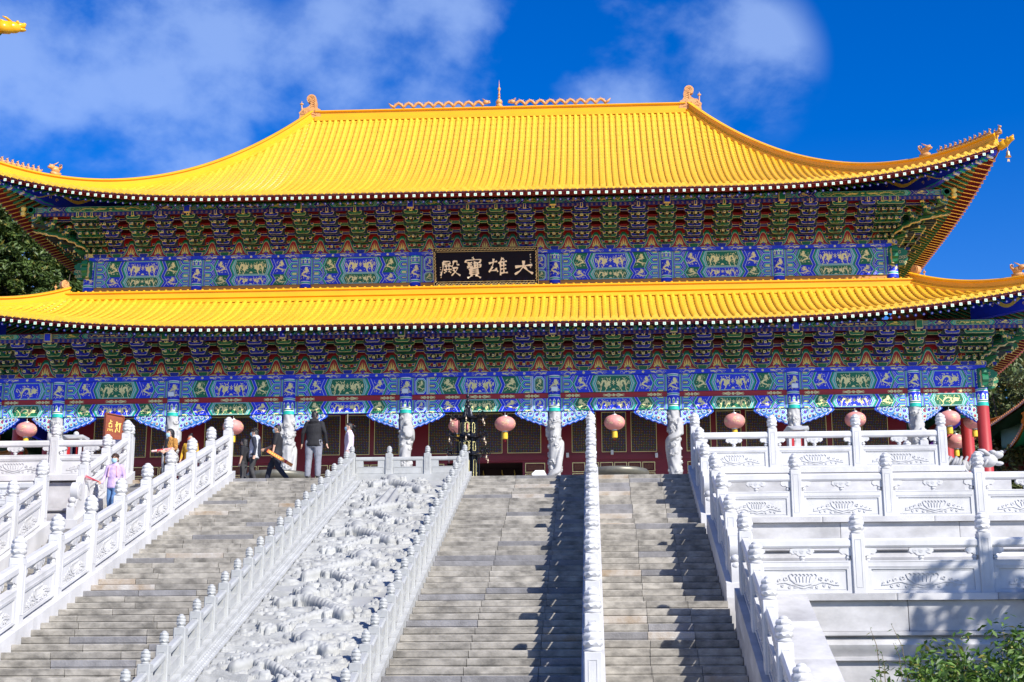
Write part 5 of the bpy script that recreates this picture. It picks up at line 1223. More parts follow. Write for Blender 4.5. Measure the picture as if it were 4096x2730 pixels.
STROKES = {
 '大': [[(.05, .55), (.5, .63), (.95, .68)], [(.5, .98), (.49, .6), (.3, .28), (.03, .05)], [(.52, .58), (.7, .3), (.97, .08)]],
 '雄': [[(.0, .70), (.25, .76), (.46, .82)], [(.27, .97), (.22, .6), (.0, .18)], [(.2, .52), (.08, .27), (.42, .32)], [(.38, .44), (.48, .2)], [(.74, 1.02), (.64, .82), (.52, .68)], [(.62, .8), (.62, -.02)], [(.76, .98), (.83, .86)], [(.62, .76), (.98, .82)], [(.62, .56), (.94, .60)], [(.62, .36), (.94, .40)], [(.62, .13), (1.02, .17)], [(.8, .78), (.8, .15)]],
 '寶': [[(.46, 1.04), (.54, .93)], [(.08, .76), (.11, .88), (.92, .92), (.84, .76)], [(.18, .74), (.45, .76)], [(.2, .63), (.43, .65)], [(.15, .52), (.48, .55)], [(.31, .75), (.31, .53)], [(.58, .82), (.52, .70)], [(.55, .74), (.9, .76)], [(.50, .62), (.95, .64)], [(.72, .77), (.72, .5)], [(.58, .59), (.58, .5), (.88, .52), (.88, .6)], [(.3, .46), (.3, .15)], [(.3, .46), (.74, .47), (.74, .14)], [(.3, .36), (.74, .37)], [(.3, .26), (.74, .27)], [(.3, .15), (.74, .16)], [(.42, .12), (.32, .03), (.16, -.04)], [(.6, .12), (.74, .05), (.88, -.04)]],
 '殿': [[(.12, .9), (.5, .93), (.5, .76)], [(.14, .76), (.5, .77)], [(.14, .9), (.12, .5), (-.02, .03)], [(.2, .62), (.56, .65)], [(.31, .72), (.3, .42)], [(.44, .73), (.44, .42)], [(.14, .40), (.60, .43)], [(.3, .34), (.17, .2)], [(.42, .34), (.55, .22)], [(.69, .94), (.67, .72), (.58, .58)], [(.68, .92), (.88, .94), (.87, .70), (1.0, .72)], [(.62, .5), (.92, .54), (.8, .3), (.56, .03)], [(.66, .42), (.8, .22), (1.05, .03)]],
 '点': [[(.5, 1), (.5, .72)], [(.5, .86), (.82, .89)], [(.25, .7), (.25, .42)], [(.25, .7), (.76, .72), (.75, .42)], [(.25, .43), (.76, .43)], [(.15, .28), (.03, .08)], [(.36, .28), (.4, .1)], [(.58, .28), (.64, .1)], [(.8, .28), (.95, .08)]],
 '灯': [[(.1, .72), (.14, .5)], [(.43, .77), (.34, .56)], [(.26, .95), (.26, .5), (.05, .05)], [(.28, .45), (.45, .2)], [(.5, .8), (1.0, .83)], [(.77, .8), (.76, .12), (.6, .2)]]}
def write(g, chx, x0, z0, w, h, y, mi, bw_=.085, th=.03):
    for st_ in STROKES[chx]:
        P = np.array(st_, float); k = 7; seg = np.linspace(0, len(P)-1, k*(len(P)-1)+1)
        xs_ = np.interp(seg, range(len(P)), P[:, 0]); zs_ = np.interp(seg, range(len(P)), P[:, 1]); f = np.linspace(0, 1, len(seg))
        xs_ = np.convolve(np.pad(xs_, 1, 'edge'), [.25, .5, .25], 'valid'); zs_ = np.convolve(np.pad(zs_, 1, 'edge'), [.25, .5, .25], 'valid')
        wd = bw_*h*(0.80+0.42*np.cos(f*2*math.pi*0.9))*np.where(f > .93, .7, 1)
        if len(STROKES[chx]) > 8: wd = wd*0.82
        g.ribbon(np.stack([x0+xs_*w, z0+zs_*h], 1), wd, y, mi, th)
for q, chx in enumerate('殿寶雄大'):
    g = MB(); xq = (-2.08, -.98, .18, 1.36)[q]; hh = (.72, .86, .78, .66)[q]
    write(g, chx, xq-.04, .34 if q != 1 else .28, .88 if q != 3 else .92, hh*1.06, -.04, 0, .165 if q == 3 else .125, .045)
    board_part('gold_character', g, [mat('pale_gold_leaf', (.90, .82, .68), .4)], pn)
g = MB(); rq = random.Random(4)
for x0, n_, zt in ((2.10, 6, 1.30), (-2.13, 5, .78)):
    for q in range(n_):
        zc = zt-.12*q
        for k in range(4): g.ribbon([(x0+rq.uniform(-.035, .0), zc+rq.uniform(-.035, .035)), (x0+rq.uniform(0, .035), zc+rq.uniform(-.035, .035))], .012, -.008, 0)
board_part('small_inscription', g, [MATS['pale_gold_leaf']], pn)

# ---- hanging lanterns
lan_red = mat('faded_red_lantern', (.70, .28, .26), .55, var=.2, vscale=6)
tas_y = mat('yellow_tassel', (.75, .47, .03), .6, bump=.8, bscale=30, stretch=(4, 4, .2))
lan_gold = mat('lantern_gold_print', (.72, .52, .30), .5)
silver = mat('lantern_cap', (.62, .60, .58), .35, metal=.5)
def lantern_parts():
    g = MB(); n = 32; k = 18; V = []
    for i in range(k+1):
        ph = math.pi*(0.06+0.88*i/k); r = .46*math.sin(ph)**.85; z = -.335*math.cos(ph)
        for j in range(n): q = r*(1+(.012 if j % 2 else -.012)); V.append((q*math.cos(2*math.pi*j/n), q*math.sin(2*math.pi*j/n), z))
    g.add(V, [(i*n+j, i*n+(j+1) % n, (i+1)*n+(j+1) % n, (i+1)*n+j) for i in range(k) for j in range(n)]); body = g.mesh('body', lan_red, True)
    p = MB(); rq = random.Random(2)
    for an in (0, 72, 144, 216, 288):
        st = len(p.v)
        for q in range(10): x, z = rq.uniform(-.12, .12), rq.uniform(-.12, .12); p.ribbon([(x-.05, z), (x, z+rq.uniform(-.05, .05)), (x+.06, z+rq.uniform(-.03, .03))], .022, 0, 0)
        for x in (-.09, 0, .09): p.ribbon([(x, -.13), (x+.01, .12)], .02, 0, 0)
        def wr(x, y, z, an=an):
            ph = math.acos(max(-.95, min(.95, -z/.335))); r = .46*math.sin(ph)**.85+.008; t_ = R(an-90)+x/.46; return (r*math.cos(t_), r*math.sin(t_), z)
        p.fn(wr, st)
    print_ = p.mesh('gold_print', lan_gold)
    cpm = MB(); cpm.lathe([(.05, .36), (.12, .36), (.13, .30), (.10, .29)], 14); cpm.tube([(0, 0, .34), (0, 0, .5)], .012, 6); cap = cpm.mesh('cap', silver, 40); lcp = MB(); lcp.lathe([(.13, -.33), (.13, -.37), (.05, -.38)], 14); lc_ = lcp.mesh('lower_ring', silver, 40)
    tm = MB(); tm.lathe([(.08, -.37), (.115, -.40), (.125, -.55), (.12, -.68), (.03, -.66)], 20); tm.tube([(0, 0, -.66), (0, 0, -.76)], .012, 5, 1); tm.ball((0, 0, -.78), .022, 1, 6, 5); tas = tm.mesh('tassel', [tas_y, red], 40)
    return body, print_, cap, tas, lc_
LB, LP, LC, LT, LR = lantern_parts()
LAN = [(-20.45, -.1, 'above the left end railing beside the first dragon column'), (-16.45, -.1, 'half hidden behind the brown wooden sign'), (-11.05, -.1, 'half hidden behind the top post of the left railing'), (-.97, .3, 'half hidden behind the black incense tower'), (1.12, -.1, 'just right of the black incense tower in the central bay'), (5.95, -.1, 'in the bay just right of the central one'), (11.2, -.1, 'above the first panel of the top right railing'), (16.45, -.1, 'touching a stone finial of the top right railing'), (20.5, -.1, 'in the narrow bay next to the right corner column'), (21.95, 1.45, 'in shade behind the right corner column'), (21.8, 4.4, 'low in the right side gallery behind the first red column')]
for q, (x, y, tx) in enumerate(LAN):
    zc = 6.03 if q < 9 else (6.15 if q == 9 else 5.75)
    t = thing('hanging_lantern', 'round faded red lantern '+tx, 'lantern', (x, y, zc), 'red lanterns hung along the gallery', rot=(0, 0, R(37*q)))
    for nm, me in (('body', LB), ('gold_print', LP), ('cap', LC), ('lower_ring', LR), ('tassel', LT)): put(nm, me, t, (0, 0, 0), local=True)
    g = MB(); g.tube([(0, 0, .48), (0, 0, 6.62-zc if q < 9 else 7.5-zc)], .008, 5); put('cord', g.mesh('cord', interior), t, (0, 0, 0), local=True)
g = MB(); g.tube([(-5.9, -.1, 6.6), (-5.9, -.1, 5.85)], .012, 6); g.tube([(-5.9, -.1, 5.85), (-5.9, -.1, 5.7)], [.03, .02], 8); mk('lamp_cord', g, mat('pale_cord', (.6, .55, .45), .7), hall, loc=(-5.9, -.1, 6.6))

# ---- black incense tower
tw = thing('incense_tower', 'black bronze incense tower with three eaves hung with small brass bells', 'incense burner', (0, -6.5, 0))
def six(r, z, off=30): return [(r*math.cos(R(60*q+off)), r*math.sin(R(60*q+off)), z) for q in range(6)]
BELLS = bell_mesh(.46, 'bell', mat('pale_bell', (.60, .47, .33), .45))
cu = MB()
for (pts, r0) in (([(0, 0, 0), (.10, 0, -.02), (.2, 0, .0), (.28, 0, .07), (.30, 0, .16), (.25, 0, .22), (.18, 0, .20), (.17, 0, .13), (.22, 0, .11)], .022), ([(.06, 0, 0), (.08, 0, .1), (.04, 0, .17), (-.02, 0, .15), (-.01, 0, .08)], .018), ([(.14, 0, 0), (.16, 0, .09), (.12, 0, .15)], .016), ([(.27, 0, .05), (.36, 0, .08), (.38, 0, .15), (.34, 0, .19)], .015), ([(.02, 0, .17), (.08, 0, .26), (.16, 0, .27)], .015)): cu.tube(pts, r0, 6)
CURL = cu.mesh('eave_dragon', black_iron, True)
def tier(z_eave, r_eave, r_top, h, r_body, z_body):
    g = MB(); st = len(g.v); n = 36; V = []
    for i, f in enumerate((0, .25, .5, .75, 1)):
        for j in range(n):
            an = 360*j/n+30; k = math.cos(R(30))/math.cos(R((an-30) % 60-30)); rr = (r_eave+(r_top-r_eave)*(1-(1-f)**2.6))
            rr *= (k*(1-f)+f); cu_ = .10*(1-f)*max(0, (k-.9)/.1)*.5
            V.append(((rr+(.012 if j % 2 else 0))*math.cos(R(an)), (rr+(.012 if j % 2 else 0))*math.sin(R(an)), z_eave+h*f**1.3+cu_))
    g.add(V, [(i*n+j, i*n+(j+1) % n, (i+1)*n+(j+1) % n, (i+1)*n+j) for i in range(4) for j in range(n)]); g.add([V[j] for j in range(n)]+[(v[0]*.5, v[1]*.5, v[2]-.04) for v in V[:n]], [(n+j, n+(j+1) % n, (j+1) % n, j) for j in range(n)])
    put('eave_roof', g.mesh('eave_roof', black_iron, 50), tw, (0, 0, 0), local=True)
    for q in range(6):
        an = 60*q+30; x, y = r_eave*.96*math.cos(R(an)), r_eave*.96*math.sin(R(an))
        put('eave_dragon', CURL, tw, (x, y, z_eave+.05), rot=(0, 0, R(an)), local=True); put('bell', BELLS, tw, ((r_eave+.24)*math.cos(R(an)), (r_eave+.24)*math.sin(R(an)), z_eave-.03), local=True)
    if z_body is not None:                                    # posts, pierced walls between them
        g = MB(); g.lathe([(r_body*1.12, z_body), (r_body*1.12, z_body+.06), (r_body, z_body+.08)], 6); g.lathe([(r_body, z_eave-.12), (r_body*1.1, z_eave-.02)], 6)
        for q in range(6):
            an = 60*q+0; x, y = r_body*math.cos(R(an)), r_body*math.sin(R(an)); g.tube([(x, y, z_body), (x, y, z_eave)], .045, 8)
            g.tube([(x*1.25, y*1.25, z_body), (x*1.25, y*1.25, z_eave-.02)], .025, 6)
            a0, a1 = np.array((x, y, 0)), np.array((r_body*math.cos(R(an+60)), r_body*math.sin(R(an+60)), 0)); dd = a1-a0
            for f0, f1 in ((.04, .33), (.67, .96)):
                p, q_ = a0+dd*f0, a0+dd*f1; g.add([(p[0], p[1], z_body+.05), (q_[0], q_[1], z_body+.05), (q_[0], q_[1], z_eave-.05), (p[0], p[1], z_eave-.05)], [(0, 1, 2, 3)])
        put('body', g.mesh('body', black_iron, 40), tw, (0, 0, 0), local=True)
        gg = MB()
        for q in range(6):
            an = 60*q+30; m_ = r_body*math.cos(R(30))+.035
            st = len(gg.v)
            for sx in (-1, 1):
                for k in range(3): gg.ribbon([(sx*r_body*.34-.03, z_body+.12+k*.13), (sx*r_body*.34+.03, z_body+.19+k*.13), (sx*r_body*.34-.02, z_body+.22+k*.13)], .013, -m_, 0)
            gg.ribbon(arc(0, z_eave-.22, r_body*.24, 0, 180, 7), .02, -m_, 0); gg.ribbon([(-r_body*.24, z_eave-.22), (-r_body*.24, z_body+.1), (r_body*.24, z_body+.1), (r_body*.24, z_eave-.22)], .018, -m_, 0)
            gg.xf(Matrix.Rotation(R(an+90), 4, 'Z'), st)
        put('gilt_ornament', gg.mesh('gilt_ornament', gold), tw, (0, 0, 0), local=True)
tier(5.06, .50, .10, .46, .29, 4.40); tier(4.28, .56, .30, .16, .33, 3.68); tier(3.56, .66, .33, .18, .37, 2.45); tier(2.35, .80, .38, .16, .46, 1.45)
g = MB(); n = 48; V = []
for r, z in ((.30, 5.07), (.25, 5.14), (.20, 5.26), (.15, 5.40), (.115, 5.52)): V += [((r+(.012 if j % 2 else -.006))*math.cos(2*math.pi*j/n), (r+(.012 if j % 2 else -.006))*math.sin(2*math.pi*j/n), z) for j in range(n)]
g.add(V, [(i*n+j, i*n+(j+1) % n, (i+1)*n+(j+1) % n, (i+1)*n+j) for i in range(4) for j in range(n)]); put('roof_skirt', g.mesh('roof_skirt', black_iron), tw, (0, 0, 0), local=True)
g = MB(); g.lathe([(.10, 5.50), (.13, 5.54), (.12, 5.60), (.09, 5.64), (.06, 5.67), (.05, 5.70), (.09, 5.76), (.09, 5.81), (.05, 5.87), (.035, 5.92), (.07, 5.97), (.07, 6.02), (.03, 6.09), (.02, 6.2), (.035, 6.22), (.0, 6.30)], 14); put('spire', g.mesh('spire', black_iron, 40), tw, (0, 0, 0), local=True)
g = MB(); g.lathe([(.9, .0), (.9, .2), (.75, .25), (.95, .6), (1.0, 1.1), (.8, 1.35), (.5, 1.45), (.0, 1.46)], 24); put('base_bowl', g.mesh('base_bowl', black_iron, 40), tw, (0, 0, 0), local=True)
# ---- bronze vats
vat = MB(); vat.lathe([(.55, 0), (.75, .1), (.9, .5), (.98, 1.0), (1.0, 1.42), (1.06, 1.46), (1.10, 1.54), (1.10, 1.62), (1.05, 1.68), (.95, 1.69), (.92, 1.60), (.90, 1.3), (.0, 1.25)], 40)
VAT = vat.mesh('vat', bronze, 45)
for s, w in ((-1, 'left stair head, behind two walking people'), (1, 'right stair head, beside a column of finials')): put('bronze_vat', VAT, None, (s*5.75, -15, 0), label='rim of a round bronze vat over the '+w, cat='vat')
# ---- white speaker box at the stair head
g = MB(); g.prism([(-.18, 0), (.18, 0), (.20, .04), (.13, .17), (-.10, .17), (-.20, .08)], -.12, .12); t = thing('floor_speaker', 'small white angular box on the stair head left of a dragon column', 'speaker', (3.52, -25.2, 0)); put('case', g.mesh('case', white), t, (0, 0, 0), local=True)
g = MB(); g.tube([(.18, 0, .05), (.26, .02, .03), (.36, .05, .005), (.5, .1, .01)], .008, 5); put('cable', g.mesh('cable', interior), t, (0, 0, 0), local=True)
# ---- wooden sign
sg = thing('wooden_sign', 'red-brown wooden sign board with two gold characters behind the left railing', 'sign', (-8.62, -24.0, 0))
g = MB(); g.box(-.33, .33, -.03, .03, 1.38, 2.10, 0); st = len(g.v); frame(g, -.30, .30, 1.41, 2.07, -.03, .03, 0); o = put('board', g.mesh('board', wood_br), sg, (0, 0, 0), rot=(0, 0, R(58)), local=True)
g = MB(); write(g, '点', -.24, 1.56, .20, .36, -.036, 0, .11, .004); write(g, '灯', .03, 1.56, .22, .36, -.036, 0, .11, .004); put('gold_character', g.mesh('gold_character', flame_m), o, (0, 0, 0), local=True)
g = MB(); g.box(-.30, -.24, .03, .08, 0, 1.6, 0); g.box(.24, .30, .03, .08, 0, 1.6, 0); put('stand', g.mesh('stand', wood_br), sg, (0, 0, 0), rot=(0, 0, R(58)), local=True)
# ---- stone shrine lanterns seen over the railings
def shrine(x, label):
    t = thing('stone_shrine', label, 'shrine', (x, -20.0, 0))
    g = MB(); g.box(-.30, .30, -.30, .30, 0, .9, 0); g.box(-.25, .25, -.25, .25, .9, 1.1, 0)
    for sx in (-1, 1):
        for sy in (-1, 1): g.box(sx*.23-.04, sx*.23+.04, sy*.23-.04, sy*.23+.04, 1.1, 2.05, 0)
    put('body', g.mesh('body', marble), t, (0, 0, 0), local=True)
    g = MB(); P = []
    for r, z in ((.36, 2.11), (.35, 2.06), (.30, 2.04), (.14, 2.10), (.05, 2.15)):
        for q in range(24):
            an = 15*q; k = 1/max(abs(math.cos(R(an))), abs(math.sin(R(an)))); up_ = .07*max(0, (k-1.1)/.31) if r > .33 else 0; P.append((r*min(k, 1.25)*math.cos(R(an)), r*min(k, 1.25)*math.sin(R(an)), z+up_))
    g.add(P, [(i*24+j, i*24+(j+1) % 24, (i+1)*24+(j+1) % 24, (i+1)*24+j) for i in range(4) for j in range(24)]+[tuple(range(23, -1, -1))]); g.lathe([(.06, 2.14), (.09, 2.17), (.05, 2.19)], 10); g.ball((0, 0, 2.26), .085); put('roof', g.mesh('roof', marble, 40), t, (0, 0, 0), local=True)
    g = MB(); g.box(-.17, .17, -.17, .17, 1.12, 1.45); g.box(-.19, -.10, -.2, -.17, 1.45, 1.9); g.box(.10, .19, -.2, -.17, 1.45, 1.9); put('red_cloth', g.mesh('red_cloth', red), t, (0, 0, 0), local=True)
shrine(-11.1, 'white stone shrine with a ball on its roof behind the left top railing'); shrine(11.15, 'white stone shrine with red cloth behind the right top railing')
# ---- coiled stone dragon at the end of the right platform
cd = thing('stone_dragon', 'pale carved stone dragon lying with twisted body and open mouth below the red columns', 'statue', (16.2, -20.0, 0.3))
g = MB(); t_ = np.linspace(0, 1, 60); path = np.stack([-0.9+1.35*t_, .06*np.sin(t_*9), .72+.10*np.sin(t_*7)], 1)
g.tube(path, .15+.03*np.sin(t_*34), 12)
for q in range(9): x = -.85+.16*q; g.tube([(x, -.15, .60), (x+.10, -.19, .78), (x+.20, -.05, .92)], .045, 6)
g.ball((.62, 0, .82), (.28, .22, .22)); g.ball((.90, 0, .98), (.18, .15, .12)); g.ball((.92, 0, .72), (.15, .12, .07)); g.ball((.75, 0, 1.05), (.12, .18, .08)); g.ball((1.02, 0, 1.06), (.07, .09, .06))
for sx in (-1, 1): g.tube([(.62, sx*.14, .95), (.45, sx*.2, 1.08), (.28, sx*.2, 1.12)], [.07, .06, .02], 7); g.tube([(.35, sx*.16, .75), (.25, sx*.24, .5), (.42, sx*.26, .35)], [.11, .08, .05], 8); g.tube([(-.1, sx*.16, .75), (-.2, sx*.24, .55), (-.05, sx*.26, .38)], [.10, .08, .05], 8)
put('body', g.mesh('body', marble_old, True), cd, (0, 0, 0), local=True)
g = MB(); g.box(-1.2, 1.15, -.35, .35, -2.0, .36); put('base', g.mesh('base', marble_old), cd, (0, 0, 0), local=True)
# ---- water spout head on the lowest terrace
sp_ = thing('stone_spout', 'grey carved dragon-head water spout at the right edge of the picture', 'water spout', (12.75, -38.2, -4.05))
g = MB(); g.box(-.14, .14, -.2, .5, -.14, .14); g.ball((0, -.45, .0), (.19, .34, .19)); g.ball((0, -.80, .06), (.15, .2, .11)); g.ball((0, -.76, -.10), (.12, .18, .06)); g.ball((0, -.93, .14), (.08, .08, .06))
for sx in (-1, 1): g.ball((sx*.13, -.6, .15), .07, n=8, k=6); g.tube([(sx*.1, -.45, .15), (sx*.16, -.25, .28), (sx*.15, -.1, .3)], [.06, .05, .02], 6); g.tube([(sx*.15, -.4, -.1), (sx*.22, -.2, -.14), (sx*.18, -.05, -.02)], [.05, .05, .03], 6)
put('head', g.mesh('head', marble_old, True), sp_, (0, 0, 0), local=True)
# ================================================================== people
skin = mat('skin', (.56, .34, .24), .5, sss=.1)
hair_b = mat('black_hair', (.012, .010, .010), .45, bump=.6, bscale=60)
hair_br = mat('brown_hair', (.045, .022, .014), .5, bump=.8, bscale=50)
mask_b = mat('blue_face_mask', (.36, .62, .80), .7)
mask_o = mat('orange_face_mask', (.80, .16, .03), .7)
def cloth(n, c, **k): return mat(n, c, .85, bump=.9, bscale=9, var=.3, vscale=6, **k)
lilac = cloth('lilac_jacket', (.62, .46, .76)); jeans = cloth('blue_jeans', (.10, .21, .42)); blackc = cloth('black_cloth', (.014, .014, .018)); navy = cloth('navy_hoodie', (.020, .025, .045)); greyc = cloth('grey_trousers', (.26, .27, .32)); dgrey = cloth('dark_grey_trousers', (.05, .05, .055)); palec = cloth('pale_grey_hoodie', (.60, .62, .68)); yel = cloth('mustard_yellow_cloth', (.72, .42, .03)); pinkw = cloth('pale_pink_shirt', (.80, .68, .76)); shoe = cloth('dark_shoe', (.03, .03, .035)); shoe_r = cloth('red_shoe_trim', (.6, .08, .05)); tan = cloth('tan_shoe', (.45, .22, .10))
floral = mat('orange_floral_cardigan', (.60, .30, .05), .85, var=.5, vscale=34, var2=(.14, .05, .02), bump=.3, bscale=18)
PEOPLE = []
class Body:
    def __init__(s): s.g = MB(); s.mats = []
    def mi(s, m):
        if m not in s.mats: s.mats.append(m)
        return s.mats.index(m)
    def cap(s, p, q, r0, r1, m, flat=1.0, n=12):
        i = s.mi(m); s.g.tube([p, tuple((np.array(p)+np.array(q))/2), q], [r0, (r0+r1)/2*1.02, r1], n, i, flat=flat); s.g.ball(p, r0*.985, i, 12, 8); s.g.ball(q, r1*.985, i, 12, 8)
    def ball(s, c, r, m): s.g.ball(c, r, s.mi(m), 14, 10)
    def loft(s, rings, m, n=20):
        i = s.mi(m); V = []
        for (cx, cy, z, rx, ry) in rings: V += [(cx+rx*math.cos(2*math.pi*j/n), cy+ry*math.sin(2*math.pi*j/n), z) for j in range(n)]
        k = len(rings); s.g.add(V, [(a_*n+j, a_*n+(j+1) % n, (a_+1)*n+(j+1) % n, (a_+1)*n+j) for a_ in range(k-1) for j in range(n)]+[tuple(range(n-1, -1, -1)), tuple(range((k-1)*n, k*n))], i)
    def hand(s, w, d, side, m, curl=.5, fwd=(0, -1, 0)):
        w = np.array(w, float); d = np.array(d, float)/np.linalg.norm(d); f = np.array(fwd, float); f -= d*(f@d); f /= np.linalg.norm(f)+1e-9; sx = np.cross(d, f)
        i = s.mi(m); c_ = w+d*.05; s.g.tube([w-d*.01, w+d*.045, w+d*.09], [.027, .036, .034], 10, i, flat=.55, up=tuple(sx)); 
        for k, (o, ln) in enumerate(((-.030, .062), (-.010, .076), (.010, .072), (.029, .056))):
            b0 = w+d*.085+f*o; b1 = b0+d*ln*.55+sx*side*curl*.012; b2 = b1+(d*(1-curl)+sx*side*curl*1.0)*ln*.55
            s.g.tube([b0, b1, b2], [.0105, .010, .008], 6, i); s.g.ball(b2, .0085, i, 6, 5)
        b0 = w+d*.03-f*.030; b1 = b0-f*.028+d*.03; b2 = b1+d*.032+sx*side*.01; s.g.tube([b0, b1, b2], [.013, .012, .009], 6, i); s.g.ball(b2, .009, i, 6, 5)
def person(label, loc, rz, H, fit, pose, hair, hm, mask=None, extra=None):
    """fit: dict of cloth materials; pose: joints for a 1.70 m figure facing -y"""
    B = Body(); P = dict(hipL=(.09, 0, .90), hipR=(-.09, 0, .90), knL=(.10, -.01, .49), knR=(-.10, -.01, .49), anL=(.10, .02, .09), anR=(-.10, .02, .09), shL=(.172, .01, 1.365), shR=(-.172, .01, 1.365), elL=(.235, .03, 1.12), elR=(-.235, .03, 1.12), wrL=(.25, -.03, .87), wrR=(-.25, -.03, .87), head=(0, -.015, 1.575), lean=0.0, hdL=None, hdR=None, turn=0.0)
    P.update(pose); top, leg = fit['top'], fit['leg']; sl = fit.get('sleeve', top); fore = fit.get('fore', sl); w = fit.get('w', 1.0); ln = P['lean']
    hem = fit.get('hem', .84)
    T = [(0, 0, hem, .165*w, .125*w), (0, 0, hem+.05, .172*w, .13*w), (0, ln*.3, 1.04, .155*w, .118*w), (0, ln*.6-.005, 1.20, .172*w, .128*w), (0, ln*.85, 1.32, .178*w, .120*w), (0, ln, 1.39, .155*w, .10), (0, ln, 1.435, .105, .08), (0, ln, 1.475, .065, .06)]
    if 'inner' in fit: pass
    B.loft(T, top)
    B.loft([(0, 0, .76, .12*w, .10*w), (0, 0, .84, .135*w, .105*w), (0, 0, .94, .12*w, .09*w)], leg)
    for sd in 'LR':
        hp, kn, an = P['hip'+sd], P['kn'+sd], P['an'+sd]; lf = fit.get('lw', 1.0)
        B.cap(hp, kn, .092*lf, .062*lf, leg); B.cap(kn, an, .060*lf, .046*lf*fit.get('cuff', 1.0), leg)
        an = np.array(an); tdir = np.array(P.get('toe'+sd, (0, -1, -.08))); tdir = tdir/np.linalg.norm(tdir)
        B.cap(tuple(an+np.array((0, .03, -.045))), tuple(an+tdir*.15+np.array((0, 0, -.055))), .040, .036, fit.get('shoe', shoe), .8)
        sh, el, wr = P['sh'+sd], P['el'+sd], P['wr'+sd]
        B.cap((sh[0], sh[1]+ln, sh[2]), el, .066*w, .050, sl); B.cap(el, wr, .046 if fore is not skin else .038, .036 if fore is not skin else .027, fore)
        if 'half' in fit: m_ = np.array(el)*.75+np.array(sh)*.25; B.cap(tuple(m_), el, .043, .040, skin)
        hd = P['hd'+sd] or tuple(np.array(wr)-np.array(el)); B.hand(wr, hd, 1 if sd == 'R' else -1, skin, fwd=P.get('fw'+sd, (0, -1, 0)))
    hx, hy, hz = P['head']; hy += ln
    B.cap((0, ln+.005, 1.43), (hx, hy+.015, hz-.07), .056, .053, skin)
    B.loft([(hx, hy+.005, hz-.115, .028, .035), (hx, hy-.012, hz-.10, .050, .062), (hx, hy-.006, hz-.05, .068, .088), (hx, hy, hz, .076, .098), (hx, hy+.004, hz+.05, .076, .098), (hx, hy+.008, hz+.09, .062, .082), (hx, hy+.01, hz+.115, .03, .045)], skin)
    st = len(B.g.v)
    if fit.get('hood'): B.loft([(0, ln+.06, 1.36, .12, .07), (0, ln+.075, 1.42, .13, .085), (0, ln+.06, 1.475, .11, .075), (0, ln+.05, 1.50, .07, .05)], fit['hood'])
    if extra: extra(B)
    k = H/1.70; B.g.fn(lambda x, y, z: (x*k, y*k, z*k))
    me = B.g.mesh('body', B.mats); o = bpy.data.objects.new('body_source', me); COL.objects.link(o)
    m1 = o.modifiers.new('r', 'REMESH'); m1.mode = 'VOXEL'; m1.voxel_size = .0115
    m2 = o.modifiers.new('s', 'SMOOTH'); m2.factor = .5; m2.iterations = 3; tx_ = bpy.data.textures.get('folds') or bpy.data.textures.new('folds', 'CLOUDS'); tx_.noise_scale = .16; m3 = o.modifiers.new('d', 'DISPLACE'); m3.texture = tx_; m3.strength = .018; m3.mid_level = .5
    # head parts: nose, ears, eyes, hair, mask (one turn with the head)
    hp = MB(); tr = P['turn']
    hp.tube([(0, -.098, .012), (0, -.118, -.028), (0, -.100, -.04)], [.010, .017, .012], 8, 0)
    for sx in (-1, 1): hp.ball((sx*.078, .008, -.01), (.012, .022, .033), 0, 8, 6); hp.ball((sx*.030, -.092, .016), (.014, .008, .008), 1, 8, 6); hp.ribbon([(sx*.014, .036), (sx*.048, .034)], .010, -.097, 2)
    hg = MB()
    def shell(fr, zlo_back, zlo_side, thick):                  # hair cap: grid on the skull, cut to a hair line
        n, kk = 28, 12; V = []
        for i in range(kk+1):
            for j in range(n):
                th = 2*math.pi*j/n; s_ = math.sin(th)           # s_>0 is the back
                lo = fr if s_ < -.35 else zlo_side if s_ < .35 else zlo_back
                if -.6 < s_ < .6: lo = np.interp(s_, [-.6, -.2, .2, .6], [fr, (fr+zlo_side)/2, zlo_side, zlo_back])
                z = .122+(lo-.122)*i/kk; q = math.sqrt(max(0, 1-((z-.005)/.122)**2)) if z > .005 else 1.0
                wob = 1+thick+.03*math.sin(j*2.3+i*1.7)+.02*math.sin(j*5.1); V.append((.079*q*math.cos(th)*wob, .006+.102*q*math.sin(th)*wob, z*(1+thick*.25)))
        hg.add(V, [(i*n+j, i*n+(j+1) % n, (i+1)*n+(j+1) % n, (i+1)*n+j) for i in range(kk) for j in range(n)])
    if hair == 'short': shell(.060, -.06, .0, .12)
    elif hair == 'crop': shell(.066, -.055, .0, .11)
    elif hair == 'curly':
        shell(.055, -.06, -.01, .14); rq = random.Random(3)
        for q in range(60): th = rq.uniform(0, 6.28); ph = rq.uniform(.1, 1.35); hg.ball((.088*math.sin(ph)*math.cos(th), .01+.108*math.sin(ph)*math.sin(th), .02+.115*math.cos(ph)), rq.uniform(.018, .030), 0, 6, 5)
    elif hair == 'bob': shell(.055, -.125, -.12, .17)
    elif hair in ('bun', 'tail'):
        shell(.062, -.06, .0, .11)
        if hair == 'bun': hg.ball((0, .05, .135), (.045, .045, .04)); hg.ball((.05, -.0, .12), .018)
        else: hg.tube([(0, .10, .05), (0, .17, .02), (0, .17, -.08), (0, .15, -.17)], [.035, .042, .035, .012], 8); hg.ball((.0, .115, .05), .03, 1, 8, 6)
    kg = MB()
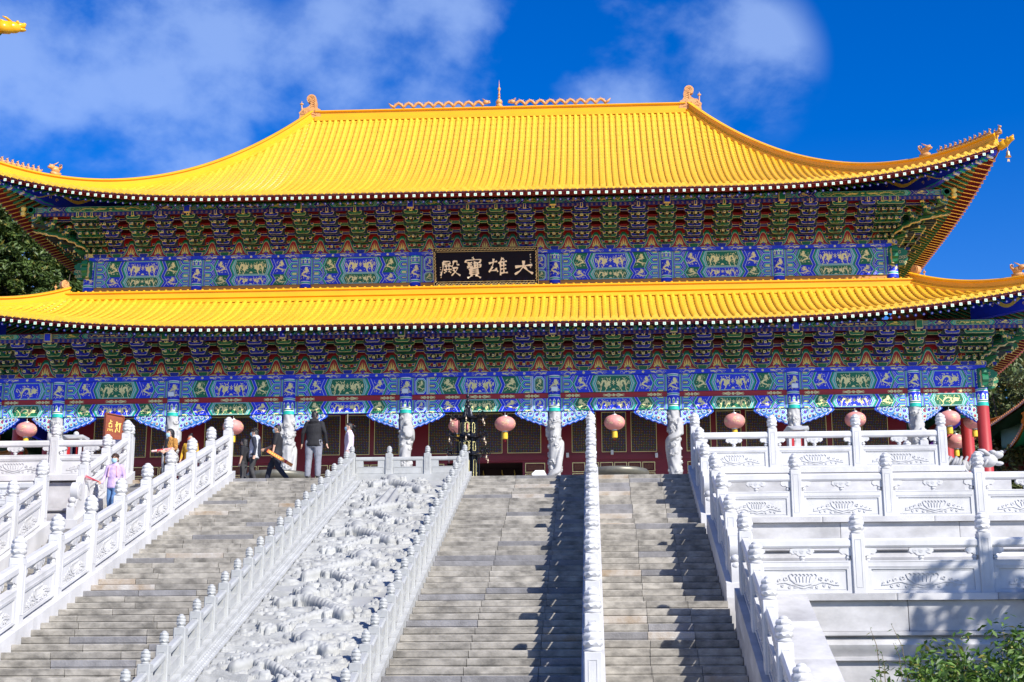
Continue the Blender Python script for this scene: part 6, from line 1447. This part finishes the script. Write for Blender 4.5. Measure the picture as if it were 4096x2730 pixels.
    if mask:
        n = 12; V = []
        for i in range(7):
            for j in range(n+1):
                an = R(-150+120*j/n); z = -.002-.105*i/6; f_ = 1.12 if i in (0, 6) else 1.18; ry = .100*np.interp(z, [-.115, -.06, 0], [.72, .98, 1.03]); rx = .074*np.interp(z, [-.115, -.06, 0], [.72, .98, 1.03]); V.append((rx*f_*math.cos(an), ry*f_*math.sin(an)-.008+(.0025 if i % 2 else 0), z))
        kg.add(V, [(i*(n+1)+j, i*(n+1)+j+1, (i+1)*(n+1)+j+1, (i+1)*(n+1)+j) for i in range(6) for j in range(n)])
        for sx in (-1, 1): kg.tube([(sx*.068, -.055, -.02), (sx*.082, .02, .01)], .003, 5); kg.tube([(sx*.066, -.05, -.08), (sx*.082, .02, -.02)], .003, 5)
    PEOPLE.append((o, label, loc, rz, k, (hx, hy, hz), tr, hp, hg, kg, hm, mask))
    return o
strides = dict(knL=(.09, -.22, .52), anL=(.09, -.20, .11), knR=(-.09, -.02, .50), anR=(-.09, .26, .14), toeR=(0, -.8, -.6))
stands = dict()
# woman in lilac walking down
def straps(B):
    for sx in (-1, 1): B.cap((sx*.105, -.105, 1.37), (sx*.125, -.125, 1.10), .018, .018, mat('pink_strap', (.62, .36, .40), .8))
person('person in lilac jacket and blue jeans walking down the outer left stairs', (-6.98, -28.68, -1.44), R(-6), 1.62, dict(top=lilac, leg=jeans, hem=.80, w=1.12, lw=1.08, shoe=shoe), dict(knL=(.07, -.14, .50), anL=(.05, -.10, .09), knR=(-.10, -.02, .49), anR=(-.10, .04, .09), elR=(-.25, .0, 1.12), wrR=(-.27, -.17, .93), hdR=(-.3, -.9, .15), fwR=(0, 0, 1), elL=(.25, .06, 1.12), wrL=(.24, .0, .88)), 'curly', hair_br, mask_b, straps)
# woman with bobbed hair
def cardigan(B):
    B.cap((.0, -.10, 1.36), (.0, -.115, 1.0), .07, .09, blackc)
person('person in orange floral cardigan and black dress holding a paper roll on the stairs', (-6.24, -26.45, -.48), R(-38), 1.70, dict(top=floral, leg=blackc, sleeve=floral, fore=skin, hem=.78, w=1.12, lw=1.2), dict(elR=(-.24, .0, 1.13), wrR=(-.16, -.24, 1.08), hdR=(.3, -.9, .0), fwR=(0, 0, 1), elL=(.24, .0, 1.13), wrL=(.12, -.22, 1.04), hdL=(-.4, -.9, .05), fwL=(0, 0, 1), head=(0, -.03, 1.57)), 'bob', hair_b, mask_b, cardigan)
# girl in yellow
def bag(B):
    B.cap((.12, -.13, .98), (.05, -.14, .96), .06, .06, mat('yellow_bag', (.68, .42, .05), .7))
person('small person in mustard yellow hoodie dress with orange face mask', (-5.80, -26.1, -.32), R(-12), 1.44, dict(top=yel, leg=dgrey, hem=.55, w=1.22, hood=yel), dict(elR=(-.27, .02, 1.14), wrR=(-.27, -.08, .92)), 'bun', hair_b, mask_o, bag)
person('small person whose dark head shows over the left white railing', (-5.28, -24.9, 0), R(-20), 1.20, dict(top=dgrey, leg=jeans), {}, 'short', hair_b, None)
def backpack(B):
    B.ball((0, .20, 1.10), (.13, .10, .20), blackc); B.ball((0, .27, 1.02), (.10, .05, .10), mat('bag_grey', (.25, .25, .27), .5))
person('person in black with a backpack half hidden behind the top post of the left railing', (-5.02, -23.2, 0), R(-100), 1.50, dict(top=blackc, leg=dgrey, sleeve=blackc, fore=skin, half=1), {}, 'bob', hair_b, None, backpack)
# boy in hoodie
def hoodie_print(B):
    B.cap((.0, .085, 1.30), (0, .10, .92), .10, .11, navy)
person('person in pale grey hoodie with navy sleeves walking left at the stair head', (-4.50, -24.2, 0), R(-90), 1.60, dict(top=palec, leg=dgrey, sleeve=navy, fore=navy, hem=.80, hood=palec, w=1.15, lw=1.2), dict(knL=(.09, -.05, .49), anL=(.09, .08, .10), knR=(-.09, -.10, .50), anR=(-.09, -.08, .09), elL=(.23, .08, 1.12), wrL=(.25, .06, .88)), 'curly', hair_b, mask_b, hoodie_print)
person('person in black T-shirt striding left with a long orange box', (-3.88, -24.1, 0), R(-90), 1.72, dict(top=blackc, leg=navy, sleeve=blackc, fore=skin, half=1, hem=.82, w=1.2, lw=1.3), dict(**{k: v for k, v in dict(knL=(.09, .06, .50), anL=(.09, .34, .16), toeL=(0, -.7, -.7), knR=(-.09, -.20, .52), anR=(-.09, -.30, .09)).items()}, elL=(.25, -.02, 1.12), wrL=(.26, -.06, .88), elR=(-.25, -.16, 1.16), wrR=(-.26, -.40, 1.06), hdR=(0, -.9, -.2), fwR=(0, 0, 1)), 'crop', hair_b, mask_b)
def hood_line(B): pass
person('person seen from behind in black hoodie and grey trousers at the stair head', (-2.60, -25.36, 0), R(176), 1.86, dict(top=blackc, leg=greyc, hem=.80, w=1.24, lw=1.38, cuff=1.15, hood=blackc), dict(elL=(.28, .03, 1.14), wrL=(.31, -.04, .90), elR=(-.28, .03, 1.14), wrR=(-.31, -.04, .90), hipL=(.10, 0, .90), knL=(.13, -.02, .49), anL=(.14, .02, .09), knR=(-.11, -.02, .49), anR=(-.12, .02, .09), toeL=(.3, -1, -.08), toeR=(-.2, -1, -.08)), 'crop', hair_b, None)
person('person in pale pink shirt and face mask walking left behind the granite railing', (-1.76, -24.6, 0), R(-84), 1.66, dict(top=pinkw, leg=blackc, sleeve=pinkw, fore=pinkw, hem=.76, w=1.08, shoe=tan), dict(knL=(.09, .04, .52), anL=(.09, .36, .62), toeL=(0, .2, -1), elL=(.22, .03, 1.12), wrL=(.22, -.04, .90)), 'tail', hair_b, mask_b)
bpy.context.view_layer.update()
dg_ = bpy.context.evaluated_depsgraph_get()
eye_m = mat('eye_dark', (.02, .015, .012), .3)
for (o, label, loc, rz, k, hc, tr, hp, hg, kg, hm, mask) in PEOPLE:
    src = o.data; me = bpy.data.meshes.new_from_object(o.evaluated_get(dg_))
    bv = BVHTree.FromPolygons([v.co[:] for v in src.vertices], [p.vertices[:] for p in src.polygons])
    mi_src = np.empty(len(src.polygons), int); src.polygons.foreach_get('material_index', mi_src)
    me.materials.clear()
    for m_ in src.materials: me.materials.append(m_)
    mi = [int(mi_src[bv.find_nearest(p.center)[2]]) for p in me.polygons]
    me.polygons.foreach_set('material_index', mi); me.polygons.foreach_set('use_smooth', [True]*len(me.polygons)); me.update()
    bpy.data.objects.remove(o)
    t = thing('person', label, 'person', loc, rot=(0, 0, rz))
    put('body', me, t, (0, 0, 0), local=True)
    hl = tuple(k*q for q in hc)
    put('face', hp.mesh('face', [skin, eye_m, hair_b], True), t, hl, rot=(0, 0, tr), scale=(k, k, k), local=True)
    put('hair', hg.mesh('hair', [hm, mask_o], True), t, hl, rot=(0, 0, tr), scale=(k, k, k), local=True)
    if mask: put('face_mask', kg.mesh('face_mask', mask, True), t, hl, rot=(0, 0, tr), scale=(k, k, k), local=True)
# things they carry
g = MB(); rq = random.Random(9)
for q in range(16): a_ = np.array((-.02, .02, -.01)); e_ = np.array((-.34+rq.uniform(-.03, .03), -.10+rq.uniform(-.08, .08), .10+rq.uniform(-.07, .06))); g.tube([a_, e_], .004, 5)
mk('incense_bundle', g, mat('red_incense', (.55, .02, .06), .6), None, loc=(-7.25, -28.93, -.53), local=True, label='bundle of thin red incense sticks held by the person in lilac', cat='incense')
g = MB(); g.tube([(-.24, -.05, -.03), (.0, 0, 0), (.30, .10, .07)], [.032, .034, .032], 10, 0); g.tube([(-.10, -.02, -.01), (.05, .015, .01)], .036, 10, 1)
mk('paper_roll', g, [mat('red_white_paper', (.62, .20, .20), .6, var=.6, vscale=14, var2=(.75, .65, .6)), red], None, loc=(-6.42, -26.68, .60), local=True, label='rolled red and white paper packet held by the person in the floral cardigan', cat='packet')
g = MB(); g.box(-.40, .40, -.035, .035, -.045, .045, 0); g.box(-.42, -.40, -.036, .036, -.046, .046, 1); g.box(.16, .22, -.037, .037, -.047, .047, 1)
for q in range(7): g.frect(-.34+.07*q, -.30+.07*q, -.02, .02, -.0365, 2)
mk('incense_box', g, [mat('orange_box', (.80, .26, .06), .5), red, flame_m], None, loc=(-3.72, -24.42, .72), local=True, rot=(0, R(31), R(4)), label='long orange box of incense held slanting by the person in the black T-shirt', cat='box')
# ================================================================== trees and plants
def leaf_mat(name, c0, c1, c2):
    m = bpy.data.materials.new(name); m.use_nodes = True; t = m.node_tree; N = t.nodes.new; K = t.links.new; b_ = t.nodes['Principled BSDF']; b_.inputs['Roughness'].default_value = .5
    ge = N('ShaderNodeNewGeometry'); r = N('ShaderNodeValToRGB'); r.color_ramp.elements[0].color = (*c0, 1); r.color_ramp.elements[1].color = (*c1, 1); e = r.color_ramp.elements.new(.9); e.color = (*c1, 1); r.color_ramp.elements[2].color = (*c2, 1)
    K(ge.outputs['Random Per Island'], r.inputs['Fac']); K(r.outputs[0], b_.inputs['Base Color'])
    tr = N('ShaderNodeBsdfTranslucent'); K(r.outputs[0], tr.inputs['Color']); mx_ = N('ShaderNodeMixShader'); mx_.inputs['Fac'].default_value = .25; K(b_.outputs[0], mx_.inputs[1]); K(tr.outputs[0], mx_.inputs[2]); K(mx_.outputs[0], t.nodes['Material Output'].inputs['Surface']); return m
LM1 = leaf_mat('hill_leaf', (.032, .062, .014), (.11, .17, .035), (.22, .17, .03)); LM2 = leaf_mat('olive_leaf', (.05, .075, .022), (.16, .19, .07), (.25, .18, .04)); LM3 = leaf_mat('bush_leaf', (.03, .085, .012), (.13, .23, .03), (.30, .26, .05))
bark = mat('bark', (.10, .075, .055), .9, bump=.8, bscale=12)
def crown_mesh(name, seed, rx, rz, n_cl, n_leaf, size, m, cone=0.0, low=-.7):
    rs = np.random.RandomState(seed); C_ = []
    while len(C_) < n_cl:
        p = rs.uniform(-1, 1, 3)
        if np.linalg.norm(p) > 1 or p[2] < low or np.linalg.norm(p) < .35: continue
        k = 1-cone*(p[2]+1)/2; C_.append((p[0]*rx*k, p[1]*rx*k, p[2]*rz))
    C_ = np.array(C_); idx = rs.randint(0, n_cl, n_leaf); d = rs.normal(size=(n_leaf, 3)); d /= np.linalg.norm(d, axis=1)[:, None]
    cr = rx*rs.uniform(.16, .34, n_cl); P = C_[idx]+d*(cr[idx]*rs.uniform(.5, 1.0, n_leaf)**.6)[:, None]*np.array((1, 1, .8))
    nrm = d*.7+rs.normal(size=(n_leaf, 3))*.5+np.array((0, 0, .5)); nrm /= np.linalg.norm(nrm, axis=1)[:, None]
    a_ = np.cross(nrm, rs.normal(size=(n_leaf, 3))); a_ /= np.linalg.norm(a_, axis=1)[:, None]; b_ = np.cross(nrm, a_); s_ = size*rs.uniform(.6, 1.35, n_leaf)[:, None]
    V = np.stack([P-a_*s_, P-b_*s_*.45+nrm*s_*.12, P+a_*s_, P+b_*s_*.45+nrm*s_*.12], 1).reshape(-1, 3)
    me = bpy.data.meshes.new(name); me.from_pydata(V.tolist(), [], np.arange(n_leaf*4).reshape(-1, 4).tolist()); me.materials.append(m); me.update(); return me, C_
def trunk_mesh(C_, h, r, seed, base=0.0):
    g = MB(); rs = random.Random(seed); g.tube([(0, 0, -.5), (.05*h*rs.uniform(-1, 1)*.3, 0, h*.35), (.1*rs.uniform(-1, 1), .1, h*.7), (0, 0, h)], [r, r*.8, r*.55, r*.2], 8)
    for q in range(min(9, len(C_))): c_ = C_[q]; z0 = h*rs.uniform(.35, .75); g.tube([(0, 0, z0), (c_[0]*.5, c_[1]*.5, z0+(c_[2]+h-z0)*.45), (c_[0]*.95, c_[1]*.95, c_[2]+h)], [r*.42, r*.26, r*.08], 6)
    return g.mesh('trunk', bark, True)
HT = []
for q in range(4):
    cm_, C_ = crown_mesh('crown', 20+q, 3.4+.5*(q % 2), 4.4+.6*(q % 3), 60, 7000, .30, LM1, .25); HT.append((cm_, trunk_mesh(C_, 7.0, .28, q)))
rq = random.Random(12)
def plant_tree(label, x, y, z, v, s, group=None, hh=7.0):
    t = thing('broadleaf_tree', label, 'tree', (x, y, z), group); cm_, tm = v
    put('trunk', tm, t, (0, 0, 0), scale=(s, s, s), local=True); put('crown', cm_, t, (0, 0, hh*s), rot=(0, 0, rq.uniform(0, 6)), scale=(s, s, s*rq.uniform(.9, 1.1)), local=True)
for iy, y in enumerate((58, 64, 70, 77, 85)):
    for ix in range(9):
        x = -71+4.6*ix+rq.uniform(-1.5, 1.5)+(2.5 if iy % 2 else 0)+(0 if iy < 3 else -2); yy = y+rq.uniform(-1.5, 1.5); z = float(hill_z(np.float64(x), np.float64(yy)))
        plant_tree('dark green broadleaf tree on the wooded slope behind the left end of the hall', x, yy, z-.5, HT[rq.randrange(4)], rq.uniform(.85, 1.15), 'trees on the wooded slope at the left')
OL, OC = crown_mesh('crown', 41, 3.0, 3.9, 55, 9000, .17, LM2, .1, -.9); OV = (OL, trunk_mesh(OC, 5.0, .2, 5))
OL2, OC2 = crown_mesh('crown', 43, 2.6, 4.6, 55, 9000, .16, LM2, .3, -.9); OV2 = (OL2, trunk_mesh(OC2, 5.0, .2, 6))
plant_tree('olive green leafy tree close behind the red corner column at the right', 27.9, 14.0, GROUND+5.2, OV, 1.0, None, 5.0)
plant_tree('taller yellowish tree at the right edge beside the neighbouring roof', 31.8, 31.0, GROUND+9.5, OV2, 1.35, None, 5.6)
plant_tree('low leafy tree seen under the right gallery between the red columns', 25.3, 22.0, GROUND+7.0, OV, .85, None, 5.0)
plant_tree('tall dark tree far behind the right end of the hall', 33.5, 40.0, GROUND+9.0, HT[1], 1.6, None, 7.0)
plant_tree('small round tree below the neighbouring roof at the right edge', 29.8, 9.0, GROUND+6.0, OV2, .8, None, 5.0)
CN = [crown_mesh('crown', 60+q, 1.5, 6.5, 50, 4000, .20, LM1, .8, -.95) for q in range(2)]
for q, (x, tx) in enumerate(((34.4, 'left one of two slim treetops showing over the lower right roof'), (36.6, 'right one of two slim treetops showing over the lower right roof'))):
    z = float(hill_z(np.float64(x), 60.0)); t = thing('conifer_tree', tx, 'tree', (x, 60, z-.5)); top = 29.6 if q else 29.2; s = (top-z)/14.0
    put('trunk', trunk_mesh(CN[q][1], 7.5, .2, q), t, (0, 0, 0), scale=(1, 1, s), local=True); put('crown', CN[q][0], t, (0, 0, 7.5*s), scale=(1, 1, s), local=True)
# shade tree outside the frame to the right, in front of the lowest terrace
SM, SC = crown_mesh('crown', 71, 2.7, 2.4, 26, 1500, .20, LM3, 0, -.8); plant_tree('leafy tree right of the stairs whose dappled shade falls on the lowest terrace wall', 19.4, -45.4, GROUND-0.7, (SM, trunk_mesh(SC, 7.5, .2, 8)), 1.0, None, 9.6)
# bush at the foot of the lowest terrace
bm_, BC = crown_mesh('foliage', 81, 2.0, 0.95, 90, 9000, .065, LM3, 0, -1.0)
t = thing('leafy_bush', 'bright green leafy bush with thin upright shoots in the lower right corner', 'bush', (11.6, -41.2, GROUND))
put('foliage', bm_, t, (0, 0, 1.55), local=True); put('foliage', bm_, t, (-.9, .5, 1.20), rot=(0, 0, 2), scale=(.8, .8, .9), local=True); put('foliage', bm_, t, (1.2, .3, 1.45), rot=(0, 0, 4), local=True); put('foliage', bm_, t, (-.2, .2, .7), rot=(0, 0, 5), scale=(1.3, 1, .8), local=True)
g = MB(); rs = random.Random(5); lv = MB()
for q in range(26):
    x, y = rs.uniform(-2.2, 2.4), rs.uniform(-.8, .8); z = 1.9+rs.uniform(-.2, .3); h = rs.uniform(.2, .75); dx, dy = rs.uniform(-.22, .22), rs.uniform(-.2, .2)
    g.tube([(x, y, z-.6), (x+dx*.4, y+dy*.4, z+h*.5), (x+dx, y+dy, z+h)], [.008, .006, .003], 5)
    for k in range(11):
        f = .15+.85*k/10; px, py, pz = x+dx*f, y+dy*f, z-.1+(h+.1)*f; an = rs.uniform(0, 6.28); l_ = rs.uniform(.06, .11); ex, ey = math.cos(an)*l_, math.sin(an)*l_; ez = rs.uniform(-.06, .06)
        lv.add([(px, py, pz), (px+ex*.5-ey*.14, py+ey*.5+ex*.14, pz+ez*.5+.015), (px+ex, py+ey, pz+ez), (px+ex*.5+ey*.14, py+ey*.5-ex*.14, pz+ez*.5+.015)], [(0, 1, 2, 3)])
    
put('stems', g.mesh('stems', mat('stem_green', (.16, .12, .06), .7)), t, (0, 0, 0), local=True, kind='stuff'); put('shoot_leaves', lv.mesh('shoot_leaves', LM3), t, (0, 0, 0), local=True)

# ================================================================== neighbouring buildings
tile_o = mat('orange_glazed_tile', (.55, .19, .025), .4, var=.3, vscale=2)
def pavilion(label, cx, cy, z0, tiers_, body_h, tm=tile_o):
    t = thing('side_pavilion', label, 'building', (cx, cy, z0))
    for (hw, hd, ze, rise, top) in tiers_:
        for nm, (L_, D_, plc) in {'f': (hw, hd, lambda u, q: (cx+u, cy-hd+q)), 'b': (hw, hd, lambda u, q: (cx+u, cy+hd-q)), 'l': (hd, hw, lambda u, q: (cx-hw+q, cy+u)), 'r': (hd, hw, lambda u, q: (cx+hw-q, cy+u))}.items():
            tA = D_*top; k = L_-D_*top if True else 0
            S = Slope(max(.05, L_-tA), tA, L_+.35, -.35, lambda q, ze=ze, rise=rise, tA=tA: ze+rise*(.55*(q/tA)+.45*(q/tA)**2), .9, L_*.3, 2.6, 5.0, plc)
            mk('roof_slope', pan_field(S, .6, 1.0), tm, t, loc=tuple(S.P(0, .5)))
            g = MB(); n = int(S.uB/.36)
            for j in range(-n, n+1): tile_row(g, S, j*.36, .36, 1.2, 5)
            mk('roof_tiles', g, tm, t, loc=tuple(S.P(0, .5)), smooth=50, kind='stuff')
            if nm in 'fl':
                for sg_ in (-1, 1): g, pth = hip_ridge(S, sg_, .8, 0, .98, 20); mk('hip_ridge', g, tm, t, loc=tuple(pth[10]), smooth=25)
            g = MB(); us = np.linspace(-S.uB+.05, S.uB-.05, 41); g.grid(np.array([[S.P(u, S.te(u)+.1, -.12) for u in us], [(*S.place(u, min(S.te(u)+2.2, S.tt(u))), S.z(u, S.te(u))+.25) for u in us]])); mk('soffit', g, green, t, loc=tuple(S.P(0, .5)))
    hw, hd, ze, rise, top = tiers_[0]; g = MB(); g.box(cx-hw+1.8, cx+hw-1.8, cy-hd+1.8, cy+hd-1.8, z0, ze+.8, 0); mk('wall', g, red_dk, t, loc=(cx, cy, z0+2))
    if len(tiers_) > 1: hw2, hd2, ze2 = tiers_[1][:3]; g = MB(); g.box(cx-hw2+1.6, cx+hw2-1.6, cy-hd2+1.6, cy+hd2-1.6, ze, ze2+.5, 0); mk('upper_wall', g, green, t, loc=(cx, cy, ze))
    g = MB()
    for sx in (-1, 1):
        for sy in (-1, 0, 1): g.lathe([(.25, z0), (.25, ze+.3)], 12, (cx+sx*(hw-1.2), cy+sy*(hd-1.2), 0))
    for q in range(6): pass
    mk('columns', g, red_col, t, loc=(cx, cy, z0), smooth=40, kind='stuff')
    return t
pavilion('dark neighbouring pavilion with orange-tiled upturned eaves at the right edge', 34.6, 20.0, 0.0, [(7.6, 9.5, 6.95, 1.6, .35), (6.3, 8.2, 9.7, 3.0, .9)], 5)
pavilion('orange-roofed neighbouring pavilion seen through the left end of the gallery', -32.4, 20.0, 0.0, [(7.6, 9.5, 6.0, 1.9, .5), (5.4, 7.2, 8.6, 2.4, .9)], 5)
# corner of a bell tower reaching in at the top left
bt = pavilion('bell tower whose golden eave tip reaches into the top left corner', -17.15, -30.15, Z2, [(4.6, 4.6, 12.6, 2.6, .95)], 12, ridge_y)
o = put('corner_beast_head', TAOSHOU, bt, (-12.12, -25.12, 13.60), rot=(R(-14), 0, R(135)), scale=(1.1, 1.1, 1.1))
